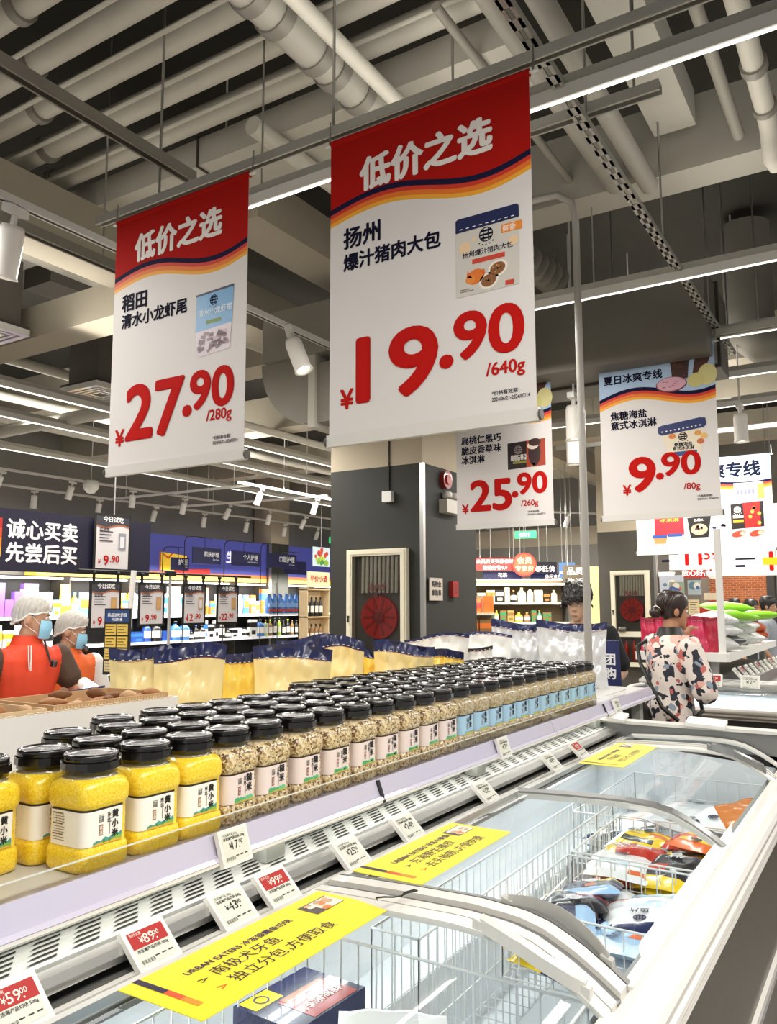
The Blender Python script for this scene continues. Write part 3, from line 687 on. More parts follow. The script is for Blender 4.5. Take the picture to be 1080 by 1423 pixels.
def island(loc, rz, label, FY0, FY1, lids, frames, front=M_BRUSH, railm=M_RAIL):
    t = thing('island_freezer', label, 'freezer', loc, rz)
    b = MB(); b.box(-.47, -.415, FY0, FY1, .12, .788, front); b.box(-1.46, -.45, FY0, FY0+.04, .12, .85, front); b.box(-1.46, -.45, FY1-.04, FY1, .12, .9, front)
    b.box(-1.46, -1.42, FY0, FY1, .12, .88, M_ALUD); b.box(-1.44, -.46, FY0, FY1, .05, .14, M_BLACK); b.build('cabinet_body', t)
    pr = [(-.505, .78), (-.50, .84), (-.485, .857), (-.46, .866), (-.432, .864), (-.412, .855), (-.403, .845), (-.402, .837), (-.409, .834), (-.407, .830), (-.397, .826), (-.394, .818),
          (-.397, .811), (-.408, .808), (-.407, .804), (-.397, .802), (-.395, .797), (-.398, .792), (-.412, .789), (-.47, .785)]
    b = MB(); b.loft([[V((x, y, z)) for x, z in pr] for y in (FY0, FY1)], railm, True, False); b.build('front_rail', t)
    b = MB(); b.box(-.42, -.402, FY0, FY1, .40, .44, M_RAIL); b.box(-.42, -.399, FY0, FY1, .413, .419, M_ALUD); b.build('bumper', t)
    b = MB(); x0, x1, z0 = -1.36, -.52, .30
    b.add([(x0, FY0+.05, z0), (x1, FY0+.05, z0), (x1, FY1-.05, z0), (x0, FY1-.05, z0)], [(0, 1, 2, 3)], M_LINER)
    b.add([(x0, FY0+.05, z0), (x0, FY1-.05, z0), (x0, FY1-.05, .92), (x0, FY0+.05, .92)], [(0, 1, 2, 3)], M_LINER)
    b.add([(x1, FY0+.05, z0), (x1, FY1-.05, z0), (x1, FY1-.05, .85), (x1, FY0+.05, .85)], [(3, 2, 1, 0)], M_LINER)
    for y in (FY0+.05, FY1-.05): b.add([(x0, y, z0), (x1, y, z0), (x1, y, .85), (x0, y, .92)], [(0, 1, 2, 3)], M_LINER)
    b.box(x0, x0+.16, FY0+.05, FY1-.05, .30, .55, M_LINER)
    b.build('inner_liner', t)
    # back ledge: dark gap, slotted grille and rounded price rail
    b = MB(); b.box(-1.46, -1.255, FY0, FY1, .88, .915, M_BLACK); b.box(-1.30, -1.16, FY0, FY1, .915, .926, M_ALUD)
    for k, (xx, zz) in enumerate(((-1.245, .932), (-1.222, .934), (-1.198, .936), (-1.172, .94))): b.box(xx-.007, xx+.007, FY0, FY1, zz-.008, zz+.002, (M_ALU, M_FRAME)[k % 2])
    b.build('rear_ledge', t)
    b = MB(); pr2 = [(-1.30, .978), (-1.275, .982), (-1.258, .976), (-1.25, .962), (-1.253, .948), (-1.265, .943), (-1.30, .945)]
    b.loft([[V((x, y, z)) for x, z in pr2] for y in (FY0, FY1)], M_ALU, True, False); b.build('price_rail', t)
    b = MB(); y = FY0; e = V((-.09, 0, .012)); n0 = V((-1.30, 0, .978))
    M_GR = mat('#c9ccc6', .4, metal=.2)
    b.add([n0+Y*FY0, n0+Y*FY1, n0+e+Y*FY1, n0+e+Y*FY0], [(0, 1, 2, 3)], M_GR)
    up = V((.0003, 0, .0018))
    while y < FY1-.1:
        for k in range(5):
            a = n0+e*(.14+.155*k)+up
            b.add([a+Y*(y+.012*k), a+Y*(y+.062+.012*k), a+e*.055+Y*(y+.066+.012*k), a+e*.055+Y*(y+.016+.012*k)], [(0, 1, 2, 3)], M_BLACK)
        y += .092
    b.build('vent_grille', t)
    b = MB(); b.box(-1.46, -1.39, FY0, FY1, .88, .99, mat('#a9aca6', .45, metal=.15)); b.build('rear_upstand', t)
    # lids
    M2 = MB
    for k, (ya, yb, lift) in enumerate(lids):
        b = MB(); b.grid(lambda u, v: V((PR[round(u*28)][0], ya+(yb-ya)*v, PR[round(u*28)][1]+lift)), 28, 1, M_GLASS); lid = b.build('glass_lid', t)
        b = MB()
        for yy, s in ((ya, 1), (yb, -1)):
            R = [[V((x, yy, z+lift-.006)), V((x, yy+s*.028, z+lift-.006)), V((x, yy+s*.028, z+lift+.006)), V((x, yy, z+lift+.012))] for x, z in PR]
            b.loft(R, M_FRAME if k != 1 else M_ALUD, True, False)
        x, z = PR[-1]; b.box(x-.012, x+.012, ya, yb, z+lift-.01, z+lift+.008, M_FRAME)
        x, z = PR[0]; b.box(x-.004, x+.012, ya, yb, z+lift-.008, z+lift+.008, M_ALU)
        b.build('lid_frame', lid)
    for yy, wd in frames:
        b = MB()
        for (ya, yb, dz, m) in ((yy-wd/2, yy-wd*.18, .012, M_FRAME), (yy-wd*.18, yy+wd*.10, .004, M_ALUD), (yy+wd*.10, yy+wd/2, .016, M_FRAME)):
            R = [[V((x, ya, z-.012)), V((x, yb, z-.012)), V((x, yb, z+dz)), V((x, ya, z+dz))] for x, z in PR]
            b.loft(R, m, True, False)
        b.build('lid_divider', t)
    return t
isl = island((0, 0, 0), 0, 'long chest freezer with curved glass lids and brushed steel front along the aisle', FY0, FY1,
             [(-.5, 1.555, .0), (1.665, 2.76, .004), (2.72, 3.93, -.006), (3.97, 4.22, .0)], [(1.61, .10), (3.95, .035)])
def lid_handle(y, s, m):
    """crescent grip that follows the curved front of the lid"""
    b = MB(); P = [p for p in PR if -.745 < p[0] < -.53]; n = len(P); R1 = []
    for i, (x, z) in enumerate(P):
        f = i/(n-1); w = .012+.034*math.sin(math.pi*f)**.8
        a, c = y+s*(w-.013), y+s*w
        R1.append([V((x, a, z+.004)), V((x, c, z+.004)), V((x+.004, c, z+.028)), V((x+.004, a, z+.034))])
    b.loft(R1, m, True, False)
    for f in (0, n-1):
        x, z = P[f]; b.obox((x, y+s*.006, z+.012), (.012, 0, -.004), (0, .01, 0), (0, 0, .012), m)
    o = b.build('lid_handle', isl); return o
lid_handle(1.545, -1, M_FRAME); lid_handle(1.672, 1, mat('#b9b8b2', .4)); lid_handle(3.93, -1, M_ALUD)
# far end wall of the freezer with its bevelled top and white clips
b = MB(); b.box(-1.42, -.5, 4.24, 4.30, .5, 1.0, M_ALUD); b.box(-1.44, -.47, 4.225, 4.315, 1.0, 1.015, M_FRAME); b.build('end_panel', isl)
for x in (-1.3, -.82): b = MB(); b.obox((x, 4.25, 1.03), (.09, 0, -.004), (0, .05, .01), (0, 0, .008), M_WHITE); b.build('end_clip', isl)
# wire baskets
def basket(name, x0, x1, y0, y1, z0, z1, label, group='white wire freezer baskets', back=True, step=.045):
    t = thing('wire_basket', label, 'basket', (0, 0, 0), 0, group)
    def panel(p0, p1, nm):
        p0, p1 = V(p0), V(p1); L = (p1-p0).length; n = max(2, int(L/step)); b = MB()
        for z in (z0, z0+(z1-z0)*.5, z1): b.cyl(p0+Z*z, p1+Z*z, .0032 if z == z1 else .002, M_WIRE, n=6)
        for k in range(n+1):
            p = p0+(p1-p0)*k/n; b.cyl(p+Z*z0, p+Z*z1, .0022, M_WIRE, n=5)
        b.build(nm, t)
    panel((x0, y0, 0), (x1, y0, 0), 'front_grid'); panel((x0, y1, 0), (x1, y1, 0), 'rear_grid')
    panel((x0, y0, 0), (x0, y1, 0), 'side_grid'); panel((x1, y0, 0), (x1, y1, 0), 'side_grid')
    b = MB()
    for k in range(int((y1-y0)/.06)+1): y = y0+.06*k; b.cyl((x0, y, z0), (x1, y, z0), .002, M_WIRE, n=5)
    b.build('bottom_grid', t)
    return t
basket('b', -1.18, -.53, .55, 1.545, .565, .87, 'wire basket under the near lid with the yellow cod sign')
basket('b', -1.12, -.99, 1.72, 3.25, .42, .83, 'narrow wire basket below the middle yellow sign')
basket('b', -.95, -.53, 2.10, 2.62, .62, .80, 'wire basket full of blue pouches under the middle lid')
basket('b', -.95, -.53, 2.66, 3.2, .62, .80, 'wire basket of yellow and orange pouches behind the blue pouches')
basket('b', -1.15, -.53, 3.25, 4.15, .585, .78, 'wire basket under the farthest lid')

# ---------------------------------------------------------------- frozen pouches
def pouch(L, W, T, zone, seed, logo=None, txt=None):
    """a sealed film pouch lying flat: length along X, width along Y, its printed face up"""
    r = random.Random(seed); ph = [r.uniform(0, 6) for _ in range(6)]; b = MB()
    def top(u, v, s):
        e = min(1, min(u, 1-u)*7)*min(1, min(v, 1-v)*6); e = e**.6
        w = .25*math.sin(u*9+ph[0])*math.sin(v*7+ph[1])+.12*math.sin(u*23+ph[2]+v*9)+.10*math.sin(v*25+ph[3])
        sag = .012*math.sin(u*3+ph[4])+.008*math.sin(v*3+ph[5])
        return V(((u-.5)*L, (v-.5)*W+.004*math.sin(u*17+ph[0]), sag+s*T*.5*e*(1+w*.55)))
    b.grid(lambda u, v: top(u, v, 1), 18, 12, lambda u, v: zone(u, v)); b.grid(lambda u, v: top(u, 1-v, -1), 10, 6, lambda u, v: zone(u, 1-v))
    c = None
    if txt or logo:
        c = MB()
        if logo:
            o = top(.2, .5, 1)+Z*.004
            for k in range(14):
                a, d = 2*math.pi*k/14, 2*math.pi*(k+1)/14; q = lambda t, rr: o+V((math.cos(t), math.sin(t), 0))*rr
                c.add([q(a, .014), q(a, .018), q(d, .018), q(d, .014)], [(0, 1, 2, 3)], logo)
            for j in (-.4, 0, .4): c.quad(o+V((j*.018-.002, -.013, .0003)), X*.004, Y*.026, logo); c.quad(o+V((-.013, j*.018-.002, .0003)), X*.026, Y*.004, logo)
        for (s, u, v, sz, m) in txt or (): c.text(s, top(u, v, 1)+Z*.007, Y, -X, sz, m, .02, 'c')
    return b, c
P_ = lambda h: mat(h, .25, coat=.4)
BLUE, NAVY, WHT, ORG, YEL, BLK, RED, SKY, TEAL, SIL = P_('#9dc3e6'), P_('#222a52'), P_('#eef1f4'), P_('#e2713a'), P_('#f2d022'), P_('#23222a'), P_('#c6392c'), P_('#c8e0f2'), P_('#8fb9c9'), P_('#d5d8dc')
def z_blue(u, v): return NAVY if u < .16 else (ORG if .55 < u < .72 and .62 < v < .85 else (SKY if u > .8 or (v < .25 and u > .4) else BLUE))
def z_navy(u, v): return YEL if u < .2 and v > .4 else (BLUE if u > .78 else (ORG if .4 < u < .6 and .4 < v < .55 else NAVY))
def z_white(u, v): return NAVY if u < .1 else (SKY if .5 < u < .75 and .2 < v < .7 else (ORG if .78 < u < .88 and v > .7 else WHT))
def z_yel(u, v): return BLK if .6 < u < .85 and .2 < v < .8 else (ORG if u < .15 or (.3 < u < .45 and v > .6) else YEL)
def z_blk(u, v): return YEL if u > .75 else (RED if .45 < u < .6 and v < .5 else BLK)
def z_red(u, v): return YEL if u < .2 else (WHT if .5 < u < .7 and .3 < v < .8 else RED)
def z_org(u, v): return WHT if u < .3 else P_('#c9762f')
def z_silver(u, v): return SIL if u < .7 else WHT
FZ = {}
def pack(kind, loc, rot, label, cat='pouch', group=None, sc=1.0):
    zone, L, W, T, logo, txt = KIND[kind]
    if kind not in FZ:
        b, c = pouch(L, W, T, zone, len(FZ)*13+5, logo, txt)
        o = b.build('frozen_pouch')
        if c: c.build('print', o)
        FZ[kind] = o
    else:
        o = FZ[kind].copy(); COL.objects.link(o)
        for ch in FZ[kind].children: d = ch.copy(); COL.objects.link(d); d.parent = o
    o.location = loc; o.rotation_euler = rot; o.scale = (sc,)*3
    return tag(o, label, cat, group or 'frozen food pouches in the island freezer')
LT = mat('#f4f4f4', .4); DK = mat('#1d2346', .4)
KIND = {'blue': (z_blue, .24, .19, .035, DK, [('鱼柳', .5, .45, .03, DK)]), 'navy': (z_navy, .24, .19, .035, LT, [('海味', .5, .5, .03, LT)]),
        'white': (z_white, .25, .2, .03, DK, [('鱼片', .36, .5, .028, DK)]), 'yellow': (z_yel, .22, .17, .035, DK, [('鸡块', .5, .3, .028, DK)]),
        'black': (z_blk, .23, .18, .035, LT, [('牛排', .3, .5, .028, LT)]), 'red': (z_red, .22, .17, .04, LT, [('虾仁', .4, .5, .028, LT)]),
        'orange': (z_org, .24, .2, .05, DK, None), 'silver': (z_silver, .27, .2, .03, DK, [('面点', .45, .5, .03, DK)])}
r2 = random.Random(11)
col_word = {'blue': 'light blue pouch with navy end', 'navy': 'navy pouch with yellow corner', 'white': 'white and sky blue pouch', 'yellow': 'yellow pouch with black panel', 'black': 'black pouch with yellow end',
            'red': 'red pouch with yellow end', 'orange': 'orange brown bag', 'silver': 'silver white bag'}
PLs = []
def pile(kinds, x0, x1, y0, y1, z0, where, nx, ny, layers):
    i = 0
    for L in range(layers):
        for iy in range(ny):
            for ix in range(nx):
                k = kinds[i % len(kinds)]; i += 1
                PLs.append((k, where, L))
                x = x0+(x1-x0)*(ix+.5)/nx+r2.uniform(-.02, .02); y = y0+(y1-y0)*(iy+.5)/ny+r2.uniform(-.025, .025)
                pack(k, (x, y, z0+L*.04+r2.uniform(0, .008)+.006*((ix+iy) % 2)), (r2.uniform(-.14, .14), r2.uniform(-.12, .12), r2.choice([0, math.pi/2, math.pi, -math.pi/2])+r2.uniform(-.35, .35)),
                     '%s %s %s, from the front%s' % (ORD[len([1 for q in PLs if q == (k, where, L)])-1], col_word[k], where, ', '+('lowest layer', 'middle layer')[L] if L < layers-1 else ''))
pile(['navy', 'blue', 'white', 'blue', 'navy', 'blue', 'black', 'white'], -.92, -.56, 2.13, 2.6, .655, 'in the middle basket', 2, 3, 3)
pile(['yellow', 'red', 'black', 'yellow', 'white', 'black', 'red', 'yellow'], -.92, -.56, 2.68, 3.18, .655, 'in the basket behind', 2, 3, 3)
pile(['silver', 'white', 'silver', 'blue'], -1.12, -.58, 3.3, 4.1, .62, 'in the farthest basket', 3, 3, 2)
pile(['blue', 'white', 'yellow', 'red'], -1.4+.18, -.58, 1.72, 2.05, .34, 'on the freezer floor', 3, 2, 1)
pile(['white', 'blue', 'navy'], -1.14, -.58, .62, 1.42, .60, 'under the near lid', 3, 3, 3)
pack('orange', (-.62, 3.72, .72), (.1, -.15, .4), 'orange brown snack bag by the rail under the farthest lid', sc=1.2)
pack('silver', (-.80, 3.35, .76), (.2, .1, 1.9), 'silver white bag leaning on top under the farthest lid', sc=1.1)
pack('yellow', (-.60, 3.02, .79), (.1, .05, 1.2), 'yellow pouch on top next to the front rail, beside the far lid edge')
# boxed cod and a white bag below the near yellow sign
t = thing('frozen_box', 'navy and red frozen seafood carton under the near yellow sign', 'box', (-1.10, 1.42, .735), 1.52)
b = MB(); b.box(-.11, .11, -.085, .085, 0, .06, NAVY); b.build('carton', t)
b = MB(); b.quad((-.05, -.08, .0606), X*.14, Y*.1, P_('#b8342c')); b.quad((-.04, .0, .0612), X*.12, Y*.022, ORG); b.quad((-.10, .03, .0606), X*.08, Y*.05, YEL); b.text('冷冻海鲜', (.02, -.05, .0615), X, Y, .03, LT, .02, 'c')
for k in range(14):
    a, d = 2*math.pi*k/14, 2*math.pi*(k+1)/14; q = lambda tt, rr: V((-.06+math.cos(tt)*rr, .055+math.sin(tt)*rr, .0616)); b.add([q(a, .013), q(a, .017), q(d, .017), q(d, .013)], [(0, 1, 2, 3)], DK)
b.build('print', t)
pack('silver', (-.86, 1.40, .775), (.15, .05, .6), 'crumpled white bag right of the navy seafood carton', sc=.8)

# ---------------------------------------------------------------- yellow product signs lying on the glass
def glass_sign(y0, y1, x0, x1, z, l1, l2, l3, label, tail=None):
    t = thing('product_sign', label, 'sign', (x0, y0, z), 0, 'yellow product signs on the freezer lids')
    L, W = y1-y0, x1-x0
    M_Y = mat('#f4e22c', .45); M_N = mat('#231a3e', .5)
    b = MB(); b.box(0, W, 0, L, 0, .0015, M_Y); b.build('sign_card', t)
    b = MB(); zz = .0022
    # text runs along +Y, tops towards -X
    b.text(l1, (.062, .10, zz), Y, -X, 0, mat('#3a1c58', .5), .022, 'l', .29 if len(l1) > 16 else .27)
    b.text(l2, (.105, .13, zz), Y, -X, .036, M_N, .0, 'l', None); b.text(l3, (.150, .13, zz), Y, -X, .036, M_N, 0, 'l', None)
    if tail: b.text(tail, (.150, .285, zz), Y, -X, .036, M_N, 0, 'l', None)
    for xx, m in ((.09, '#4b3526'), (.135, '#e0662a')):
        b.poly([V((xx, .095, zz)), V((xx+.007, .113, zz)), V((xx+.014, .095, zz)), V((xx+.012, .091, zz)), V((xx+.007, .106, zz)), V((xx+.002, .091, zz))], mat(m, .5))
    b.quad((.0, .03, zz), X*.075, Y*.014, M_N); b.quad((.075, .03, zz), X*.04, Y*.014, mat('#e2512b', .5)); b.quad((.115, .03, zz), X*.04, Y*.014, mat('#f0902c', .5))
    b.build('lettering', t)
    b = MB(); b.quad((.03, L-.115, zz), X*.055, Y*.095, mat('#5b5050', .5)); b.quad((.034, L-.085, zz+.0004), X*.05, Y*.066, mat('#efe2d2', .5))
    for k in range(12): 
        x, y = rnd.uniform(.04, .078), rnd.uniform(L-.1, L-.03); rr = rnd.uniform(.005, .01)
        b.poly([V((x+rr*math.cos(a), y+rr*1.4*math.sin(a), zz+.0006+k*.00005)) for a in [2*math.pi*j/8 for j in range(8)]], mat(rnd.choice(['#e8b489', '#d8874a', '#f3e6da', '#c9a58a']), .5))
    b.build('food_photo', t)
    return t
glass_sign(.985, 1.545, -1.15, -.955, .9585, 'URBAN EATERS 冷冻银鳕鱼切块', '南极犬牙鱼', '独立分包，', 'yellow sign for frozen cod pieces on the near freezer lid', '方便取食')
glass_sign(1.69, 2.205, -1.155, -.965, .9625, 'URBAN EATERS 冷冻小黄鱼', '东海野生捕捞', '去头抽筋，', 'yellow sign for small yellow croaker on the middle freezer lid', '方便快捷')
glass_sign(3.34, 3.92, -1.155, -.97, .953, 'URBAN EATERS 冷冻带鱼段', '东海捕捞', '独立分包，', 'yellow sign on the farthest freezer lid near the aisle end', '方便取食')
# wire clip on the divider
b = MB(); b.tube([(-.985, 1.535, .973), (-.975, 1.515, .985), (-.955, 1.515, .99), (-.95, 1.545, .982), (-.94, 1.56, .982), (-.925, 1.565, .99), (-.915, 1.585, .99), (-.93, 1.6, .985), (-.945, 1.58, .982), (-.94, 1.56, .98)], .0018, M_BLACK, 6)
tag(b.build('wire_clip'), 'small black wire clip on the lid divider beside the cod sign', 'clip')

# ---------------------------------------------------------------- shelf standing on the freezer back
SZ = 1.10
t = thing('promotion_shelf', 'long grey shelf full of jars above the back of the freezer', 'shelf', (0, 0, 0))
M_SH = mat('#c2c1bb', .4, noise=.03, scale=5)
b = MB(); b.box(-2.62, -1.325, -.5, 5.12, SZ-.02, SZ, M_SH); b.build('shelf_board', t)
M_LAV = mat('#c4c0d4', .3, coat=.4)
b = MB()
segs = [(-.5, .62), (.625, 2.02), (2.025, 3.42), (3.425, 4.15), (4.155, 5.12)]
for k, (a, c) in enumerate(segs):
    pr = [(-1.325, SZ+.004), (-1.302, SZ+.004), (-1.285, SZ-.038), (-1.278, SZ-.040), (-1.272, SZ-.048), (-1.276, SZ-.054), (-1.325, SZ-.054)]
    b.loft([[V((x, y, z)) for x, z in pr] for y in (a, c)], M_LAV, True, False)
    b.box(-1.30, -1.2735, a, c, SZ-.057, SZ-.047, M_WHITE)
b.build('label_holder', t)
b = MB()
for y in (.6225, 2.0225, 4.1525): b.obox((-1.288, y, SZ-.03), (.012, 0, -.03), (0, .006, 0), (.006, 0, .003), M_BLACKG)
b.build('holder_joint', t)
b = MB()
M_ACR = glass_mat('acrylic', (.96, .965, .96), .8, .02)
for a, c in ((-.5, 2.02), (2.03, 3.40), (3.41, 4.6)):
    b.add([(-1.306, a, SZ+.003), (-1.306, c, SZ+.003), (-1.306, c, SZ+.034), (-1.306, a, SZ+.034)], [(0, 1, 2, 3)], M_ACR)
    b.box(-1.3075, -1.3045, a, c, SZ+.034, SZ+.0365, mat('#dfe3e0', .2, coat=.5))
b.build('front_guard', t)
M_POST = mat('#a6aaa2', .45, metal=.1)
for y in (.35, 1.605, 2.77, 4.15, 4.98):
    b = MB(); b.box(-1.375, -1.325, y-.035, y+.035, .0 if y > 4.4 else .985, SZ-.02, M_POST); b.build('shelf_post', t)
b = MB()
for y0, y1 in ((-.5, 1.36), (1.68, 2.70), (2.86, 3.88)): b.box(-1.40, -1.375, y0, y1, .995, SZ-.02, M_POST)
b.build('back_apron', t)
b = MB(); b.box(-2.6, -2.52, -.45, 5.1, 0, SZ-.02, M_ALUD); b.build('rear_leg_panel', t)

# ---------------------------------------------------------------- electronic price tags
def price_tag(loc, text, cents, red, label, tilt=.75, s=1.0, group='electronic price tags along the freezer'):
    t = thing('price_tag', label, 'price tag', loc, 0, group)
    r = Y; n = V((math.cos(-tilt+math.pi/2), 0, math.sin(-tilt+math.pi/2)))  # face normal towards the aisle and up
    n = V((math.sin(tilt), 0, math.cos(tilt))); u = V((-math.cos(tilt), 0, math.sin(tilt)))
    W, H = .051*s, .043*s
    b = MB(); b.obox((0, 0, 0), r*W, u*H, n*.006, M_WHITE); b.build('tag_case', t)
    q = lambda x, y, d=.0066: r*x*s+u*y*s+n*d
    b = MB(); E = mat('#dfe0d2', .5); b.add([q(-.042, -.034), q(.042, -.034), q(.042, .034), q(-.042, .034)], [(0, 1, 2, 3)], E)
    ink = mat('#24241f', .5); top = ink
    if red:
        R = mat('#b3211f', .5); b.add([q(-.042, .001, .0069), q(.042, .001, .0069), q(.042, .034, .0069), q(-.042, .034, .0069)], [(0, 1, 2, 3)], R); top = mat('#f0e6da', .5)
    yb = .006 if red else -.006
    b.text('¥', q(-.022, yb+.003, .0072), r, u, .017*s, top, .01); b.text(text+'.', q(-.012, yb, .0072), r, u, .027*s, top, .01); b.text(cents, q(.0125, yb+.008, .0072), r, u, .014*s, top, .01)
    b.text('限时优惠' if red else '冷冻海产品 500g', q(-.038, .026, .0072), r, u, .007*s, top)
    b.text('冷冻海产品切块 500g', q(-.038, -.008 if red else .017, .0072), r, u, .008*s, ink, .02)
    for k in range(14): b.add([q(-.038+k*.0022, -.03, .0072), q(-.0368+k*.0022-.0004*(k % 3), -.03, .0072), q(-.0368+k*.0022-.0004*(k % 3), -.022, .0072), q(-.038+k*.0022, -.022, .0072)], [(0, 1, 2, 3)], ink)
    for k in range(3): b.add([q(-.006+k*.016, -.024, .0072), q(.004+k*.016, -.024, .0072), q(.004+k*.016, -.0215, .0072), q(-.006+k*.016, -.0215, .0072)], [(0, 1, 2, 3)], ink)
    b.build('tag_screen', t)
    return t
TX, TZ = -1.238, .962
for y, tx, ct, red, lab in ((.905, '59', '00', 1, 'red headed price tag reading 59.00 in the bottom left corner'), (1.205, '89', '00', 1, 'red headed price tag reading 89.00'), (1.445, '43', '90', 0, 'white price tag reading 43.90'),
                            (1.605, '99', '00', 1, 'red headed price tag reading 99.00 at the lid divider'), (1.925, '25', '90', 0, 'white price tag reading 25.90 above the middle yellow sign'), (2.235, '24', '90', 0, 'white price tag reading 24.90 near the joint of the shelf'),
                            (2.80, '32', '90', 0, 'white price tag beside the second shelf post'), (3.48, '19', '90', 0, 'white price tag before the farthest yellow sign'), (3.84, '29', '90', 1, 'red headed price tag at the far end of the freezer rail')):
    price_tag((TX, y*.931+.012, TZ), tx, ct, red, lab)
for y, lab in ((1.40, 'white shelf tag reading 17.90 below the grain jars'), (2.86, 'white shelf tag on the label strip below the blue jars'), (4.32, 'white shelf tag at the far end of the label strip')):
    price_tag((-1.276, y, SZ-.026), '17', '90', 0, lab, 1.25, .9, 'electronic shelf tags on the jar shelf')
# ---------------------------------------------------------------- square grip jars of grain on the shelf
MILLET = grain_mat('millet_grain', [(0, '#efbf14'), (.5, '#f8d62a'), (1, '#ffe656')], 420, .3, .6, .15)
GRAINS = grain_mat('mixed_grain', [(0, '#3d281b'), (.2, '#8a6a44'), (.4, '#cdb27c'), (.75, '#ecdcb4'), (1, '#a98b5c')], 210, .3, .6, .35)
GRAINB = grain_mat('pale_grain', [(0, '#7b6a4e'), (.3, '#b39f78'), (.7, '#d5c7a2'), (1, '#8d7a58')], 230, .3, .6, .3)
BEANS = grain_mat('dark_beans', [(0, '#1d1512'), (.6, '#3a2a20'), (1, '#6b5a44')], 120, .25, .6, .5)
M_LID = mat('#121110', .22, coat=.5); M_NECK = mat('#9a8f78', .12, coat=.8)
def rr(hw, rc, z, n=6):
    """rounded square ring starting at the middle of the -Y face and running towards +X"""
    p = []
    for (cx, cy, a0) in ((1, -1, -90), (1, 1, 0), (-1, 1, 90), (-1, -1, 180)):
        for k in range(n+1):
            a = math.radians(a0+90*k/n); p.append(V((cx*(hw-rc)+math.cos(a)*rc, cy*(hw-rc)+math.sin(a)*rc, z)))
    return p
def make_jar(kind):
    body, sub = {'millet': (MILLET, 0), 'rice': (GRAINS, 0), 'oat': (GRAINB, 0), 'bean': (BEANS, 0)}[kind]
    prof = [(.000, .050, .02), (.004, .056, .02), (.012, .0585, .02), (.036, .0585, .02), (.043, .057, .02), (.047, .0545, .02), (.118, .0545, .02), (.122, .057, .021), (.128, .0592, .022),
            (.150, .0592, .024), (.160, .0575, .028), (.167, .0535, .036), (.1705, .0505, .045)]
    b = MB(); b.loft([rr(hw, rc, z) for z, hw, rc in prof], body, True)
    b.loft([rr(hw, rc, z) for z, hw, rc in [(.1705, .0505, .045), (.174, .0485, .0484), (.182, .0475, .0474)]], M_NECK, False)
    o = b.build('grain_jar')
    b = MB(); b.lathe([(.0515, .177), (.053, .178), (.053, .196), (.0515, .198), (.053, .2), (.053, .2105), (.0515, .2135), (.049, .215), (.046, .2155), (.044, .2125), (.03, .213), (0, .2132)], (0, 0, 0), M_LID, 22); lid = b.build('jar_lid', o)
    # folded carrying handle around the lid
    b = MB(); A = [math.radians(-160+320*k/14) for k in range(15)]
    b.loft([[V((math.cos(a)*r0, math.sin(a)*r0, z)) for r0, z in ((.0545, .186), (.0575, .186), (.0575, .2), (.0545, .2))] for a in A], M_LID, True, False); b.build('lid_handle', lid)
    lab = {'millet': ('#fbf8f0', '#2a211a'), 'rice': ('#ecdcd8', '#3a2a22'), 'oat': ('#a9cfe8', '#2b2f3c'), 'bean': ('#e9dfcf', '#2a211a')}[kind]
    ML, MI = mat(lab[0], .5), mat('#1b1a17', .6); MK = mat(lab[1], .6); MB2 = mat('#8a6a4e', .6)
    b = MB(); z0, z1 = .049, .117
    ring = rr(.0553, .02, 0, 6)[3:12]     # from the -Y side round the corner and across the +X face
    ring = [V((.02, -.0553, 0))]+[V((-.03, -.0553, 0))] and [V((-.038, -.0553, 0)), V((0, -.0553, 0))]+rr(.0553, .02, 0, 6)[0:8]
    for m, a, c in ((ML, z0, z1-.004), (MK, z1-.004, z1)):
        b.loft([[p+Z*z for p in ring] for z in (a, c)], m, False, True, closed=False)
    q = lambda y, z, d=.0558: V((d, y, z))
    side = lambda x, z, d=.0558: V((x, -d, z))
    # nutrition panel on the side
    for k in range(11):
        w = .034 if k % 4 else .03
        b.quad(side(-.034, .106-.0048*k), X*w, Z*(.0026 if k % 4 == 0 else .0012), MB2)
    for k in range(4): b.quad(side(-.034+.01*k, .088), X*.0008, Z*.018, MB2)
    name, pre = {'millet': ('黄小米', '东北'), 'rice': ('糙米', '五色'), 'oat': ('藜麦', '三色'), 'bean': ('黑豆', '东北')}[kind]
    n = len(name); sz = .0165 if n == 3 else .02
    y = .017 if kind != 'oat' else .012
    for k, ch in enumerate(name): b.text(ch, q(y, .0945-k*(.018 if n == 3 else .022), .0561), Y, Z, sz, MI, .045, 'c')
    for k, ch in enumerate(pre): b.text(ch, q(y-.0145, .098-k*.0105, .0561), Y, Z, .0098, MI, .03, 'c')
    b.quad(q(y-.0135, .064, .0561), Y*.0012, Z*.022, MK)
    # square seal and small brown plaque
    s0 = q(-.021, .091, .0561)
    for (a, c, w, h) in ((0, 0, .011, .0008), (0, .0122, .011, .0008), (0, 0, .0008, .013), (.0102, 0, .0008, .013)): b.quad(s0+Y*a+Z*c, Y*w, Z*h, MI)
    b.text('五谷', s0+Y*.0055+Z*.0068, Y, Z, .0048, MI, .02, 'c'); b.text('丰登', s0+Y*.0055+Z*.0016, Y, Z, .0048, MI, .02, 'c')
    b.quad(q(-.021, .066, .0561), Y*.009, Z*.02, mat('#a5794e' if kind != 'rice' else '#8d5148', .6))
    for k, ch in enumerate('优选'): b.text(ch, q(-.0165, .0775-.009*k, .0563), Y, Z, .0075, ML, .02, 'c')
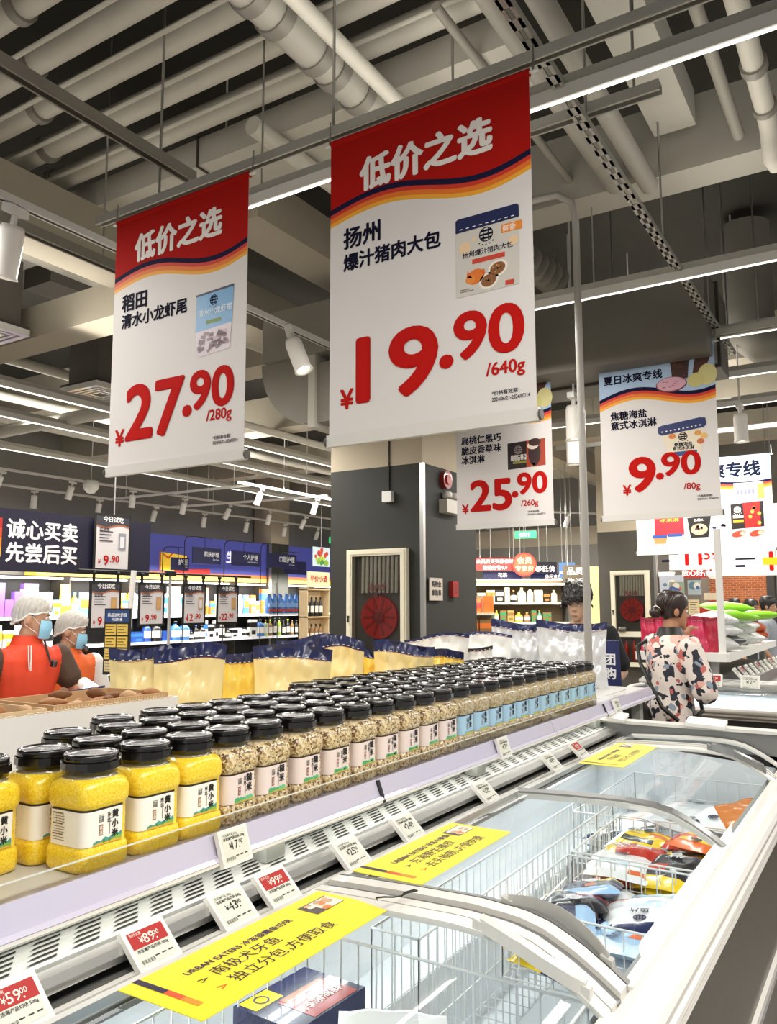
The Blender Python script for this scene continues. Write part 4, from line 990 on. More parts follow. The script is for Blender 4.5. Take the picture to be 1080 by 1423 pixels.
    # landscape band
    if kind in ('millet', 'bean'):
        def hill(pts, c, d): b.poly([q(y, z, d) for y, z in pts], mat(c, .6))
        hill([(-.034, z0), (.034, z0), (.034, .066), (.026, .062), (.019, .068), (.010, .061), (.002, .0585), (-.006, .062), (-.016, .056), (-.026, .058), (-.034, .055)], '#4fa08f', .0560)
        hill([(-.034, z0), (.034, z0), (.034, .0565), (.02, .06), (.012, .055), (.0, .053), (-.01, .055), (-.02, .0525), (-.034, .052)], '#8cb84a', .0562)
        hill([(-.034, z0), (.034, z0), (.034, .0515), (.01, .053), (-.008, .0515), (-.022, .0535), (-.034, .051)], '#e8b23a', .0564)
        for yy in (-.012, -.009, .004): hill([(yy, .052), (yy+.003, .052), (yy+.0015, .058)], '#2f7a4d', .0565)
    elif kind == 'rice':
        for yy, r in ((-.024, .009), (-.013, .0075), (-.002, .006), (.010, .008), (.022, .0095), (.016, .006)):
            c = q(yy, .0555, .0562); b.poly([c+Y*r*math.cos(a)+Z*r*.75*math.sin(a) for a in [2*math.pi*j/12 for j in range(12)]], mat('#4fae74' if yy < 0 else '#6cc190', .6))
        b.poly([q(-.034, z0, .0564), q(.034, z0, .0564), q(.034, .053, .0564), q(-.01, .0535, .0564), q(-.034, .051, .0564)], mat('#b9b04e', .6))
    else:
        b.poly([q(-.034, z0, .0564), q(.034, z0, .0564), q(.034, .056, .0564), q(.015, .0535, .0564), q(-.01, .0555, .0564), q(-.034, .053, .0564)], mat('#c6c64c', .6))
        b.poly([q(-.034, .053, .0562), q(.034, .056, .0562), q(.034, .06, .0562), q(.0, .058, .0562), q(-.034, .059, .0562)], mat('#7fb0c4', .6))
    b.build('jar_label', o)
    return o
JAR = {}
JW = {'millet': 'yellow millet jar', 'rice': 'mixed grain jar with pale pink label', 'oat': 'pale grain jar with blue label', 'bean': 'dark bean jar with black lid'}
JG = {'millet': 'millet jars on the shelf', 'rice': 'mixed grain jars on the shelf', 'oat': 'blue label grain jars on the shelf', 'bean': 'bean jars on the shelf'}
jc = {}
def jar(kind, x, y, row, rz=0, lab=None):
    n = jc[(kind, row)] = jc.get((kind, row), 0)+1
    if kind not in JAR:
        JAR[kind] = o = make_jar(kind)
        o.location = (x, y, SZ); o.rotation_euler = (0, 0, rz)
    else: o = dup(JAR[kind], (x, y, SZ), (0, 0, rz))
    return tag(o, lab or '%s %s from near end of the %s row' % (ORD[n-1], JW[kind] if row == 'front' else JW[kind].split(' with ')[0], row), 'jar', JG[kind])
ROWX = [-1.372, -1.503, -1.634, -1.765, -1.896]
ROWN = ['front', 'second', 'third', 'fourth', 'rear']
front_y = [.81, 1.088, 1.225, 1.352, 1.475, 1.597, 1.735, 1.870, 2.003, 2.133, 2.262, 2.392, 2.522]
for i, y in enumerate(front_y): jar('millet' if i < 4 else 'rice', ROWX[0], y, 'front', rnd.uniform(-.06, .06))
for k in range(12): jar('oat', ROWX[0], 2.655+.1285*k, 'front', rnd.uniform(-.05, .05))
for r, (ya, ym, yb) in enumerate(((.94, 1.43, 4.1), (1.24, 1.3, 4.15), (1.62, 1.0, 4.2), (2.45, 1.0, 4.2))):
    y = ya
    while y < yb:
        if not (r == 1 and y < 1.33):
            kind = 'millet' if y < ym else ('rice' if y < 2.6 else 'oat')
            jar(kind, ROWX[r+1]+rnd.uniform(-.006, .006), y+rnd.uniform(-.004, .004), ROWN[r+1], rnd.uniform(-.12, .12))
        y += .133
jar('bean', -1.655, 1.245, 'third'); jar('bean', -1.76, 1.46, 'fourth')

# ---------------------------------------------------------------- stand-up pouches behind the jars
def stand_pouch(w, h, d, body, band, seed, name='stand_up_pouch', fold=0.0, bandf=.86, cr=1.0):
    """a filled stand-up bag: wide gusset at the foot, flat heat seal at the top; origin at the foot, face towards -Y"""
    r = random.Random(seed); ph = [r.uniform(0, 6.28) for _ in range(5)]; b = MB()
    def f(u, v, s):
        th = d*(1-v**1.6)*(.25+.75*(math.sin(math.pi*min(max(u, .0), 1))**.5))*.5
        wr = (.006*math.sin(u*13+ph[0]+v*5)+.005*math.sin(v*17+ph[1])+.004*math.sin(u*29+ph[2]))*cr+(cr-1)*.010*(abs(math.sin(u*9+v*14+ph[3]))+abs(math.sin(u*17-v*11+ph[4]))-1)
        wd = w*(1-.06*math.sin(v*math.pi)+.03*v)
        lean = fold*v*v
        zz = h*v*(1-.02*math.sin(u*5+ph[3]))+.015*v*v*math.sin(u*4+ph[4])
        edge = min(1, min(u, 1-u)*8)
        return V(((u-.5)*wd, s*th*edge+s*wr*edge*(1-v*.4)+lean+.0015*s, zz))
    sel = lambda u, v: (band if v > bandf else body)
    b.grid(lambda u, v: f(u, v, -1), 40, 44, sel); b.grid(lambda u, v: f(1-u, v, 1), 16, 22, lambda u, v: sel(u, v))
    b.grid(lambda u, v: f(u, 0, -1)+(f(u, 0, 1)-f(u, 0, -1))*v, 16, 1, body)
    o = b.build(name)
    c = MB(); y = -.004
    for k in range(9):
        p = f(.08+k*.1, bandf+.012, -1); c.quad(p+V((0, -.003, 0)), X*.012*w/.3, Z*.003, LT)
    p0 = f(.5, bandf-.012, -1)
    for k in range(20): p = f(.04+k*.046, bandf-.008, -1); c.quad(p+V((0, -.0022, 0)), X*.046*w, Z*.002, mat('#b43a2e', .5))
    c.build('print', o)
    return o
M_CREAMB = mat('#ffe6a2', .35, coat=.25, noise=.04, scale=12); M_NB = mat('#1d2454', .35, coat=.3); M_YB = mat('#fbd75a', .35, coat=.3)
M_WB = mat('#ecebe7', .3, coat=.3); M_SB = mat('#e2e3e4', .25, metal=.2, coat=.4, noise=.12, scale=16)
def spouch(loc, rz, w, h, d, body, band, seed, label, tilt=0, fold=0, bandf=.86):
    o = stand_pouch(w, h, d, body, band, seed, fold=fold, bandf=bandf, cr=2.4 if body is M_SB else 1.5); o.location = loc; o.rotation_euler = (tilt, 0, rz)
    return tag(o, label, 'pouch', 'stand-up pouches behind the jars')
a = .45
spouch((-2.51, 2.24, SZ), a+.1, .30, .345, .10, M_CREAMB, M_NB, 1, 'cream pouch with navy top half hidden behind the slanting one')
spouch((-2.32, 2.27, SZ), a-.05, .29, .345, .11, M_CREAMB, M_NB, 2, 'cream pouch with slanting navy top nearest the tasting table', fold=.02, bandf=.85)
spouch((-2.38, 2.66, SZ), a+.2, .20, .305, .09, M_YB, M_NB, 3, 'small yellow pouch between the two large cream pouches')
spouch((-2.17, 2.72, SZ), a, .335, .33, .12, M_CREAMB, M_NB, 4, 'wide cream pouch with straight navy top in front of the dark column', bandf=.84)
spouch((-2.42, 3.12, SZ), a+.1, .26, .35, .10, M_CREAMB, M_NB, 5, 'tall cream pouch behind the wide one')
spouch((-2.24, 3.16, SZ), a-.1, .24, .345, .10, M_CREAMB, M_NB, 6, 'tall cream pouch touching the dark column door outline', bandf=.87)
spouch((-2.15, 3.42, SZ), a, .22, .30, .09, M_YB, M_NB, 7, 'yellow pouch with navy top left of the white pouches')
spouch((-2.03, 3.40, SZ), a-.08, .295, .32, .11, M_CREAMB, M_NB, 8, 'cream pouch with a small hang hole below the cabinet door', bandf=.84)
spouch((-1.95, 3.72, SZ), a-.2, .16, .275, .07, M_YB, M_NB, 9, 'narrow yellow pouch leaning beside the white pouches', tilt=.1)
spouch((-2.2, 4.05, SZ), a+.2, .36, .33, .10, M_WB, M_NB, 10, 'large white pouch right of the cabinet door', bandf=.95)
spouch((-2.03, 4.18, SZ), a+.25, .22, .27, .08, M_WB, M_BLACK, 11, 'white pouch with a dark slanting seal', tilt=-.1, bandf=.93)
spouch((-2.15, 4.55, SZ), a, .34, .33, .10, M_WB, M_NB, 12, 'white pouch behind, in front of the dark column corner', bandf=.95)
spouch((-2.02, 4.75, SZ), a-.1, .30, .40, .12, M_SB, M_NB, 13, 'silver crumpled pouch with navy top, left of the pair by the pole', bandf=.88)
spouch((-1.70, 4.86, SZ), a-.05, .42, .40, .13, M_SB, M_NB, 14, 'big silver crumpled pouch with navy top beside the tall pole', bandf=.88)
# ---------------------------------------------------------------- left: tasting counter
def frame_pt(o, a, b): return o
TA = V((-3.04, 1.97, 0)); TB = V((-3.37, 3.17, 0)); TD = (TB-TA).normalized(); TN = V((-TD.y, TD.x, 0))   # along the front, and away from the aisle
t = thing('tasting_table', 'white fronted tasting table before the two workers', 'table', tuple(TA))
P0 = TA-TD*1.3; L = (TB-P0).length
M_WP = mat('#eceae6', .55, noise=.02, scale=5)
b = MB(); b.obox((P0+TB)/2-TA+Z*.54+TN*.02, TD*L/2, TN*.02, Z*.54, M_WP); b.obox(TB-TA+TN*.3+Z*.52-TD*.02, TD*.02, TN*.28, Z*.52, M_WP); b.build('front_panel', t)
b = MB(); b.obox((P0+TB)/2-TA+TN*.31+Z*1.03, TD*L/2, TN*.29, Z*.015, M_WHITE); b.build('table_top', t)
M_KRAFT = mat('#c9a377', .8, noise=.1, scale=20); M_KR2 = mat('#dcc29a', .8, noise=.08, scale=20); M_BREAD = mat('#a9764a', .75, noise=.25, scale=60); M_WAX = mat('#e6d5b4', .6, noise=.06, scale=20)
BX0, BX1, BY0, BY1, BZ = -2.42, -2.07, .40, 1.985, 1.300
t = thing('sample_box', 'long white carton on the shelf behind the nearest jars, filled with bread trays', 'box', (BX1, BY0, 1.10))
b = MB(); b.box(BX0-BX1, 0, 0, BY1-BY0, 0, .008, M_WP)
for (x0, x1, y0, y1) in ((-.006, 0, 0, BY1-BY0), (BX0-BX1, BX0-BX1+.006, 0, BY1-BY0), (BX0-BX1+.006, -.006, 0, .006), (BX0-BX1+.006, -.006, BY1-BY0-.006, BY1-BY0)): b.box(x0, x1, y0, y1, .008, BZ-1.10, M_WP)
b.build('box_shell', t)
b = MB()
for k in range(int((BY1-BY0)/.03)): b.box(-.0085, .0012, .005+.03*k, .024+.03*k, BZ-1.10, BZ-1.097, M_KR2)
b.build('cut_edge', t)
def tray(y0, d0, w, l, h, m, label):
    o = thing('sample_tray', label, 'tray', (BX1-.01-d0-w, y0, BZ-.095), 0, 'cardboard sample trays')
    b = MB(); b.box(0, w, 0, l, 0, .005, m); b.box(0, .006, 0, l, .005, h, m); b.box(w-.006, w, 0, l, .005, h, m); b.box(.006, w-.006, 0, .006, .005, h, m); b.box(.006, w-.006, l-.006, l, .005, h, m); b.build('tray_shell', o)
    b = MB()
    for k in range(int(l/.012)): b.quad((w+.0006, k*.012, .01), Y*.006, Z*(h-.016), M_KR2)
    b.build('corrugation', o)
    b = MB(); b.box(.01, w-.01, .01, l-.01, .005, h*.55, M_BREAD); b.build('paper_lining', o)
    return o
tray(.42, .01, .30, .58, .10, M_WAX, 'pale cardboard tray in the white carton before the nearer worker')
tray(1.02, .01, .30, .48, .105, M_KR2, 'middle cardboard tray in the white carton under the gloved hand')
tray(1.52, .01, .30, .44, .11, M_KRAFT, 'brown cardboard tray at the far end of the white carton')
ws = ('pale', 'middle', 'brown'); nb = [0, 0, 0]
for q, (y0, n) in enumerate(((.46, 10), (1.06, 16), (1.55, 16))):
    for i in range(n):
        yy = y0+(i+.5)/n*(.50, .42, .38)[q]; xx = BX1-.05-rnd.uniform(0, .22)
        b = MB(); w, l, h = rnd.uniform(.016, .026), rnd.uniform(.025, .045), rnd.uniform(.012, .02)
        R = []
        for j in range(7):
            f = j/6; e = math.sin(math.pi*(.1+.8*f)); R.append([V(((f-.5)*2*l, math.cos(a)*w*e, h+math.sin(a)*h*e)) for a in [2*math.pi*g/8 for g in range(8)]])
        b.loft(R, rnd.choice([M_BREAD, M_KRAFT, M_BREAD, mat('#7d5230', .8, noise=.3, scale=50)]), True)
        o = b.build('bread_sample'); o.location = (xx, yy, BZ-.095+.075+rnd.uniform(0, .035)); o.rotation_euler = (0, rnd.uniform(-.25, .25), rnd.uniform(0, 6)); nb[q] += 1
        tag(o, 'small brown bread piece in the %s cardboard tray, %s from its near end' % (ws[q], ORD[nb[q]-1]), 'bread', 'bread samples in the %s tray' % ws[q])
t = thing('card_holder', 'dark navy folder standing behind the brown bread tray', 'folder', (-2.55, 1.99, 1.10), .5)
b = MB(); b.obox((0, 0, .10), (.075, 0, .012), (0, .008, 0), (-.008, 0, .10), M_NB); b.quad((-.07, -.0102, .165), X*.13, Z*.01, LT); b.build('folder_cover', t)
# yellow list on a dark stand
t = thing('list_stand', 'small dark stand with a navy and yellow price list beside the cream pouch', 'sign', (-3.28, 2.73, 1.046), -.12+.35)
b = MB(); b.box(-.075, .075, -.006, .006, .22, .545, M_BLACK); b.cyl((0, 0, .02), (0, 0, .25), .012, M_BLACK); b.lathe([(0, 0), (.07, 0), (.07, .012), (0, .02)], (0, 0, 0), M_BLACK); b.build('stand_board', t)
b = MB(); b.quad((-.07, -.0065, .475), X*.14, Z*.062, mat('#2b4478', .5)); b.text('新品试吃价目', (0, -.0072, .505), X, Z, 0, LT, .02, 'c', .11); b.text('今日特惠', (0, -.0072, .484), X, Z, .016, LT, .02, 'c')
for r in range(4):
    for c in range(2):
        b.quad((-.067+.069*c, -.0065, .235+.06*r), X*.063, Z*.052, mat('#e0bd57' if r else '#cdb98a', .5))
        for q in range(3): b.quad((-.063+.069*c, -.0072, .245+.06*r+.014*q), X*(.05-.012*(q % 2)), Z*.004, mat('#5a4a32', .5))
b.build('list_panel', t)

# tasting sign over the counter and its hanging cards
t = thing('tasting_sign', 'long navy hanging sign with two lines of white lettering', 'sign', (-5.5, 2.3, 1.86))
b = MB(); b.box(-.03, .03, 0, 2.57, 0, .455, mat('#17152f', .5)); b.build('sign_panel', t)
b = MB()
for s, z in (('诚心买卖', .255), ('先尝后买', .08)): b.text(s, (.0312, 1.225, z), Y, Z, 0, mat('#f3f1f2', .5), .036, 'l', .60)
b.build('lettering', t)
b = MB()
for k, c in enumerate(('#b5231c', '#d8481f', '#e88a26', '#efb63a')): b.quad((.0312, 1.13, .10+.07*k), Y*.055, Z*.072, mat(('#efb63a', '#e88a26', '#d8481f', '#b5231c')[k], .5))
b.build('colour_stripe', t)
b = MB()
for y in (.5, 2.2): b = MB(); b.cyl((0, y, .455), (0, y, 3.1), .006, M_STEEL, n=6); b.build('hanger_rod', t)
def card(y0, y1, z0, z1, x, price_, cents, label, head='今日试吃', lines=4, rod=True):
    t = thing('tasting_card', label, 'sign', (x, y0, z0), 0, 'framed tasting price cards')
    w, h = y1-y0, z1-z0
    b = MB(); b.box(-.008, 0, 0, w, 0, h, M_BLACK); b.build('card_frame', t)
    b = MB(); m = .022; b.quad((.001, m, m), Y*(w-2*m), Z*(h-2*m), mat('#dcd6d6', .5)); b.build('card_sheet', t)
    b = MB(); N = 10
    for k in range(N):
        y = m+(w-2*m)*k/N; yy = m+(w-2*m)*(k+1)/N; f = lambda q: h*.80-.03*h*math.sin((q-m)/(w-2*m)*6.28)
        b.add([(.002, y, f(y)), (.002, yy, f(yy)), (.002, yy, h-m), (.002, y, h-m)], [(0, 1, 2, 3)], mat('#3c3a44', .5))
        b.add([(.0025, y, f(y)-.012), (.0025, yy, f(yy)-.012), (.0025, yy, f(yy)), (.0025, y, f(y))], [(0, 1, 2, 3)], mat('#a8603a', .5))
    b.text(head, (.004, w/2, h*.865), Y, Z, 0, LT, .03, 'c', w*.55)
    for k in range(lines): b.quad((.003, w*.14, h*(.68-.055*k)), Y*w*(.36-.05*(k % 3)), Z*h*.02, mat('#4a4650', .5))
    b.text('红豆味', (.004, w*.14, h*.70), Y, Z, h*.07, mat('#37323c', .5), .02)
    b.quad((.003, w*.66, h*.38), Y*w*.2, Z*h*.3, mat(rnd.choice(['#b9b4ba', '#c9a07a', '#8f949c']), .5)); b.quad((.0035, w*.7, h*.42), Y*w*.12, Z*h*.2, mat(rnd.choice(['#e3dfe0', '#d8a765', '#5b5d66']), .5))
    b.text('¥', (.004, w*.12, h*.13), Y, Z, h*.10, C_PRICE, .02); b.text(price_, (.004, w*.20 if len(price_) > 1 else w*.27, h*.11), Y, Z, h*.24, C_PRICE, .03); b.text('.'+cents, (.004, w*.515 if len(price_) > 1 else w*.44, h*.16), Y, Z, h*.17, C_PRICE, .03)
    b.build('card_print', t)
    if rod:
        b = MB()
        for f in (.12, .88): b.cyl((-.004, w*f, h), (-.004, w*f, h+.06), .012, M_BLACK, n=8); b.lathe([(0, 0), (.018, .005), (.018, .03), (0, .036)], (-.004, w*f, h+.05), M_BLACK, 10)
        b.build('clip', t)
    return t
card(4.26, 4.63, 1.885, 2.355, -5.44, '9', '90', 'framed tasting card reading 9.90 fixed on the navy tasting sign', rod=False)
card(4.21, 4.52, 1.41, 1.80, -5.4, '9', '90', 'framed tasting card reading 9.90 right of the second worker')
card(4.70, 4.99, 1.43, 1.80, -5.4, '9', '90', 'framed tasting card reading 9.90 behind the white sloping pole')
card(5.20, 5.49, 1.43, 1.80, -5.4, '12', '90', 'framed tasting card reading 12.90')
card(5.63, 5.93, 1.43, 1.80, -5.4, '22', '90', 'framed tasting card reading 22.90')
t = thing('card_rail', 'black rail with clips from which the framed tasting cards hang', 'rail', (-5.404, 4.1, 1.885))
b = MB(); b.cyl((0, 0, 0), (0, 2.0, 0), .01, M_BLACK, n=8); b.build('rail_bar', t)
b = MB(); b.cyl((0, .95, -1.885), (0, .95, 0), .013, mat('#a9a7a2', .4), n=10); b.lathe([(0, 0), (.16, 0), (.15, .015), (0, .02)], (0, .95, -1.885), M_DARK); b.build('rail_post', t)
b = MB(); b.box(-.02, .02, .9, 1.0, -.02, .02, M_BLACK); b.cyl((0, .0, .0), (0, 0, .1), .006, M_BLACK); b.build('rail_clamp', t)
b = MB(); b.tube([(-4.72, 3.99, 0.0), (-4.72, 3.99, 1.0), (-4.70, 4.04, 1.86)], .02, M_WHITE, 10); tag(b.build('sign_pole'), 'white slightly sloping pole beside the yellow price list', 'pole')

# ---------------------------------------------------------------- left: wall shelving with its blue header
t = thing('wall_header', 'long blue lit header over the wall shelves with orange and yellow stripes', 'sign', (-11.0, 7.6, 2.08))
M_HB = mat('#474a96', .5, emit=.38)
b = MB(); b.box(-.3, 0, 0, 8.35, .13, .80, M_HB); b.build('header_panel', t)
b = MB(); b.box(-.29, .006, 0, 8.35, .07, .14, mat('#d9652a', .5, emit=.5)); b.box(-.29, .008, 0, 8.35, 0, .075, mat('#efc74a', .5, emit=.6)); b.build('stripe', t)
b = MB(); b.text('生活护理', (.01, 4.1, .38), Y, Z, .24, mat('#e8e6f2', .5, emit=.8), .03); b.build('lettering', t)
t = thing('envelope_panel', 'yellow and red envelope picture on the blue header', 'sign', (-10.98, 9.9, 2.16))
b = MB(); b.add([(0, .1, .08), (0, .75, .06), (0, .75, .36), (0, .1, .40)], [(0, 1, 2, 3)], mat('#f0c22e', .5, emit=.4)); b.build('yellow_panel', t)
b = MB(); b.add([(.004, .1, .08), (.004, .13, .08), (.004, .13, .40), (.004, .1, .40)], [(0, 1, 2, 3)], mat('#d9592a', .5)); b.add([(.004, .45, .02), (.004, 1.35, .0), (.004, 1.35, .14), (.004, .45, .10)], [(0, 1, 2, 3)], mat('#c22a24', .5, emit=.3)); b.add([(.004, .13, .38), (.004, .3, .28), (.004, .42, .39), (.004, .38, .395), (.004, .3, .32), (.004, .16, .39)], [(0, 1, 2, 3, 4, 5)], mat('#d9592a', .5)); b.build('red_flap', t)
def cat_sign(y0, y1, z0, z1, txt, label, x=-9.8, sub='Care'):
    t = thing('category_sign', label, 'sign', (x, y0, z0), 0, 'navy category signs on bent rods')
    w, h = y1-y0, z1-z0; b = MB(); b.box(-.012, 0, 0, w, 0, h, mat('#1b1f52', .5)); b.build('sign_panel', t)
    if txt:
        b = MB(); b.text(txt, (.003, w*.92, h*.48), Y, Z, 0, LT, .02, 'r', w*.52); b.text(sub, (.003, w*.92, h*.24), Y, Z, h*.14, LT, .01, 'r'); b.build('lettering', t)
    b = MB(); b.tube([(-.02, -.16, -z0), (-.02, -.16, h+.08), (-.02, -.12, h+.15), (-.02, 0, h+.17), (-.02, w*.7, h+.17)], .008, M_BLACK, 6); b.cyl((-.02, w*.45, h), (-.02, w*.45, h+.17), .005, M_BLACK, n=6); b.build('bent_rod', t)
cat_sign(9.63, 10.3, 2.31, 2.58, '肌肤护理', 'navy category sign reading 肌肤护理 in front of the yellow envelope', sub='Skin Care')
cat_sign(10.56, 11.31, 2.31, 2.57, '个人护理', 'navy category sign reading 个人护理', sub='Hair & Body Care')
cat_sign(11.52, 12.38, 2.31, 2.58, '口腔护理', 'navy category sign reading 口腔护理', sub='Oral Care')
cat_sign(9.35, 9.75, 2.19, 2.40, '护理', 'small navy category sign half hidden at the envelope', x=-10.0)
cat_sign(12.25, 12.95, 2.22, 2.48, '', 'blank navy category sign behind the oral care one', x=-10.0, sub='')
def gondola(y0, y1, label):
    t = thing('display_rack', label, 'shelf', (-11.38, y0, 0), 0, 'wall shelf units under the blue header')
    w = y1-y0; b = MB(); b.box(0, .03, 0, w, 0, 2.08, mat('#2b2b2c', .7)); b.box(0, .5, 0, .02, 0, 2.08, M_DARK); b.box(0, .75, 0, w, 0, .12, M_DARK); b.build('back_panel', t)
    for z in (.55, 1.0, 1.44):
        b = MB(); b.box(.03, .70 if z < 1.2 else .6, .02, w, z-.025, z, M_WHITE); b.build('shelf_board', t)
        b = MB(); d = .70 if z < 1.2 else .6; b.obox((d+.01, w/2, z-.012), (.004, 0, 0), (0, w/2, 0), (-.008, 0, .022), mat('#e9ecf2', .4))
        for k in range(int(w/.2)): b.quad((d+.0165, .05+.2*k, z-.025), Y*.09, Z*.028, mat(('#b9c6de', '#d7dbe4')[k % 2], .5))
        b.build('label_strip', t)
    if y0 > 0:
        b = MB(); b.box(.3, .36, .02, w, 2.02, 2.05, mat('#f4f7ff', emit=4)); b.build('lamp_strip', t)
for k in range(8): gondola(5.6+1.25*k, 6.84+1.25*k, 'wall shelf unit under the blue header, %s from the left' % ORD[k])
# goods on the wall shelves
PK = {}
def product(shape, w, d, h, c1, c2, loc, rz, label, cat, group):
    key = (shape, w, d, h, c1, c2)
    if key in PK:
        o = PK[key].copy(); COL.objects.link(o)
        for ch in PK[key].children: e = ch.copy(); COL.objects.link(e); e.parent = o
    else:
        m1, m2 = mat(c1, .35, coat=.2), mat(c2, .35, coat=.2); b = MB()
        if shape == 'carton':
            b.box(-d/2, d/2, -w/2, w/2, 0, h, m1); o = b.build('product_carton')
            c = MB(); c.quad((d/2+.001, -w*.5, h*.55), Y*w, Z*h*.28, m2); c.quad((d/2+.0015, -w*.3, h*.15), Y*w*.6, Z*h*.22, m2); c.quad((-w*0-d/2, -w/2-.001, h*.55), X*d, Z*h*.28, m2); c.build('carton_print', o)
        elif shape == 'bottle':
            b.lathe([(0, 0), (w*.48, 0), (w*.5, h*.04), (w*.5, h*.62), (w*.4, h*.72), (w*.18, h*.8), (w*.17, h*.9), (0, h*.9)], (0, 0, 0), m1, 12); o = b.build('product_bottle')
            c = MB(); c.lathe([(0, h*.88), (w*.2, h*.88), (w*.2, h), (0, h)], (0, 0, 0), m2, 10); c.build('bottle_cap', o)
            c = MB(); c.loft([[V((math.cos(a)*w*.505, math.sin(a)*w*.505, z)) for a in [-1.3+2.6*k/8 for k in range(9)]] for z in (h*.2, h*.55)], mat('#eee9dd' if c1 != '#f1f1f1' else c2, .5), False, True, closed=False); c.build('bottle_label', o)
        else:
            N = 8; R = []
            for v in range(N+1):
                f = v/N; th = d*.5*(math.sin(math.pi*min(.97, .25+f*.72)))**.7; R.append([V((th*math.sin(a)*1.0, w*.5*math.cos(a)*(1-.05*math.sin(f*9)), f*h)) for a in [2*math.pi*k/12 for k in range(12)]])
            b.loft(R, m1, True); o = b.build('product_bag')
            c = MB(); c.loft([[V((d*.5*(math.sin(math.pi*min(.97, .25+f*.72)))**.7*math.sin(a)*1.0+.003, w*.5*math.cos(a), f*h)) for a in [math.pi*(.2+.6*k/6) for k in range(7)]] for f in (.35, .5, .65, .72)], m2, False, True, closed=False); c.build('bag_print', o)
        PK[key] = o
    o.location = loc; o.rotation_euler = (0, 0, rz)
    return tag(o, label, cat, group)
CW = {'#f1f1f1': 'white', '#dfe9f5': 'pale blue', '#3f7fc9': 'blue', '#2a56b0': 'deep blue', '#e7772f': 'orange', '#e8c53a': 'yellow', '#7d55a8': 'purple', '#c83a34': 'red', '#3d8b56': 'green', '#1d1b1a': 'black', '#8f6a3c': 'brown',
      '#c9a25a': 'tan', '#6fbcd0': 'turquoise', '#ecdcb2': 'cream', '#d84c86': 'pink', '#a8c94a': 'lime'}
rp = random.Random(5)
pcount = {}
def shelf_run(place, pos, n, step, shapes, cols, hmin, hmax, wmin=.07, wmax=.14, rz=0, gap=0, group=None):
    """a row of goods: pos(s) gives the point for a distance s along the shelf"""
    s = 0
    for k in range(n):
        shape, c1, c2 = rp.choice(shapes), rp.choice(cols), rp.choice(cols)
        w = rp.choice([wmin, (wmin+wmax)/2, wmax]); h = rp.choice([hmin, (hmin+hmax)/2, hmax]); d = .09
        p = pos(s+w/2); word = {'carton': 'carton', 'bottle': 'bottle', 'bag': 'bag'}[shape]
        key = (c1, word, place); pcount[key] = q = pcount.get(key, 0)+1
        product(shape, w, d, h, c1, c2, p, rz, '%s %s %s from near end %s' % (ORD[min(q, 40)-1], CW[c1], word, place), word, group or 'goods %s' % place)
        s += w+step
BR = ['#f1f1f1', '#dfe9f5', '#3f7fc9', '#f1f1f1', '#e8c53a', '#6fbcd0']
for (y0, nn, cols, shp, nm) in ((5.8, 10, ['#7d55a8', '#f1f1f1', '#dfe9f5'], ['carton', 'carton', 'bottle'], 'in the purple part'), (7.6, 9, ['#e8c53a', '#f1f1f1', '#6fbcd0', '#e7772f'], ['carton', 'bag', 'bottle'], 'in the yellow part'),
                            (9.1, 9, ['#f1f1f1', '#dfe9f5', '#3f7fc9'], ['carton', 'bottle'], 'behind the tasting cards'), (10.6, 12, ['#f1f1f1', '#f1f1f1', '#3f7fc9', '#e7772f', '#dfe9f5'], ['carton', 'carton', 'bag'], 'left of the bottle rack')):
    shelf_run('on upper wall shelf %s' % nm, lambda s: V((-10.88, y0+s, 1.44)), nn, .012, shp, cols, .26, .5, .13, .24)
for (y0, nn, cols, shp, nm) in ((6.2, 8, ['#1d1b1a', '#f1f1f1', '#e8c53a'], ['carton', 'bag'], 'behind the workers'), (9.3, 9, ['#1d1b1a', '#3f7fc9', '#2a56b0', '#1d1b1a'], ['bottle', 'carton'], 'below the tasting cards'), (10.9, 11, ['#f1f1f1', '#3f7fc9', '#1d1b1a', '#dfe9f5'], ['carton', 'carton', 'bottle'], 'below the white cartons')):
    shelf_run('on lower wall shelf %s' % nm, lambda s: V((-10.80, y0+s, 1.0)), nn, .02, shp, cols, .18, .34, .1, .2)
shelf_run('in the upper row of the bottle rack', lambda s: V((-10.85, 12.75+s, 1.44)), 14, .06, ['bottle'], ['#1d1b1a', '#1d1b1a', '#1d1b1a', '#1d1b1a'], .34, .40, .08, .1)
shelf_run('in the lower row of the bottle rack', lambda s: V((-10.78, 12.6+s, 1.0)), 15, .05, ['bottle'], ['#1d1b1a', '#1d1b1a', '#a8c94a', '#8f6a3c'], .30, .36, .08, .1)
# promotional end stand beside the column: pale wooden shelves with bottles and a sign
t = thing('wine_stand', 'pale wooden stand with bottles left of the dark column', 'shelf', (-8.62, 11.2, 0))
M_WOOD = mat('#d9c096', .6, noise=.1, scale=12, stretch=(1, 1, .1))
b = MB(); b.box(-.2, .0, 0, .02, 0, 1.92, M_WOOD); b.box(-.2, 0, .62, .64, 0, 1.92, M_WOOD); b.box(-.2, -.18, 0, .64, 0, 1.92, M_WOOD); b.build('stand_case', t)
for z in (.5, .95, 1.42, 1.9): b = MB(); b.box(-.2, .02, 0, .64, z-.02, z, M_WOOD); b.build('stand_shelf', t)
b = MB(); b.box(-.02, 0, 0, .64, 1.93, 2.2, mat('#efe2b4', .6)); b.text('平价小酒', (.003, .32, 2.03), Y, Z, 0, C_PRICE, .02, 'c', .5); b.build('stand_sign', t)
for k in range(4): product('bottle', .085, .09, .34, '#1d1b1a', '#1d1b1a', (-8.72, 11.32+.13*k, 1.42), 0, 'dark bottle on the pale wooden stand, %s from the left' % ORD[k], 'bottle', 'bottles on the wooden stand')
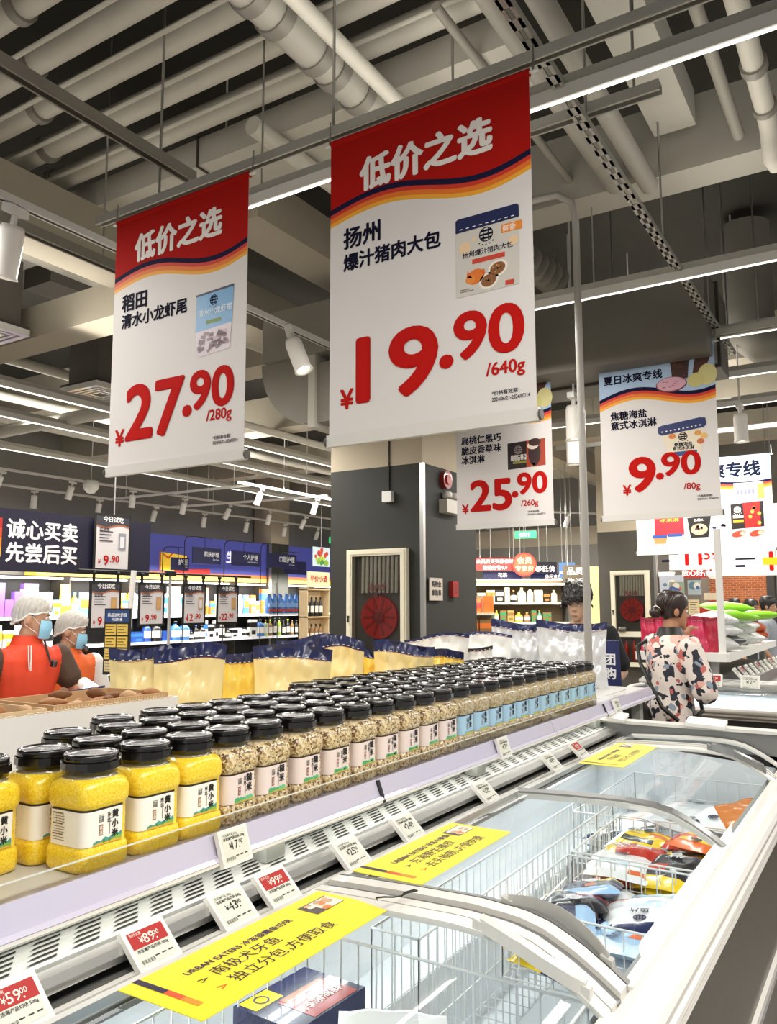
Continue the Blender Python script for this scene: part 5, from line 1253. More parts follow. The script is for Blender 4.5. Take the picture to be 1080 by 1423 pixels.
for k in range(4): product('bottle', .085, .09, .34, '#8f6a3c', '#1d1b1a', (-8.72, 11.32+.13*k, .95), 0, 'brown bottle on the lower board of the wooden stand, %s from the left' % ORD[k], 'bottle', 'bottles on the wooden stand')
t = thing('picture_board', 'green and red fruit picture board above the wooden stand', 'sign', (-8.62, 11.35, 2.3))
b = MB(); b.box(-.02, 0, 0, .5, 0, .34, mat('#cfe0e8', .5)); b.build('board', t)
b = MB()
for k in range(16):
    y, z, r = rnd.uniform(.06, .44), rnd.uniform(.05, .29), rnd.uniform(.03, .06); b.poly([V((.002+k*.0004, y+r*math.cos(a), z+r*math.sin(a))) for a in [2*math.pi*j/9 for j in range(9)]], mat('#c8452a' if z > .17 else rnd.choice(['#7fae3a', '#b9cf3f', '#4b8f3a']), .5))
b.build('fruit_picture', t)
b = MB(); b.cyl((-.01, .25, .34), (-.01, .25, 2.68), .006, M_STEEL, n=6); b.build('hanger_rod', t)
# blue bottle packs on the floor end of the wall shelf
for k in range(2):
    t = thing('water_pack', ['blue bottled drink pack hanging left of the bottle rack', 'blue and red drink pack next to the hanging drink pack'][k], 'pack', (-10.2, 12.05+.52*k, 1.46), 0)
    b = MB()
    for j in range(3): b.lathe([(0, 0), (.075, 0), (.08, .05), (.08, .24), (.04, .32), (.03, .38), (0, .38)], (0, .16*j, 0), mat('#3f79c0', .3, coat=.3), 12)
    b.build('bottle_cluster', t); b = MB(); b.box(.06, .085, -.08, .40, .04, .09, mat('#b3402c', .5)); b.box(.06, .085, -.08, .40, .12, .2, mat('#7fa8dc', .4)); b.build('wrap', t)
    b = MB(); b.box(-.5, .1, -.1, .42, -.03, 0, M_WHITE); b.build('pack_shelf', t)
# ---------------------------------------------------------------- columns: hose cabinets, notices, alarms
def hose_cabinet(x0, x1, y, z0, z1, split, label, hose='#b3221c'):
    t = thing('fire_hose_cabinet', label, 'cabinet', ((x0+x1)/2, y, 0), 0, 'white framed fire hose cabinets on the columns'); w = (x1-x0)/2
    M_F = mat('#e3dcc4', .45, coat=.2); M_IN = mat('#544e47', .7, noise=.1, scale=8)
    b = MB(); b.box(-w, w, -.01, -.004, z0, z1, M_IN); b.build('cabinet_back', t)
    f = .062
    fr = MB()
    for (a0, a1, c0, c1) in ((-w, -w+f, z0, z1), (w-f, w, z0, z1), (-w+f, w-f, z1-f, z1), (-w+f, w-f, z0, z0+f), (-w+f, w-f, split-f*.6, split+f*.6)):
        fr.box(a0, a1, -.075, -.004, c0, c1, M_F)
    for (a0, a1, c0, c1) in ((-w+.015, -w+.045, z0+.015, z1-.015), (w-.045, w-.015, z0+.015, z1-.015), (-w+.045, w-.045, z1-.045, z1-.015)):
        fr.box(a0, a1, -.084, -.075, c0, c1, M_F)
    fr.build('door_frame', t)
    for zb, zt in ((split, z1), (z0, split)):
        b = MB(); b.quad((-w+f, -.07, zb), X*(2*w-2*f), Z*(zt-zb-f), glass_mat('cabinet_glass', (.8, .82, .8), .9, .01)); b.build('door_glass', t)
    b = MB(); b.cyl((-w+.03, -.096, (split+z1)/2-.12), (-w+.03, -.084, (split+z1)/2-.12), .012, M_BLACK, n=10); b.box(-w+.025, -w+.035, -.096, -.084, (split+z1)/2-.17, (split+z1)/2-.13, M_BLACK); b.build('door_lock', t)
    # hose reel, hose folds and nozzle inside
    zc = split+(z1-split)*.38; R = w*.60
    b = MB(); b.cyl((.06*w, -.05, zc), (.06*w, -.015, zc), R, mat(hose, .5, noise=.15, scale=14), n=28); b.cyl((.06*w, -.058, zc), (.06*w, -.05, zc), R*.32, mat('#7d1d18', .5), n=16)
    for k in range(10): a = 2*math.pi*k/10; b.obox((.06*w+math.cos(a)*R*.62, -.052, zc+math.sin(a)*R*.62), V((math.cos(a), 0, math.sin(a)))*R*.26, (0, .003, 0), V((-math.sin(a), 0, math.cos(a)))*.012, mat('#8d1f18', .5))
    b.build('hose_reel', t)
    b = MB()
    for k in range(9): b.cyl((w*(-.5+.14*k), -.035, split+(z1-split)*.60), (w*(-.48+.14*k), -.035, z1-f-.005), .017, mat('#b9b2a2', .8, noise=.1, scale=30), n=8)
    b.build('folded_hose', t)
    b = MB(); b.text('火警119', (.05*w, -.072, zc+R*.95), X, Z, .062, mat('#3d1713', .5), .02, 'c'); b.text('消火栓', (.05*w, -.072, zc+R*1.3), X, Z, .07, mat('#5a211b', .5), .02, 'c'); b.build('glass_lettering', t)
    b = MB(); b.lathe([(0, 0), (.06, 0), (.06, .05), (.045, .06), (0, .06)], (-w*.45, -.065, split+.04), mat('#6b675f', .4, metal=.5), 16); b.build('valve', t)
    for k in range(2):
        b = MB(); xx = w*(-.3+.4*k); b.lathe([(0, 0), (.03, 0), (.03, .20), (.025, .24), (.012, .26), (.012, .29), (0, .29)], (xx, -.036, z0+.065), mat('#c03a2c', .35, coat=.4), 14); b.build('extinguisher', t)
    return t
hose_cabinet(-4.475, -3.81, 6.5, .72, 2.135, 1.10, 'white framed fire hose cabinet on the near dark column')
hose_cabinet(-3.44, -2.90, 11.6, .75, 2.09, 1.20, 'white framed fire hose cabinet on the far column beside the woman')
def wall_card(loc, w, h, r, n, lines, label, cat='sign', bg='#cfc4b6', ink='#2a2522', size=.08):
    r, n = V(r), V(n); t = thing('wall_notice', label, cat, loc)
    b = MB(); b.obox(n*.006, r*w/2, n*.006, Z*h/2, mat(bg, .6)); b.build('notice_plate', t)
    b = MB()
    for k, s in enumerate(lines): b.text(s, n*.0128+Z*(h*.5-(k+1)*h/(len(lines)+.6)), r, Z, size, mat(ink, .6), .04, 'c')
    b.build('lettering', t)
    return t
wall_card((-3.652, 6.70, 1.755), .25, .21, Y, X, ['购物金', '拿勋章'], 'pale notice with two lines of dark lettering on the dark column side', size=.062)
t = thing('fire_alarm', 'small red manual alarm box on the dark column side', 'alarm', (-3.67, 7.07, 1.76))
b = MB(); b.box(0, .045, -.055, .055, -.075, .075, mat('#a5231c', .45, coat=.2)); b.build('alarm_case', t)
b = MB(); b.quad((.046, -.025, -.04), Y*.05, Z*.08, mat('#5c1512', .5)); b.quad((.047, -.018, -.03), Y*.036, Z*.06, mat('#8d2a22', .5)); b.build('alarm_plate', t)
t = thing('emergency_light', 'white emergency twin light high on the dark column side', 'lamp', (-3.67, 6.98, 2.58))
b = MB(); b.box(0, .09, -.16, .16, -.09, .04, mat('#c9c2b6', .5)); b.build('lamp_case', t)
for s in (-1, 1):
    b = MB(); b.lathe([(0, 0), (.045, .0), (.05, .04), (.03, .06), (0, .06)], (.05, s*.08, .06), mat('#d8d4cc', .4), 14); b.build('lamp_head', t)
t = thing('alarm_bell', 'round red alarm bell above the emergency light', 'alarm', (-3.67, 6.92, 2.82))
b = MB(); b.cyl((0, 0, 0), (.05, 0, 0), .09, mat('#8d1f1a', .4, coat=.3), n=20); b.cyl((.05, 0, 0), (.065, 0, 0), .05, mat('#a52a22', .4), n=16); b.build('bell_dome', t)
t = thing('sensor_box', 'small white sensor box with a cable on the dark column front', 'sensor', (-4.03, 6.5, 2.63))
b = MB(); b.box(-.05, .05, -.06, 0, -.05, .05, M_WHITE); b.build('sensor_case', t)
b = MB(); b.cyl((0, -.01, .05), (0, -.01, 1.4), .008, M_BLACK, n=6); b.build('cable', t)

# ---------------------------------------------------------------- middle distance: shelves between the columns
def run_dir(p, q): p, q = V(p), V(q); d = (q-p).normalized(); return p, d
SA, SB = V((-5.45, 10.95, 0)), V((-4.15, 11.72, 0)); SD = (SB-SA).normalized(); SN = V((SD.y, -SD.x, 0))
t = thing('aisle_shelf', 'pale shelf rack of jars and boxes between the two columns', 'shelf', SA, math.atan2(SD.y, SD.x))
Ls = (SB-SA).length
b = MB(); b.box(0, Ls, .25, .28, 0, 2.0, mat('#8a7a62', .7)); b.box(0, .03, -.05, .28, 0, 2.0, M_DARK); b.box(Ls-.03, Ls, -.05, .28, 0, 2.0, M_DARK); b.build('back_panel', t)
for z in (.78, 1.09, 1.36, 1.65, 1.93): b = MB(); b.box(0, Ls, -.1, .25, z-.03, z, mat('#e7dfc8', .5)); b.build('shelf_board', t)
b = MB(); b.box(.05, Ls-.05, .05, .1, 1.98, 2.0, mat('#fff2d6', emit=6)); b.build('lamp_strip', t)
ang = math.atan2(SD.y, SD.x)-math.pi/2
for z, cols, shp, h0, h1, nm in ((1.65, ['#ecdcb2', '#1d1b1a', '#ecdcb2', '#e7772f'], ['carton', 'bottle'], .14, .22, 'top'), (1.36, ['#3d8b56', '#e8c53a', '#8f6a3c', '#c9a25a'], ['bottle', 'carton'], .14, .2, 'middle'), (1.09, ['#e7772f', '#c9a25a', '#1d1b1a', '#8f6a3c'], ['bottle', 'carton'], .14, .2, 'lower'), (.78, ['#8f6a3c', '#c9a25a'], ['carton'], .14, .2, 'bottom')):
    shelf_run('on the %s board of the rack between the columns' % nm, lambda s: SA+SD*(s+.06)+SN*.02+Z*z, 11, .015, shp, cols, h0, h1, .07, .12, rz=ang)
# end gift shelf with orange boxes right behind the dark column
t = thing('gift_shelf', 'end shelf with orange gift bags right beside the dark column', 'shelf', (-5.22, 10.45, 0), ang+math.pi/2)
b = MB(); b.box(-.1, .42, .2, .23, 0, 1.75, mat('#7d6a50', .7)); b.build('back_panel', t)
for z in (.85, 1.14, 1.5): b = MB(); b.box(-.1, .42, -.12, .2, z-.03, z, mat('#e7dfc8', .5)); b.build('shelf_board', t)
GA = V((-5.3, 10.4, 0))
shelf_run('on the upper board of the gift shelf', lambda s: GA+SD*s+Z*1.5+SN*.0, 3, .02, ['carton', 'bag'], ['#e7772f', '#c83a34', '#e7772f'], .2, .28, .12, .16, rz=ang)
shelf_run('on the lower board of the gift shelf', lambda s: GA+SD*s+Z*1.14+SN*.0, 3, .02, ['carton', 'bottle'], ['#e7772f', '#8f6a3c', '#e7772f'], .2, .26, .12, .16, rz=ang)
shelf_run('on the bottom board of the gift shelf', lambda s: GA+SD*s+Z*.85+SN*.0, 4, .02, ['bottle'], ['#8f6a3c', '#1d1b1a'], .16, .2, .09, .11, rz=ang)
def shop_sign(p, q, z0, z1, bg, lines, label, ink='#f4ece6', em=.5, hang=None):
    p, q = V(p), V(q); d = (q-p).normalized(); n = V((d.y, -d.x, 0)); w = (q-p).length
    t = thing('shop_sign', label, 'sign', (p.x, p.y, z0), math.atan2(d.y, d.x), 'shop signs between the columns')
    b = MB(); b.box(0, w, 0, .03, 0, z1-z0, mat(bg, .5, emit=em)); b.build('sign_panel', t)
    b = MB(); h = z1-z0
    for k, s in enumerate(lines):
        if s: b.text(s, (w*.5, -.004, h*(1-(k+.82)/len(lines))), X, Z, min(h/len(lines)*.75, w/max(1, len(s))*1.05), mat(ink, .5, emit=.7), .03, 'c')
    b.build('lettering', t)
    b = MB()
    for f in (.2, .8): b = MB(); b.cyl((w*f, .015, h), (w*f, .015, 4.98-z0), .005, M_STEEL, n=6); b.build('hanger_rod', t)
    return t
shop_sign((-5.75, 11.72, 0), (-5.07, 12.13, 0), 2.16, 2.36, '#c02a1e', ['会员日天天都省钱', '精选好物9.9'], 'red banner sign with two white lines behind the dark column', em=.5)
t = thing('round_sign', 'round red seal sign at the end of the red banner sign', 'sign', (-4.98, 12.1, 2.25), math.atan2(SD.y, SD.x))
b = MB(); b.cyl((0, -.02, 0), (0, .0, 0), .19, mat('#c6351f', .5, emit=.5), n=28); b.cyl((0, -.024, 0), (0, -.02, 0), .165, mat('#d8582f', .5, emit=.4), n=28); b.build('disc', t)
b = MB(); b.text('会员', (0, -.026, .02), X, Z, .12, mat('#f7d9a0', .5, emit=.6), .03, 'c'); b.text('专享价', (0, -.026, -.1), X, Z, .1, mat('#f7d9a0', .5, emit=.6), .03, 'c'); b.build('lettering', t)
b = MB(); b.cyl((0, -.01, .18), (0, -.01, 2.74), .005, M_STEEL, n=6); b.build('hanger_rod', t)
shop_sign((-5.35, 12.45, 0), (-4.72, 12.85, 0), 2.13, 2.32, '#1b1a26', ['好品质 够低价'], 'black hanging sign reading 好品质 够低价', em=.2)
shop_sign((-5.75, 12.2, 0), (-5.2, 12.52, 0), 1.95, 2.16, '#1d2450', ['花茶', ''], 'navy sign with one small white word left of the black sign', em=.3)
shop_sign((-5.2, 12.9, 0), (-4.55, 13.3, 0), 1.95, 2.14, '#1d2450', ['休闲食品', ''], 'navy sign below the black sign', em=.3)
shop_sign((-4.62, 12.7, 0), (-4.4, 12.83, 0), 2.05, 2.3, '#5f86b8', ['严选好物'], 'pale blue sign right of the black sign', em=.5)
t = thing('snack_stand', 'narrow stand of upright packets behind the man in black', 'shelf', (-4.74, 12.02, 0), math.atan2(SD.y, SD.x))
b = MB(); b.box(0, .5, .0, .25, 0, 1.35, M_WHITE); b.box(0, .5, .22, .25, 0, 1.95, M_DARK); b.build('stand_case', t)
b = MB()
for k in range(4): b.box(.02+.12*k, .12+.12*k, .05, .12, 1.35, 1.85-.05*(k % 2), mat(('#e6dccb', '#d8483c', '#e9e2d6', '#cfc3b0')[k], .5)); b.quad((.03+.12*k, .049, 1.45), X*.08, Z*.2, mat(('#c83a34', '#f2e6d8', '#3d3a44', '#8f6a3c')[k], .5))
b.build('packet_row', t)
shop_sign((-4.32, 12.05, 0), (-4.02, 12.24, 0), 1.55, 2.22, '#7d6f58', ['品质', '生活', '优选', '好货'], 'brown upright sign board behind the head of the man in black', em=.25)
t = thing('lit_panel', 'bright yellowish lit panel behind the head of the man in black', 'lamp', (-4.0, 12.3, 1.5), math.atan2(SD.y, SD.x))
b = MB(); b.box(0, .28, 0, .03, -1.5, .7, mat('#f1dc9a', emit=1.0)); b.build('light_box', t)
b = MB(); b.box(-.02, .0, -.01, .04, -1.5, .72, M_DARK); b.box(.28, .3, -.01, .04, -1.5, .72, M_DARK); b.build('box_frame', t)

# ---------------------------------------------------------------- right: second island with its end freezer
i2 = island((0, 5.84, 0), -math.pi/2, 'end chest freezer across the aisle behind the woman, lit pale blue', -1.9, .9, [(-1.85, -.55, 0), (-.5, .85, 0)], [(-.525, .05)], front=mat('#1d1a18', .5), railm=mat('#8f8a80', .4, metal=.3))
for y in (-1.2, -.2): lamp('freezer_fill_light', 'AREA', (y, 7.05, .89), 2.2, (math.radians(38), 0, 0), .9, .04, (.85, .94, 1))  # same added fill, inside the end freezer
k = 0
for i in range(7):
    for j in range(2):
        kd = ('white', 'blue', 'white', 'silver')[(i+j) % 4]; k += 1
        pack(kd, (-1.65+.33*i, 6.55+.28*j, .72+.02*((i+j) % 2)), (0, 0, rp.uniform(-.3, .3)), '%s in the end freezer behind the woman, %s from left' % (col_word[kd], ORD[k-1]), sc=1.25)
t = thing('goods_shelf', 'white shelf of bags above the end freezer', 'shelf', (0, 0, 0))
b = MB(); b.box(-1.97, -1.22, 7.3, 10.4, 1.15, 1.2, M_WHITE); b.build('shelf_board', t)
b = MB(); b.obox((-1.595, 7.29, 1.165), (.375, 0, 0), (0, .012, 0), (0, 0, .035), M_WHITE); b.obox((-1.21, 8.85, 1.165), (.012, 0, 0), (0, 1.55, 0), (0, 0, .035), M_WHITE); b.build('label_holder', t)
b = MB(); b.box(-1.9, -1.84, 7.35, 7.41, 0, 1.15, M_ALU); b.box(-1.36, -1.3, 7.35, 7.41, 0, 1.15, M_ALU); b.box(-1.9, -1.84, 10.2, 10.26, 0, 1.15, M_ALU); b.box(-1.36, -1.3, 10.2, 10.26, 0, 1.15, M_ALU); b.build('shelf_leg', t)
b = MB(); b.box(-1.285, -1.235, 7.32, 7.37, 1.2, 2.25, M_WHITE); b.build('shelf_post', t)
for k in range(12): price_tag((-1.16+.012*k, 7.42+.22*k, 1.03), '9', '90', k % 3 == 1, 'slanting price tag along the second island, %s from the front' % ORD[k], .9, 1.3, 'price tags on the second island')
b = MB(); b.box(-1.82, -1.05, 7.42, 10.15, .9, .99, M_ALUD); b.box(-1.8, -.4, 7.42, 10.15, .1, .9, M_ALU); tag(b.build('island_cabinet'), 'grey island cabinet below the slanting price tags', 'freezer')
for k in range(4): price_tag((-1.3+.28*k, 7.09, .985), '12', '90', k != 1, 'price tag on the rear rail of the end freezer, %s from the left' % ORD[k], 1.2, 1.4, 'price tags of the end freezer').rotation_euler = (0, 0, -math.pi/2)
t = thing('notice_frame', 'white notice in a black frame leaning on the end freezer beside the woman', 'sign', (-1.56, 6.98, .955), .22)
b = MB(); b.obox((0, 0, .155), (.11, 0, 0), (0, .006, .002), (0, .03, .155), M_BLACK); b.build('frame_board', t)
b = MB(); b.obox((0, -.008, .157), (.098, 0, 0), (0, .001, 0), (0, .027, .14), mat('#eef1f6', .5)); 
u = V((0, .19, .98)).normalized(); o = V((0, -.0125, .157))
b.text('天天低价好品质', o+u*.09-Y*.001, X, u, 0, mat('#4a4f9a', .5), .02, 'c', .15); b.text('冷冻精选产品区', o+u*.055-Y*.001, X, u, 0, mat('#7a5aa0', .5), .02, 'c', .16)
for k in range(2): b.quad(o+u*(.02-.012*k)-X*.06-Y*.001, X*.12, u*.004, mat('#5b5f80', .5))
b.tube([o+u*(-.02)-X*.03-Y*.002, o+u*(-.01)-Y*.002, o+u*(-.03)+X*.03-Y*.002, o+u*(-.09)+X*.01-Y*.002], .0015, mat('#b9c2d8', .5), 5); b.build('notice_sheet', t)
# bags on the second shelf
M_PINK = mat('#c8284e', .35, coat=.3, noise=.15, scale=10)
for k in range(6):
    o = stand_pouch(.17, .30, .09, mat(('#c8284e', '#d43a62', '#b8203f')[k % 3], .35, coat=.3, noise=.15, scale=10), mat('#a51b3c', .4), 60+k, 'snack_bag'); o.location = (-1.88+.105*k, 7.45+.05*(k % 2), 1.2); o.rotation_euler = (.05, 0, .5+.25*(k % 2))
    tag(o, 'crimson snack bag on the white shelf, %s from the woman' % ORD[k], 'bag', 'crimson snack bags')
for k in range(4):
    o = stand_pouch(.17, .28, .09, mat('#a0662c', .4, coat=.3, noise=.2, scale=14), mat('#7d4a1e', .4), 70+k, 'snack_bag'); o.location = (-1.93+.05*k, 7.75, 1.2); o.rotation_euler = (0, 0, .5); tag(o, 'orange brown snack bag behind the crimson ones, %s from the left' % ORD[k], 'bag', 'orange brown snack bags')
M_FILM = mat('#cfd0cf', .22, coat=.5, noise=.35, scale=24)
k = 0
for row in range(3):
    for j in range(6):
        b = MB(); L, W, T = .17, .12, .07; R = []
        for i in range(9):
            f = i/8; e = max(.08, math.sin(math.pi*f))**.5; R.append([V(((f-.5)*2*L, math.cos(a)*W*(.6+.4*e), T*(1+math.sin(a)*e*(1+.15*math.sin(a*5+i))))) for a in [2*math.pi*q/14 for q in range(14)]])
        b.loft(R, (M_FILM, mat('#3b3a3c', .3, coat=.5, noise=.3, scale=20), M_FILM)[(row+j) % 3] if row == 0 and j < 3 else (mat('#b5522c', .35, coat=.3, noise=.3, scale=16) if j > 4 else M_FILM), True)
        o = b.build('film_pack'); k += 1
        o.location = (-1.36-.03*row, 7.62+.42*j, 1.2+.10*row); o.rotation_euler = (0, rnd.uniform(-.15, .15), rnd.uniform(-.5, .5)+.3)
        tag(o, 'film pack on the second shelf, %s from the post in its %s layer' % (ORD[j], ('lowest', 'middle', 'top')[row]), 'pack', 'film packs on the second shelf')
M_LIME = mat('#86c81f', .35, coat=.35, noise=.12, scale=8)
for k, (x, y, z, rz) in enumerate(((-1.38, 8.35, 1.585, .35), (-1.3, 8.2, 1.505, .5), (-1.2, 8.75, 1.50, .2), (-1.62, 8.0, 1.30, 1.1))):
    b = MB(); L, W, T = .24, .12, .05; R = []
    for i in range(11):
        f = i/10; e = max(.06, math.sin(math.pi*f))**.55; R.append([V(((f-.5)*2*L, math.cos(a)*W*(.35+.65*e), T*(math.sin(a)*e*(1+.1*math.sin(i*1.7))))) for a in [2*math.pi*q/14 for q in range(14)]])
    b.loft(R, M_LIME, True); o = b.build('lime_bag'); o.location = (x, y, z); o.rotation_euler = (rnd.uniform(-.1, .1), rnd.uniform(-.12, .12), rz)
    tag(o, ['lime green bag topmost on the film packs', 'lime green bag under the topmost one', 'lime green bag at the right of the film packs', 'lime green bag peeking out behind the crimson bags'][k], 'bag', 'lime green bags')

# ---------------------------------------------------------------- right background: brick shop front and stalls
M_MAROON = mat('#5a1f1c', .6)
t = thing('food_stall', 'maroon and white food stall front right of the brick wall', 'stall', (-1.70, 15.0, 0))
b = MB(); b.box(0, 2.6, 0, .15, 2.2, 2.7, M_MAROON); b.box(-.12, 0, -.05, .2, 0, 2.7, M_DARK); b.box(0, 2.6, 0, .1, 0, 1.1, M_WHITE); b.build('stall_frame', t)
b = MB(); b.box(.05, .85, -.02, .02, 1.15, 2.15, mat('#e9e6df', .5, emit=.7)); b.build('menu_board', t)
b = MB(); disc(b, (.4, -.025, 1.62), .22, .14, mat('#8d8680', .5)); disc(b, (.4, -.028, 1.62), .16, .1, mat('#d8cfc4', .5)); disc(b, (.4, -.03, 1.63), .09, .06, mat('#a5766a', .5))
for k in range(6): b.quad((.62, -.025, 1.4+.11*k), X*.15, Z*.02, mat('#8a8a8a', .5))
b.build('menu_picture', t)
b = MB(); b.box(1.0, 2.4, -.02, .02, 1.3, 2.1, mat('#b5462c', .5, emit=.4)); b.build('red_board', t)
shop_sign((-2.95, 13.9, 0), (-2.42, 14.0, 0), 2.05, 2.26, '#b5201c', ['放心好品质'], 'red sign on the grey pillar left of the brick wall', em=.35)
b = MB(); b.box(-3.3, -2.72, 14.2, 14.9, 0, 2.5, mat('#7d776b', .7)); tag(b.build('column_brick'), kind='structure')
t = thing('wall_lamp', 'white bowl wall lamp above the head of the woman', 'lamp', (-2.70, 11.7, 2.06))
b = MB(); R = []; b.lathe([(0, -.11), (.05, -.105), (.10, -.06), (.12, 0), (.112, 0), (.09, -.05), (0, -.09)], (0, 0, 0), mat('#f4efe2', .5, emit=.7), 18); b.build('bowl', t)
b = MB(); b.cyl((-.12, 0, -.02), (-.1, 0, -.02), .05, M_STEEL); b.tube([(-.12, 0, -.02), (-.12, 0, .2), (-.12, 0, .6)], .012, M_STEEL, 6); b.build('arm', t)
t2 = dup(t, (-2.28, 12.9, 2.1), None, 'white bowl wall lamp in front of the brick wall')
# boards and small stalls between the far column and the brick wall
for k, (p, w, h, z, bg, lab) in enumerate((((-2.18, 9.95), .17, .15, 1.80, '#8fa08a', 'grey green picture board with a fruit print behind the woman'), ((-2.0, 10.05), .15, .17, 1.81, '#a8b4b8', 'pale blue grey picture board behind the woman'),
                                  ((-2.15, 9.85), .12, .17, 1.58, '#d9d2b0', 'cream price sheet behind the woman, left of two'), ((-1.99, 9.92), .12, .17, 1.58, '#d8c79c', 'cream price sheet behind the woman, right of two'), ((-2.45, 10.9), .3, .26, 1.86, '#b9bcc4', 'grey poster under the red pillar sign'))):
    t = thing('poster_board', lab, 'poster', (p[0], p[1], z), .35)
    b = MB(); b.box(-w/2, w/2, 0, .02, -h/2, h/2, mat(bg, .5)); b.build('board', t)
    b = MB(); 
    if 'sheet' in lab:
        for q in range(5): b.quad((-w*.38, -.002, -h*.35+q*h*.16), X*w*(.7-.15*(q % 2)), Z*h*.05, mat('#4a4236', .5))
    else:
        for q in range(5): x, z, r = rnd.uniform(-w*.3, w*.3), rnd.uniform(-h*.3, h*.3), rnd.uniform(.02, .05); disc(b, (x, -.002-q*.0005, z), r, r, mat(rnd.choice(['#c8523a', '#5a7a8a', '#e0dcd0', '#3f5f9a']), .5))
    b.build('picture', t)
    b = MB(); b.cyl((0, .025, -z), (0, .025, 0), .012, M_STEEL, n=8); b.build('support', t)
t = thing('red_lantern_display', 'round red display disc behind the white post', 'sign', (-2.02, 11.2, 1.5), .4)
b = MB(); b.cyl((0, 0, 0), (0, .03, 0), .16, mat('#b52a20', .5), n=24); b.box(-.1, .1, -.01, 0, .17, .26, mat('#d8c7a8', .5)); b.build('disc', t); b = MB(); b.cyl((0, .03, -1.5), (0, .03, 0), .012, M_STEEL, n=8); b.build('support', t)
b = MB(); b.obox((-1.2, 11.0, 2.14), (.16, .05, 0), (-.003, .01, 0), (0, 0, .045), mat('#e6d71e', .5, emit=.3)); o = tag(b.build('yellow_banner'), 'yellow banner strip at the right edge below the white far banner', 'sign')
c = MB(); c.cyl((-1.22, 11.0, 2.18), (-1.22, 11.0, 4.98), .005, M_STEEL, n=6); c.build('hanger_rod', o)
# navy board between the man and the woman
t = thing('floor_display', 'navy upright board with two white characters between the man and the woman', 'sign', (-1.70, 5.66, 0), .3)
b = MB(); b.obox((0, 0, .68), (.075, 0, 0), (0, .05, 0), (-.02, .0, .68), mat('#20275c', .5)); b.build('display_body', t)
b = MB(); 
for k, ch in enumerate('团购'): b.text(ch, (-.012-.004*0, -.0515, 1.20-.095*k), X, Z, .085, LT, .03, 'c')
b.build('lettering', t)
b = MB(); b.box(-.115, -.07, -.05, .05, .95, 1.12, mat('#b8372a', .5)); b.box(-.10, -.06, -.05, .04, 1.12, 1.22, mat('#3d3f5c', .5)); b.build('leaflet_pocket', t)
# ---------------------------------------------------------------- people
def remesh(mb, name, mats_fn, parent=None, voxel=.008, smooth=3, loc=None):
    """one continuous skin over overlapping closed shapes; mats_fn(point) picks the material"""
    me = bpy.data.meshes.new('tmp'); me.from_pydata(mb.v, [], mb.f); me.update()
    bm = bmesh.new(); bm.from_mesh(me); bmesh.ops.recalc_face_normals(bm, faces=bm.faces); bm.to_mesh(me); bm.free()
    o = bpy.data.objects.new('tmp', me); COL.objects.link(o)
    r = o.modifiers.new('r', 'REMESH'); r.mode = 'VOXEL'; r.voxel_size = voxel; r.use_smooth_shade = True
    s = o.modifiers.new('s', 'SMOOTH'); s.factor = .5; s.iterations = smooth
    dg = bpy.context.evaluated_depsgraph_get(); out = bpy.data.meshes.new_from_object(o.evaluated_get(dg))
    bpy.data.objects.remove(o); bpy.data.meshes.remove(me)
    out.name = name; out.materials.clear(); ms = []
    idx = []
    for p in out.polygons:
        m = mats_fn(p.center)
        if m not in ms: ms.append(m)
        idx.append(ms.index(m))
    for m in ms: out.materials.append(m)
    out.polygons.foreach_set('material_index', idx); out.polygons.foreach_set('use_smooth', [True]*len(idx)); out.update()
    ob = bpy.data.objects.new(name, out); COL.objects.link(ob)
    if parent: ob.parent = parent
    return ob
def ell(c, rx, ry, z=None, n=20): return [V((c[0]+rx*math.cos(a), c[1]+ry*math.sin(a), c[2])) for a in [2*math.pi*k/n for k in range(n)]]
def limb(b, pts, rad, m):
    """tapering limb through joints with rounded ends"""
    P = [V(p) for p in pts]; out = []; R = []
    for i in range(len(P)-1):
        for k in range(6):
            f = k/6; out.append(P[i].lerp(P[i+1], f)); R.append(rad[i]+(rad[i+1]-rad[i])*f)
    out.append(P[-1]); R.append(rad[-1])
    d0 = (out[0]-out[1]).normalized(); d1 = (out[-1]-out[-2]).normalized()
    out = [out[0]+d0*R[0]*.8, out[0]+d0*R[0]*.5]+out+[out[-1]+d1*R[-1]*.5, out[-1]+d1*R[-1]*.8]; R = [R[0]*.35, R[0]*.8]+R+[R[-1]*.8, R[-1]*.35]
    b.tube(out, R, m, 12)
def ball(b, c, r, m, s=(1, 1, 1)):
    b.lathe([(math.sin(math.pi*k/8)*r if 0 < k < 8 else r*.02, -math.cos(math.pi*k/8)*r) for k in range(9)], (0, 0, 0), m, 12); n = 9*12
    for i in range(len(b.v)-n-24, len(b.v)): 
        v = b.v[i]; b.v[i] = (c[0]+v[0]*s[0], c[1]+v[1]*s[1], c[2]+v[2]*s[2])
HEADP = [(.0, .022, -.078, -.035), (.008, .032, -.088, -.02), (.025, .044, -.093, .0), (.045, .053, -.094, .03), (.07, .061, -.091, .055), (.10, .067, -.088, .072), (.13, .071, -.084, .083), (.155, .074, -.087, .09),
         (.185, .073, -.083, .091), (.205, .066, -.068, .08), (.221, .05, -.048, .06), (.231, .028, -.026, .035), (.235, .008, -.008, .01)]
def head_rings(grow=0, z0=0, z1=1, yb=0):
    R = []
    for z, hw, yf, yk in HEADP:
        if z0 <= z <= z1:
            c = (yf+yk)/2; R.append([V(((hw+grow)*math.copysign(abs(math.cos(a))**.9, math.cos(a)), c+((yk-yf)/2+grow)*math.sin(a)+yb, z+(grow if z > .2 else 0))) for a in [2*math.pi*k/24 for k in range(24)]])
    return R
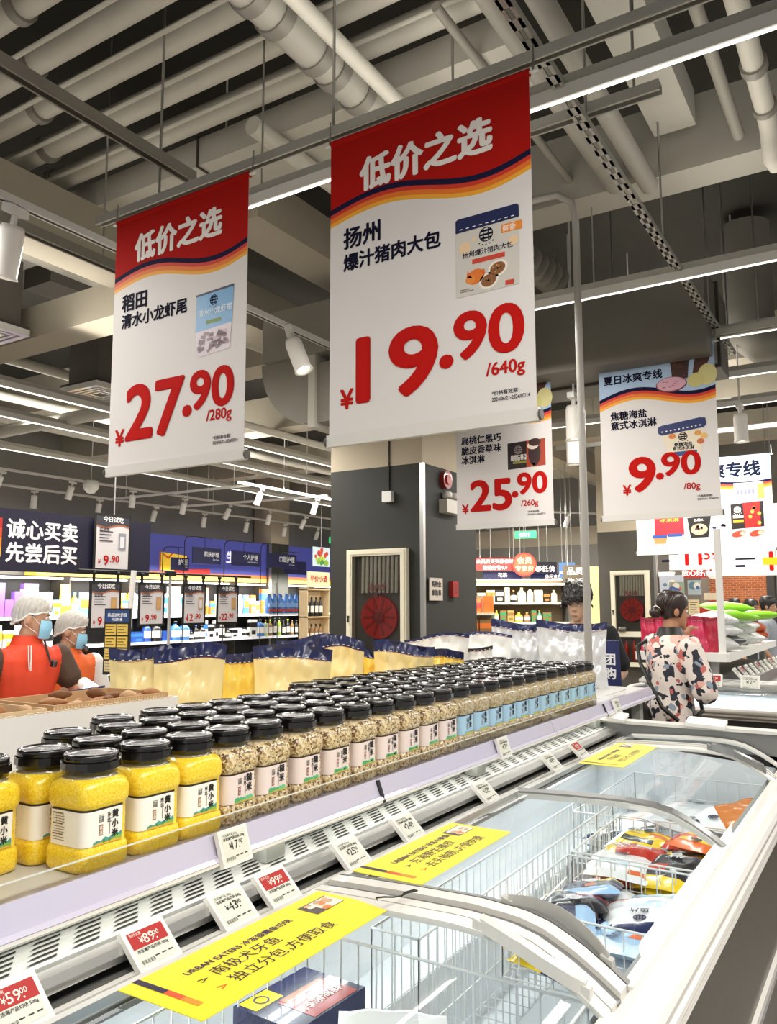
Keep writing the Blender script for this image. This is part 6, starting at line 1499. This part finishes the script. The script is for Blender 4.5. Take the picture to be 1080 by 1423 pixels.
def person(label, loc, rz, H, J, skin, cloth, voxel=.009, hands=True, turn=0, tilt=0, group=None, build=1.0):
    """J: elbows, wrists and finger directions in body space (facing -Y, metres for a 1.70 m figure)"""
    t = thing('person', label, 'person', loc, rz, group); s = H/1.70; t.scale = (s,)*3
    MS = mat(skin, .55, noise=.04, scale=10); w = build
    b = MB()
    lean = J.get('lean', 0); sh = V((0, -lean, 0))
    torso = [(.80, .15, .105, 0), (.88, .162*w, .112, 0), (.96, .150*w, .105, 0), (1.06, .132*w, .096, .3), (1.16, .142*w, .102, .55), (1.26, .158*w, .108, .75), (1.34, .165*w, .10, .9), (1.395, .125, .08, 1), (1.43, .07, .06, 1), (1.455, .052, .054, 1)]
    tc = lambda f: sh*f
    b.loft([ell(tc(f)+Z*z, rx, ry) for z, rx, ry, f in torso], MS)
    limb(b, [sh+V((0, .008, 1.40)), sh+V((0, -.012, 1.50))], [.056, .052], MS)
    HM = Matrix.Translation(sh+V((0, -.012, 1.462))) @ Matrix.Rotation(turn, 4, 'Z') @ Matrix.Rotation(tilt, 4, 'X')
    hd = MB(); hd.loft(head_rings(), MS)
    hd.loft([[V((-.009, -.082, .13)), V((.009, -.082, .13)), V((.006, -.06, .132)), V((-.006, -.06, .132))], [V((-.012, -.098, .10)), V((.012, -.098, .10)), V((.012, -.06, .10)), V((-.012, -.06, .10))],
             [V((-.018, -.112, .082)), V((.018, -.112, .082)), V((.017, -.06, .078)), V((-.017, -.06, .078))], [V((-.012, -.095, .072)), V((.012, -.095, .072)), V((.012, -.06, .07)), V((-.012, -.06, .07))]], MS)
    ball(hd, (0, -.088, .047), .024, MS, (1, .5, .42)); ball(hd, (0, -.088, .036), .022, MS, (1, .5, .4)); ball(hd, (0, -.082, .008), .024, MS, (1, .7, .7))
    for e in (-1, 1):
        ball(hd, (e*.076, .012, .105), .033, MS, (.35, .62, 1)); ball(hd, (e*.03, -.08, .137), .026, MS, (1, .5, .3))
    b.add([HM @ V(v) for v in hd.v], hd.f, MS)
    arms = {}
    for e, k in ((-1, 'R'), (1, 'L')):
        S = sh+V((e*.175*w, 0, 1.355)); E = V(J[k][0]); W = V(J[k][1]); fd = V(J[k][2]).normalized(); arms[k] = (S, E, W)
        limb(b, [S, S.lerp(E, .5), E, E.lerp(W, .35), W], [.050, .046, .038, .039, .026], MS)
        # hand: palm, four unequal bent fingers and a side thumb
        pn = V(J[k][3]).normalized() if len(J[k]) > 3 else V((e, 0, 0)); sd = fd.cross(pn).normalized(); pn = sd.cross(fd).normalized()
        pc0 = W+fd*.015; K = W+fd*.085
        b.loft([[pc0+sd*x*.026+pn*y*.015 for x, y in ((-1, -1), (1, -1), (1, 1), (-1, 1))], [W+fd*.05+sd*x*.038+pn*y*.014 for x, y in ((-1, -1), (1, -1), (1, 1), (-1, 1))], [K+sd*x*.040+pn*y*.011 for x, y in ((-1, -1), (1, -1), (1, 1), (-1, 1))]], MS)
        cu = J.get('curl'+k, .5)
        for i, ln in enumerate((.068, .078, .073, .056)):
            r0 = K+sd*(.030-.020*i)-fd*.012; a1, a2 = cu*.6, cu*1.3
            p1 = r0+fd*.012+(fd*math.cos(a1)-pn*math.sin(a1))*ln*.5; p2 = p1+(fd*math.cos(a1+a2)-pn*math.sin(a1+a2))*ln*.5
            limb(b, [r0, p1, p2], [.0098, .009, .0078], MS)
        th0 = W+fd*.03+sd*.030; th1 = th0+(fd*.6+sd*.75-pn*.25).normalized()*.036; limb(b, [th0, th1, th1+(fd*.85+sd*.2-pn*.4).normalized()*.03], [.0125, .0105, .0088], MS)
    for e in (-1, 1):
        hip = V((e*.088, 0, .86)); kn = V((e*.095+J.get('step', 0)*0, -.015, .48)); an = V((e*.1, .02, .085))
        limb(b, [hip, hip.lerp(kn, .5), kn, kn.lerp(an, .3), an], [.088, .078, .055, .056, .038], MS)
        limb(b, [an+V((0, .02, -.04)), an+V((e*.01, -.08, -.05)), an+V((e*.015, -.15, -.058))], [.04, .036, .026], MS)
    body = remesh(b, 'body', lambda p: MS, t, voxel)
    # clothing shells
    c = MB(); m0 = cloth['top']; g = cloth.get('grow', .014); hem = cloth.get('hem', .86)
    tr = [(z, rx+g*1.2, ry+g*1.2, f) for z, rx, ry, f in torso if hem <= z <= 1.40]
    tr = [(hem, tr[0][1]+.012, tr[0][2]+.012, tr[0][3])]+tr+[(1.425, .085+g*.4, .075+g*.4, 1)]
    c.loft([ell(tc(f)+Z*z, rx, ry) for z, rx, ry, f in tr], m0)
    for k in 'RL':
        S, E, W = arms[k]; sl = cloth.get('sleeve', .6)
        if sl <= .01: continue
        if sl <= 1: q = S.lerp(E, sl); limb(c, [S-Z*.0, S.lerp(q, .5), q], [.056+g, .054+g, .054+g], m0)
        else: q = E.lerp(W, sl-1); limb(c, [S, S.lerp(E, .5), E, q], [.056+g, .053+g, .046+g, .036+g], m0)
    mf = cloth.get('matfn') or (lambda p: m0)
    remesh(c, cloth.get('name', 'shirt'), mf, t, max(voxel, .010), 2)
    if 'trousers' in cloth:
        c = MB(); mt = cloth['trousers']
        c.loft([ell(Z*z, rx+.012, ry+.012) for z, rx, ry in ((.80, .14, .10), (.88, .162, .112), (.95, .152, .107))], mt)
        for e in (-1, 1): limb(c, [V((e*.088, 0, .86)), V((e*.092, -.008, .67)), V((e*.095, -.015, .48)), V((e*.1, .015, .12))], [.102, .092, .075, .062], mt)
        remesh(c, 'trousers', lambda p: mt, t, .014, 2)
        for e in (-1, 1):
            b = MB(); b.loft([[V((e*.1+x*wd, y, z)) for x, y in ((-1, yy), (1, yy))]+[V((e*.1+wd, yy, h)), V((e*.1-wd, yy, h))] for yy, wd, h, z in ((.07, .04, .09, 0), (0, .048, .1, 0), (-.1, .05, .07, 0), (-.17, .035, .045, 0))], mat('#2a2826', .6), True, False); b.build('shoe', t)
    # eyes and brows
    for e in (-1, 1):
        b = MB(); ball(b, (0, 0, 0), .0115, mat('#f2efe9', .3)); ball(b, (0, -.0065, 0), .0065, mat('#22160f', .25)); o = b.build('eye', t); o.matrix_local = HM @ Matrix.Translation((e*.03, -.0785, .118))
        b = MB(); b.tube([(e*.015, -.091, .136), (e*.03, -.092, .141), (e*.047, -.084, .137)], .003, mat('#241812', .8), 5); o = b.build('eyebrow', t); o.matrix_local = HM
    b = MB(); b.tube([(-.022, -.099, .042), (0, -.1025, .0435), (.022, -.099, .042)], .0028, mat('#9a5248', .5), 5); o = b.build('mouth', t); o.matrix_local = HM
    return t, HM, arms
def hair_cap(t, HM, m, style='short', name='hair'):
    """hair grown over the scalp: rings cut higher at the face than at the nape"""
    b = MB(); nz, na = 12, 36; r = random.Random(3)
    base = head_rings(.012)
    zs = [R[0].z for R in base]
    def at_z(z, a):
        for i in range(len(HEADP)-1):
            z0, z1 = HEADP[i][0], HEADP[i+1][0]
            if z0 <= z <= z1:
                f = (z-z0)/(z1-z0); hw, yf, yk = [HEADP[i][j]+(HEADP[i+1][j]-HEADP[i][j])*f for j in (1, 2, 3)]
                g = {'fluffy': .030+.006*math.sin(a*5+z*30)+.004*math.sin(a*23), 'nape': .004}.get(style, .014)
                return V(((hw+g)*math.cos(a), (yf+yk)/2+((yk-yf)/2+g)*math.sin(a), z+(g*.9 if z > .2 else 0)))
        return V((0, 0, z))
    P = []
    for j in range(nz+1):
        for k in range(na):
            a = 2*math.pi*k/na; front = max(0, -math.sin(a)); side = abs(math.cos(a))
            lo = {'short': .045+.13*front**.7-.0*side+.04*side*(1-front), 'fluffy': .05+.105*front**.7+.035*side*(1-front), 'bun': .05+.135*front**.8+.02*side*(1-front), 'nape': .055+.155*front**.8+.05*side*(1-front)}[style]
            z = lo+(.2345-lo)*(j/nz); p = at_z(z, a); w = 1+.012*math.sin(k*2.7+j*.8); P.append(V((p.x*w, p.y*w, p.z)))
    fs = []
    for j in range(nz):
        for k in range(na): fs.append((j*na+k, j*na+(k+1) % na, (j+1)*na+(k+1) % na, (j+1)*na+k))
    b.add(P, fs, m, True); b.add(P[-na:], [tuple(range(na))], m, True)
    b.add([V((p.x*.9, p.y*.9, p.z)) for p in P[:na]]+P[:na], [(k, (k+1) % na, na+(k+1) % na, na+k) for k in range(na)], m, True)
    if style == 'fluffy':
        for k in range(90):
            a = r.uniform(0, 6.28); z = r.uniform(.15, .235) if math.sin(a) < -.2 else r.uniform(.09, .235); p = at_z(z, a); d = V((p.x, p.y, (z-.12)*1.1)).normalized(); sd = V((-d.y, d.x, 0))
            b.tube([p-d*.012, p+d*.006+sd*.012-Z*.006, p+d*.007+sd*.028-Z*.018, p+d*.001+sd*.04-Z*.034], [.007, .007, .005, .002], m, 5)
    if style == 'bun':
        b2 = MB(); ball(b2, (0, 0, 0), .042, m, (1, 1, .95)); o = b2.build('hair_bun', t); o.matrix_local = HM @ Matrix.Translation((0, .118, .095))
        b2 = MB(); b2.tube([(0, .10, .12), (0, .105, .115)], .03, mat('#d8cfc0', .5), 10); o = b2.build('hair_tie', t); o.matrix_local = HM
        for k in range(26):
            a = r.uniform(.2, 2.9); z0 = .2; pts = [at_z(.228-.03*q-.0*q, a*(1-.12*q)+1.57*.12*q)+V((0, 0, .002)) for q in range(5)]; b.tube(pts, [.006]*4+[.003], m, 5)
    o = b.build(name, t); o.matrix_local = HM; return o
def mask(t, HM, m):
    b = MB(); fn = lambda u, v: V(((.062+.012*math.sin(math.pi*v))*math.sin((u-.5)*2.6), -.040-.066*math.cos((u-.5)*2.6)*(1+.16*math.sin(math.pi*v)*math.cos((u-.5)*2.4)), .003+.104*v))
    b.grid(fn, 16, 10, m); P = b.build('face_mask', t); P.matrix_local = HM
    b = MB()
    for e in (-1, 1): b.tube([(e*.06, -.057, .08), (e*.078, -.01, .125), (e*.08, .03, .115), (e*.078, .02, .07), (e*.06, -.05, .03)], .0016, mat('#f1f1ee', .6), 5)
    P = b.build('mask_loop', t); P.matrix_local = HM
def hairnet(t, HM, m):
    """puffy gathered cap that covers all the hair from the brow to the nape"""
    b = MB()
    def fn(u, v):
        a = u*6.2832; th = math.pi*(.02+.52*v); pl = 1+.022*math.sin(a*26+v*3)*min(1, v*2)+.012*math.sin(a*11+v*19)
        front = max(0, -math.sin(a)); z = .165+.095*math.cos(th)+.015*front*v-.085*max(0, math.sin(a))*v**2-.02*abs(math.cos(a))*v**2
        bulge = 1+.16*math.sin(math.pi*min(1, v*1.02))*(.6+.4*max(0, math.sin(a)))
        return V((.083*math.sin(th)*math.cos(a)*pl*bulge, .006+.101*math.sin(th)*math.sin(a)*pl*bulge, z+.004*math.sin(a*9+v*30)))
    b.grid(fn, 120, 16, m); o = b.build('hair_net', t); o.matrix_local = HM
    b = MB(); b.tube([fn(k/48, 1) for k in range(49)], .0055, mat('#e6e4de', .7), 6); o = b.build('net_band', t); o.matrix_local = HM
M_NET = mat('#d6d2ca', .75, noise=.3, scale=70, alpha=.74); M_MASK = mat('#8fc4de', .6, noise=.05, scale=12); M_HAIR = mat('#17110d', .45, coat=.15, noise=.3, scale=30); M_HAIRB = mat('#2a1710', .4, coat=.3, noise=.35, scale=40)
M_GLOVE = mat('#edeae4', .5, noise=.05, scale=12)
def glove(t, W, fd, pn, k, cu=.5):
    fd, pn = V(fd).normalized(), V(pn).normalized(); sd = fd.cross(pn).normalized(); pn = sd.cross(fd).normalized(); b = MB(); K = W+fd*.085
    limb(b, [W-fd*.05, W], [.036, .033], M_GLOVE)
    b.loft([[W-fd*.01+sd*x*.032+pn*y*.024 for x, y in ((-1, -1), (1, -1), (1, 1), (-1, 1))], [K+sd*x*.044+pn*y*.017 for x, y in ((-1, -1), (1, -1), (1, 1), (-1, 1))]], M_GLOVE)
    for i, ln in enumerate((.07, .08, .075, .058)):
        r0 = K+sd*(.031-.021*i)-fd*.012; a1, a2 = cu*.6, cu*1.3
        p1 = r0+fd*.012+(fd*math.cos(a1)-pn*math.sin(a1))*ln*.5; p2 = p1+(fd*math.cos(a1+a2)-pn*math.sin(a1+a2))*ln*.5; limb(b, [r0, p1, p2], [.0125, .0118, .0105], M_GLOVE)
    th0 = W+fd*.03+sd*.03; th1 = th0+(fd*.6+sd*.75-pn*.25).normalized()*.036; limb(b, [th0, th1, th1+(fd*.85+sd*.2-pn*.4).normalized()*.03], [.0155, .0135, .0115], M_GLOVE)
    remesh(b, 'glove', lambda p: M_GLOVE, t, .006, 1)
RIGHT = math.atan2(.528, .849)+math.pi/2      # facing the right edge of the photograph

# nearer tasting worker: red vest over brown sleeves, face turned right
ORV = mat('#d8401c', .65, noise=.08, scale=7); BRN = mat('#4a3527', .75); ORV2 = mat('#e2621f', .65, noise=.08, scale=7); WSL = mat('#d9d4cd', .7)
def vest(top, under, xlim=.175, vneck=True):
    return lambda p: under if abs(p.x) > xlim and p.z > 1.0 else top
J = {'R': ((-.30, -.02, 1.08), (-.27, -.22, .97), (0, -1, -.25), (-1, 0, .0)), 'L': ((.30, -.10, 1.13), (.17, -.40, 1.19), (-.1, -1, -.3), (0, .3, 1)), 'lean': .05, 'curlL': .7}
w1, HM, ar = person('worker in red vest and hair net leaning over the bread trays, gloved hand out', (-4.22, 2.85, 0), RIGHT-.62, 1.66, J, '#c99a7d', {'top': ORV, 'name': 'vest', 'grow': .02, 'hem': .82, 'sleeve': .62, 'trousers': mat('#2d2a2a', .8), 'matfn': vest(ORV, BRN)}, voxel=.008, turn=.9, tilt=.12, build=1.12)
hair_cap(w1, HM, M_HAIR, 'nape'); hairnet(w1, HM, M_NET); mask(w1, HM, M_MASK); glove(w1, ar['L'][2], J['L'][2], J['L'][3], 'L', .7)
b = MB(); b.loft([ell(V((0, -.045, z)), rx, ry) for z, rx, ry in ((1.40, .105, .088), (1.43, .092, .08), (1.465, .08, .074), (1.475, .077, .07))], ORV, False); b.build('collar', w1)
b = MB(); b.box(-.20, .20, -.165, -.145, .94, .965, M_BLACK); b.build('apron_band', w1)
b = MB(); b.cyl((.075, -.20, 1.30), (.075, -.21, 1.33), .018, M_BLACKG, n=10); b.tube([(.07, -.19, 1.31), (.06, -.15, 1.40), (.075, -.09, 1.47)], .006, M_BLACK, 6); b.build('microphone', w1)
b = MB(); b.tube([(-.06, -.165, 1.42), (-.065, -.178, 1.36), (-.06, -.182, 1.29)], .004, WSL, 5); b.tube([(-.045, -.165, 1.42), (-.05, -.18, 1.35), (-.052, -.184, 1.28)], .004, WSL, 5); b.build('drawstring', w1)
# second worker: orange vest with white sleeves
J = {'R': ((-.28, .0, 1.09), (-.25, -.2, .98), (0, -1, -.2), (-1, 0, 0)), 'L': ((.28, -.03, 1.08), (.2, -.26, 1.0), (0, -1, -.3), (0, .3, 1)), 'lean': .02}
w2, HM, ar = person('worker in orange vest with white sleeves standing behind the first worker', (-4.52, 3.36, 0), RIGHT-.75, 1.56, J, '#c39476', {'top': ORV2, 'name': 'vest', 'grow': .02, 'hem': .82, 'sleeve': .75, 'trousers': mat('#2d2a2a', .8), 'matfn': vest(ORV2, WSL)}, voxel=.009, turn=.95, tilt=.15, build=1.08)
hair_cap(w2, HM, M_HAIR, 'nape'); hairnet(w2, HM, M_NET); mask(w2, HM, M_MASK)
b = MB(); b.loft([ell(V((0, -.02, z)), rx, ry) for z, rx, ry in ((1.39, .115, .095), (1.43, .10, .085), (1.46, .086, .08))], ORV2, False); b.build('collar', w2)
b = MB(); b.cyl((.06, -.16, 1.45), (.06, -.18, 1.46), .018, M_BLACKG, n=10); b.tube([(.06, -.165, 1.455), (.085, -.08, 1.5), (.085, 0, 1.55)], .005, M_BLACK, 6); b.build('microphone', w2)

# customer in the printed shirt
PRINT = print_mat('shirt_print', '#e9dcd2', (('#2c2e3a', .57, 1.0), ('#c96a62', .62, 1.15), ('#e9b3a6', .6, .8), ('#23242b', .63, 1.9), ('#8f9aa8', .66, 1.3)), 12)
J = {'R': ((-.27, -.08, 1.05), (-.02, -.26, 1.09), (1, -.3, .1), (0, -1, .2)), 'L': ((.27, -.15, 1.12), (.09, -.20, 1.36), (-.25, -.1, 1), (.3, .9, .2)), 'curlL': .9, 'curlR': .5, 'lean': .03}
wo, HM, ar = person('person in a black collared printed shirt with dark hair in a bun, hand at chin', (-1.27, 5.45, 0), RIGHT+.28, 1.69, J, '#b88362', {'top': PRINT, 'name': 'printed_shirt', 'grow': .024, 'hem': .74, 'sleeve': .95, 'trousers': mat('#d9cdbb', .75)}, voxel=.007, turn=-.12, tilt=.08, build=1.05)
hair_cap(wo, HM, M_HAIRB, 'bun')
b = MB(); b.loft([ell(V((0, -.028, z)), rx, ry) for z, rx, ry in ((1.395, .112, .098), (1.425, .098, .086), (1.465, .075, .07), (1.47, .07, .066))], M_BLACK, False); b.build('collar', wo)
b = MB(); b.tube([(.185, .02, 1.38), (.15, .125, 1.34), (.06, .165, 1.24), (-.05, .175, 1.12), (-.15, .16, .98), (-.2, .08, .90)], .013, M_BLACK, 8); b.tube([(.185, .02, 1.39), (.17, -.09, 1.34), (.08, -.165, 1.22), (-.06, -.17, 1.08), (-.17, -.12, .95), (-.21, .02, .88)], .013, M_BLACK, 8); b.build('bag_strap', wo)
BW_ = Matrix.Rotation(-(RIGHT+.28), 3, 'Z'); BC = BW_ @ (V((-1.50, 5.28, .90))-V((-1.27, 5.45, 0))); BU = BW_ @ V((-.53, .85, 0))
b = MB()
R = []
for i in range(9):
    f = i/8; e = max(.3, math.sin(math.pi*(.08+.84*f)))**.5; R.append([BC+V((.085*math.cos(a)*e*BU.x-.16*math.sin(a)*e*BU.y, .085*math.cos(a)*e*BU.y+.16*math.sin(a)*e*BU.x, -.14+.27*f)) for a in [2*math.pi*q/16 for q in range(16)]])
b.loft(R, mat('#191817', .45, noise=.2, scale=20), True); b.build('shoulder_bag', wo)
b = MB(); b.tube([HM @ V((.078, .0, .10)), HM @ V((.085, -.02, .06)), HM @ V((.07, -.05, -.02)), V((.06, -.16, 1.30)), V((.03, -.19, 1.15))], .0024, mat('#ecebe6', .5), 6); b.build('earphone_cable', wo)
b = MB(); ball(b, (0, 0, 0), .01, mat('#f0efea', .4)); o = b.build('earbud', wo); o.location = HM @ V((.082, -.004, .103))
# man in black reading behind the silver pouches
J = {'R': ((-.30, .02, 1.08), (-.24, -.2, .93), (0, -1, -.1), (-.2, 0, 1)), 'L': ((.29, .0, 1.08), (.17, -.24, .98), (-.2, -1, 0), (0, 0, 1)), 'lean': .03}
mn, HM, ar = person('person in a black T-shirt with fluffy black hair looking down behind the silver pouches', (-2.02, 5.98, 0), .12, 1.75, J, '#c9a184', {'top': mat('#141414', .85), 'name': 'black_shirt', 'grow': .022, 'hem': .80, 'sleeve': .8, 'trousers': mat('#2a2c33', .85)}, voxel=.009, turn=-.1, tilt=.22, build=1.1)
hair_cap(mn, HM, M_HAIR, 'fluffy')
# three shoppers far away by the stalls
JR = {'R': ((-.26, .02, 1.08), (-.22, -.14, .86), (0, -.4, -1), (-1, 0, 0)), 'L': ((.26, .02, 1.08), (.22, -.14, .86), (0, -.4, -1), (1, 0, 0))}
for k, (p, rz, H, c, lab) in enumerate((((-2.03, 12.95, 0), .2, 1.70, '#2b2a2c', 'far person in dark clothes nearest the white post'), ((-1.685, 11.98, 0), .9, 1.68, '#2f3a36', 'far person with dark hair between the two others'), ((-1.36, 11.0, 0), 1.5, 1.71, '#9aa0a8', 'far person in a grey top by the right edge'))):
    q, HM, ar = person(lab, p, rz, H, JR, '#b98d70', {'top': mat(c, .8), 'sleeve': .9, 'trousers': mat('#33343a', .85)}, voxel=.014, turn=.2, tilt=.1)
    hair_cap(q, HM, M_HAIR, 'short')
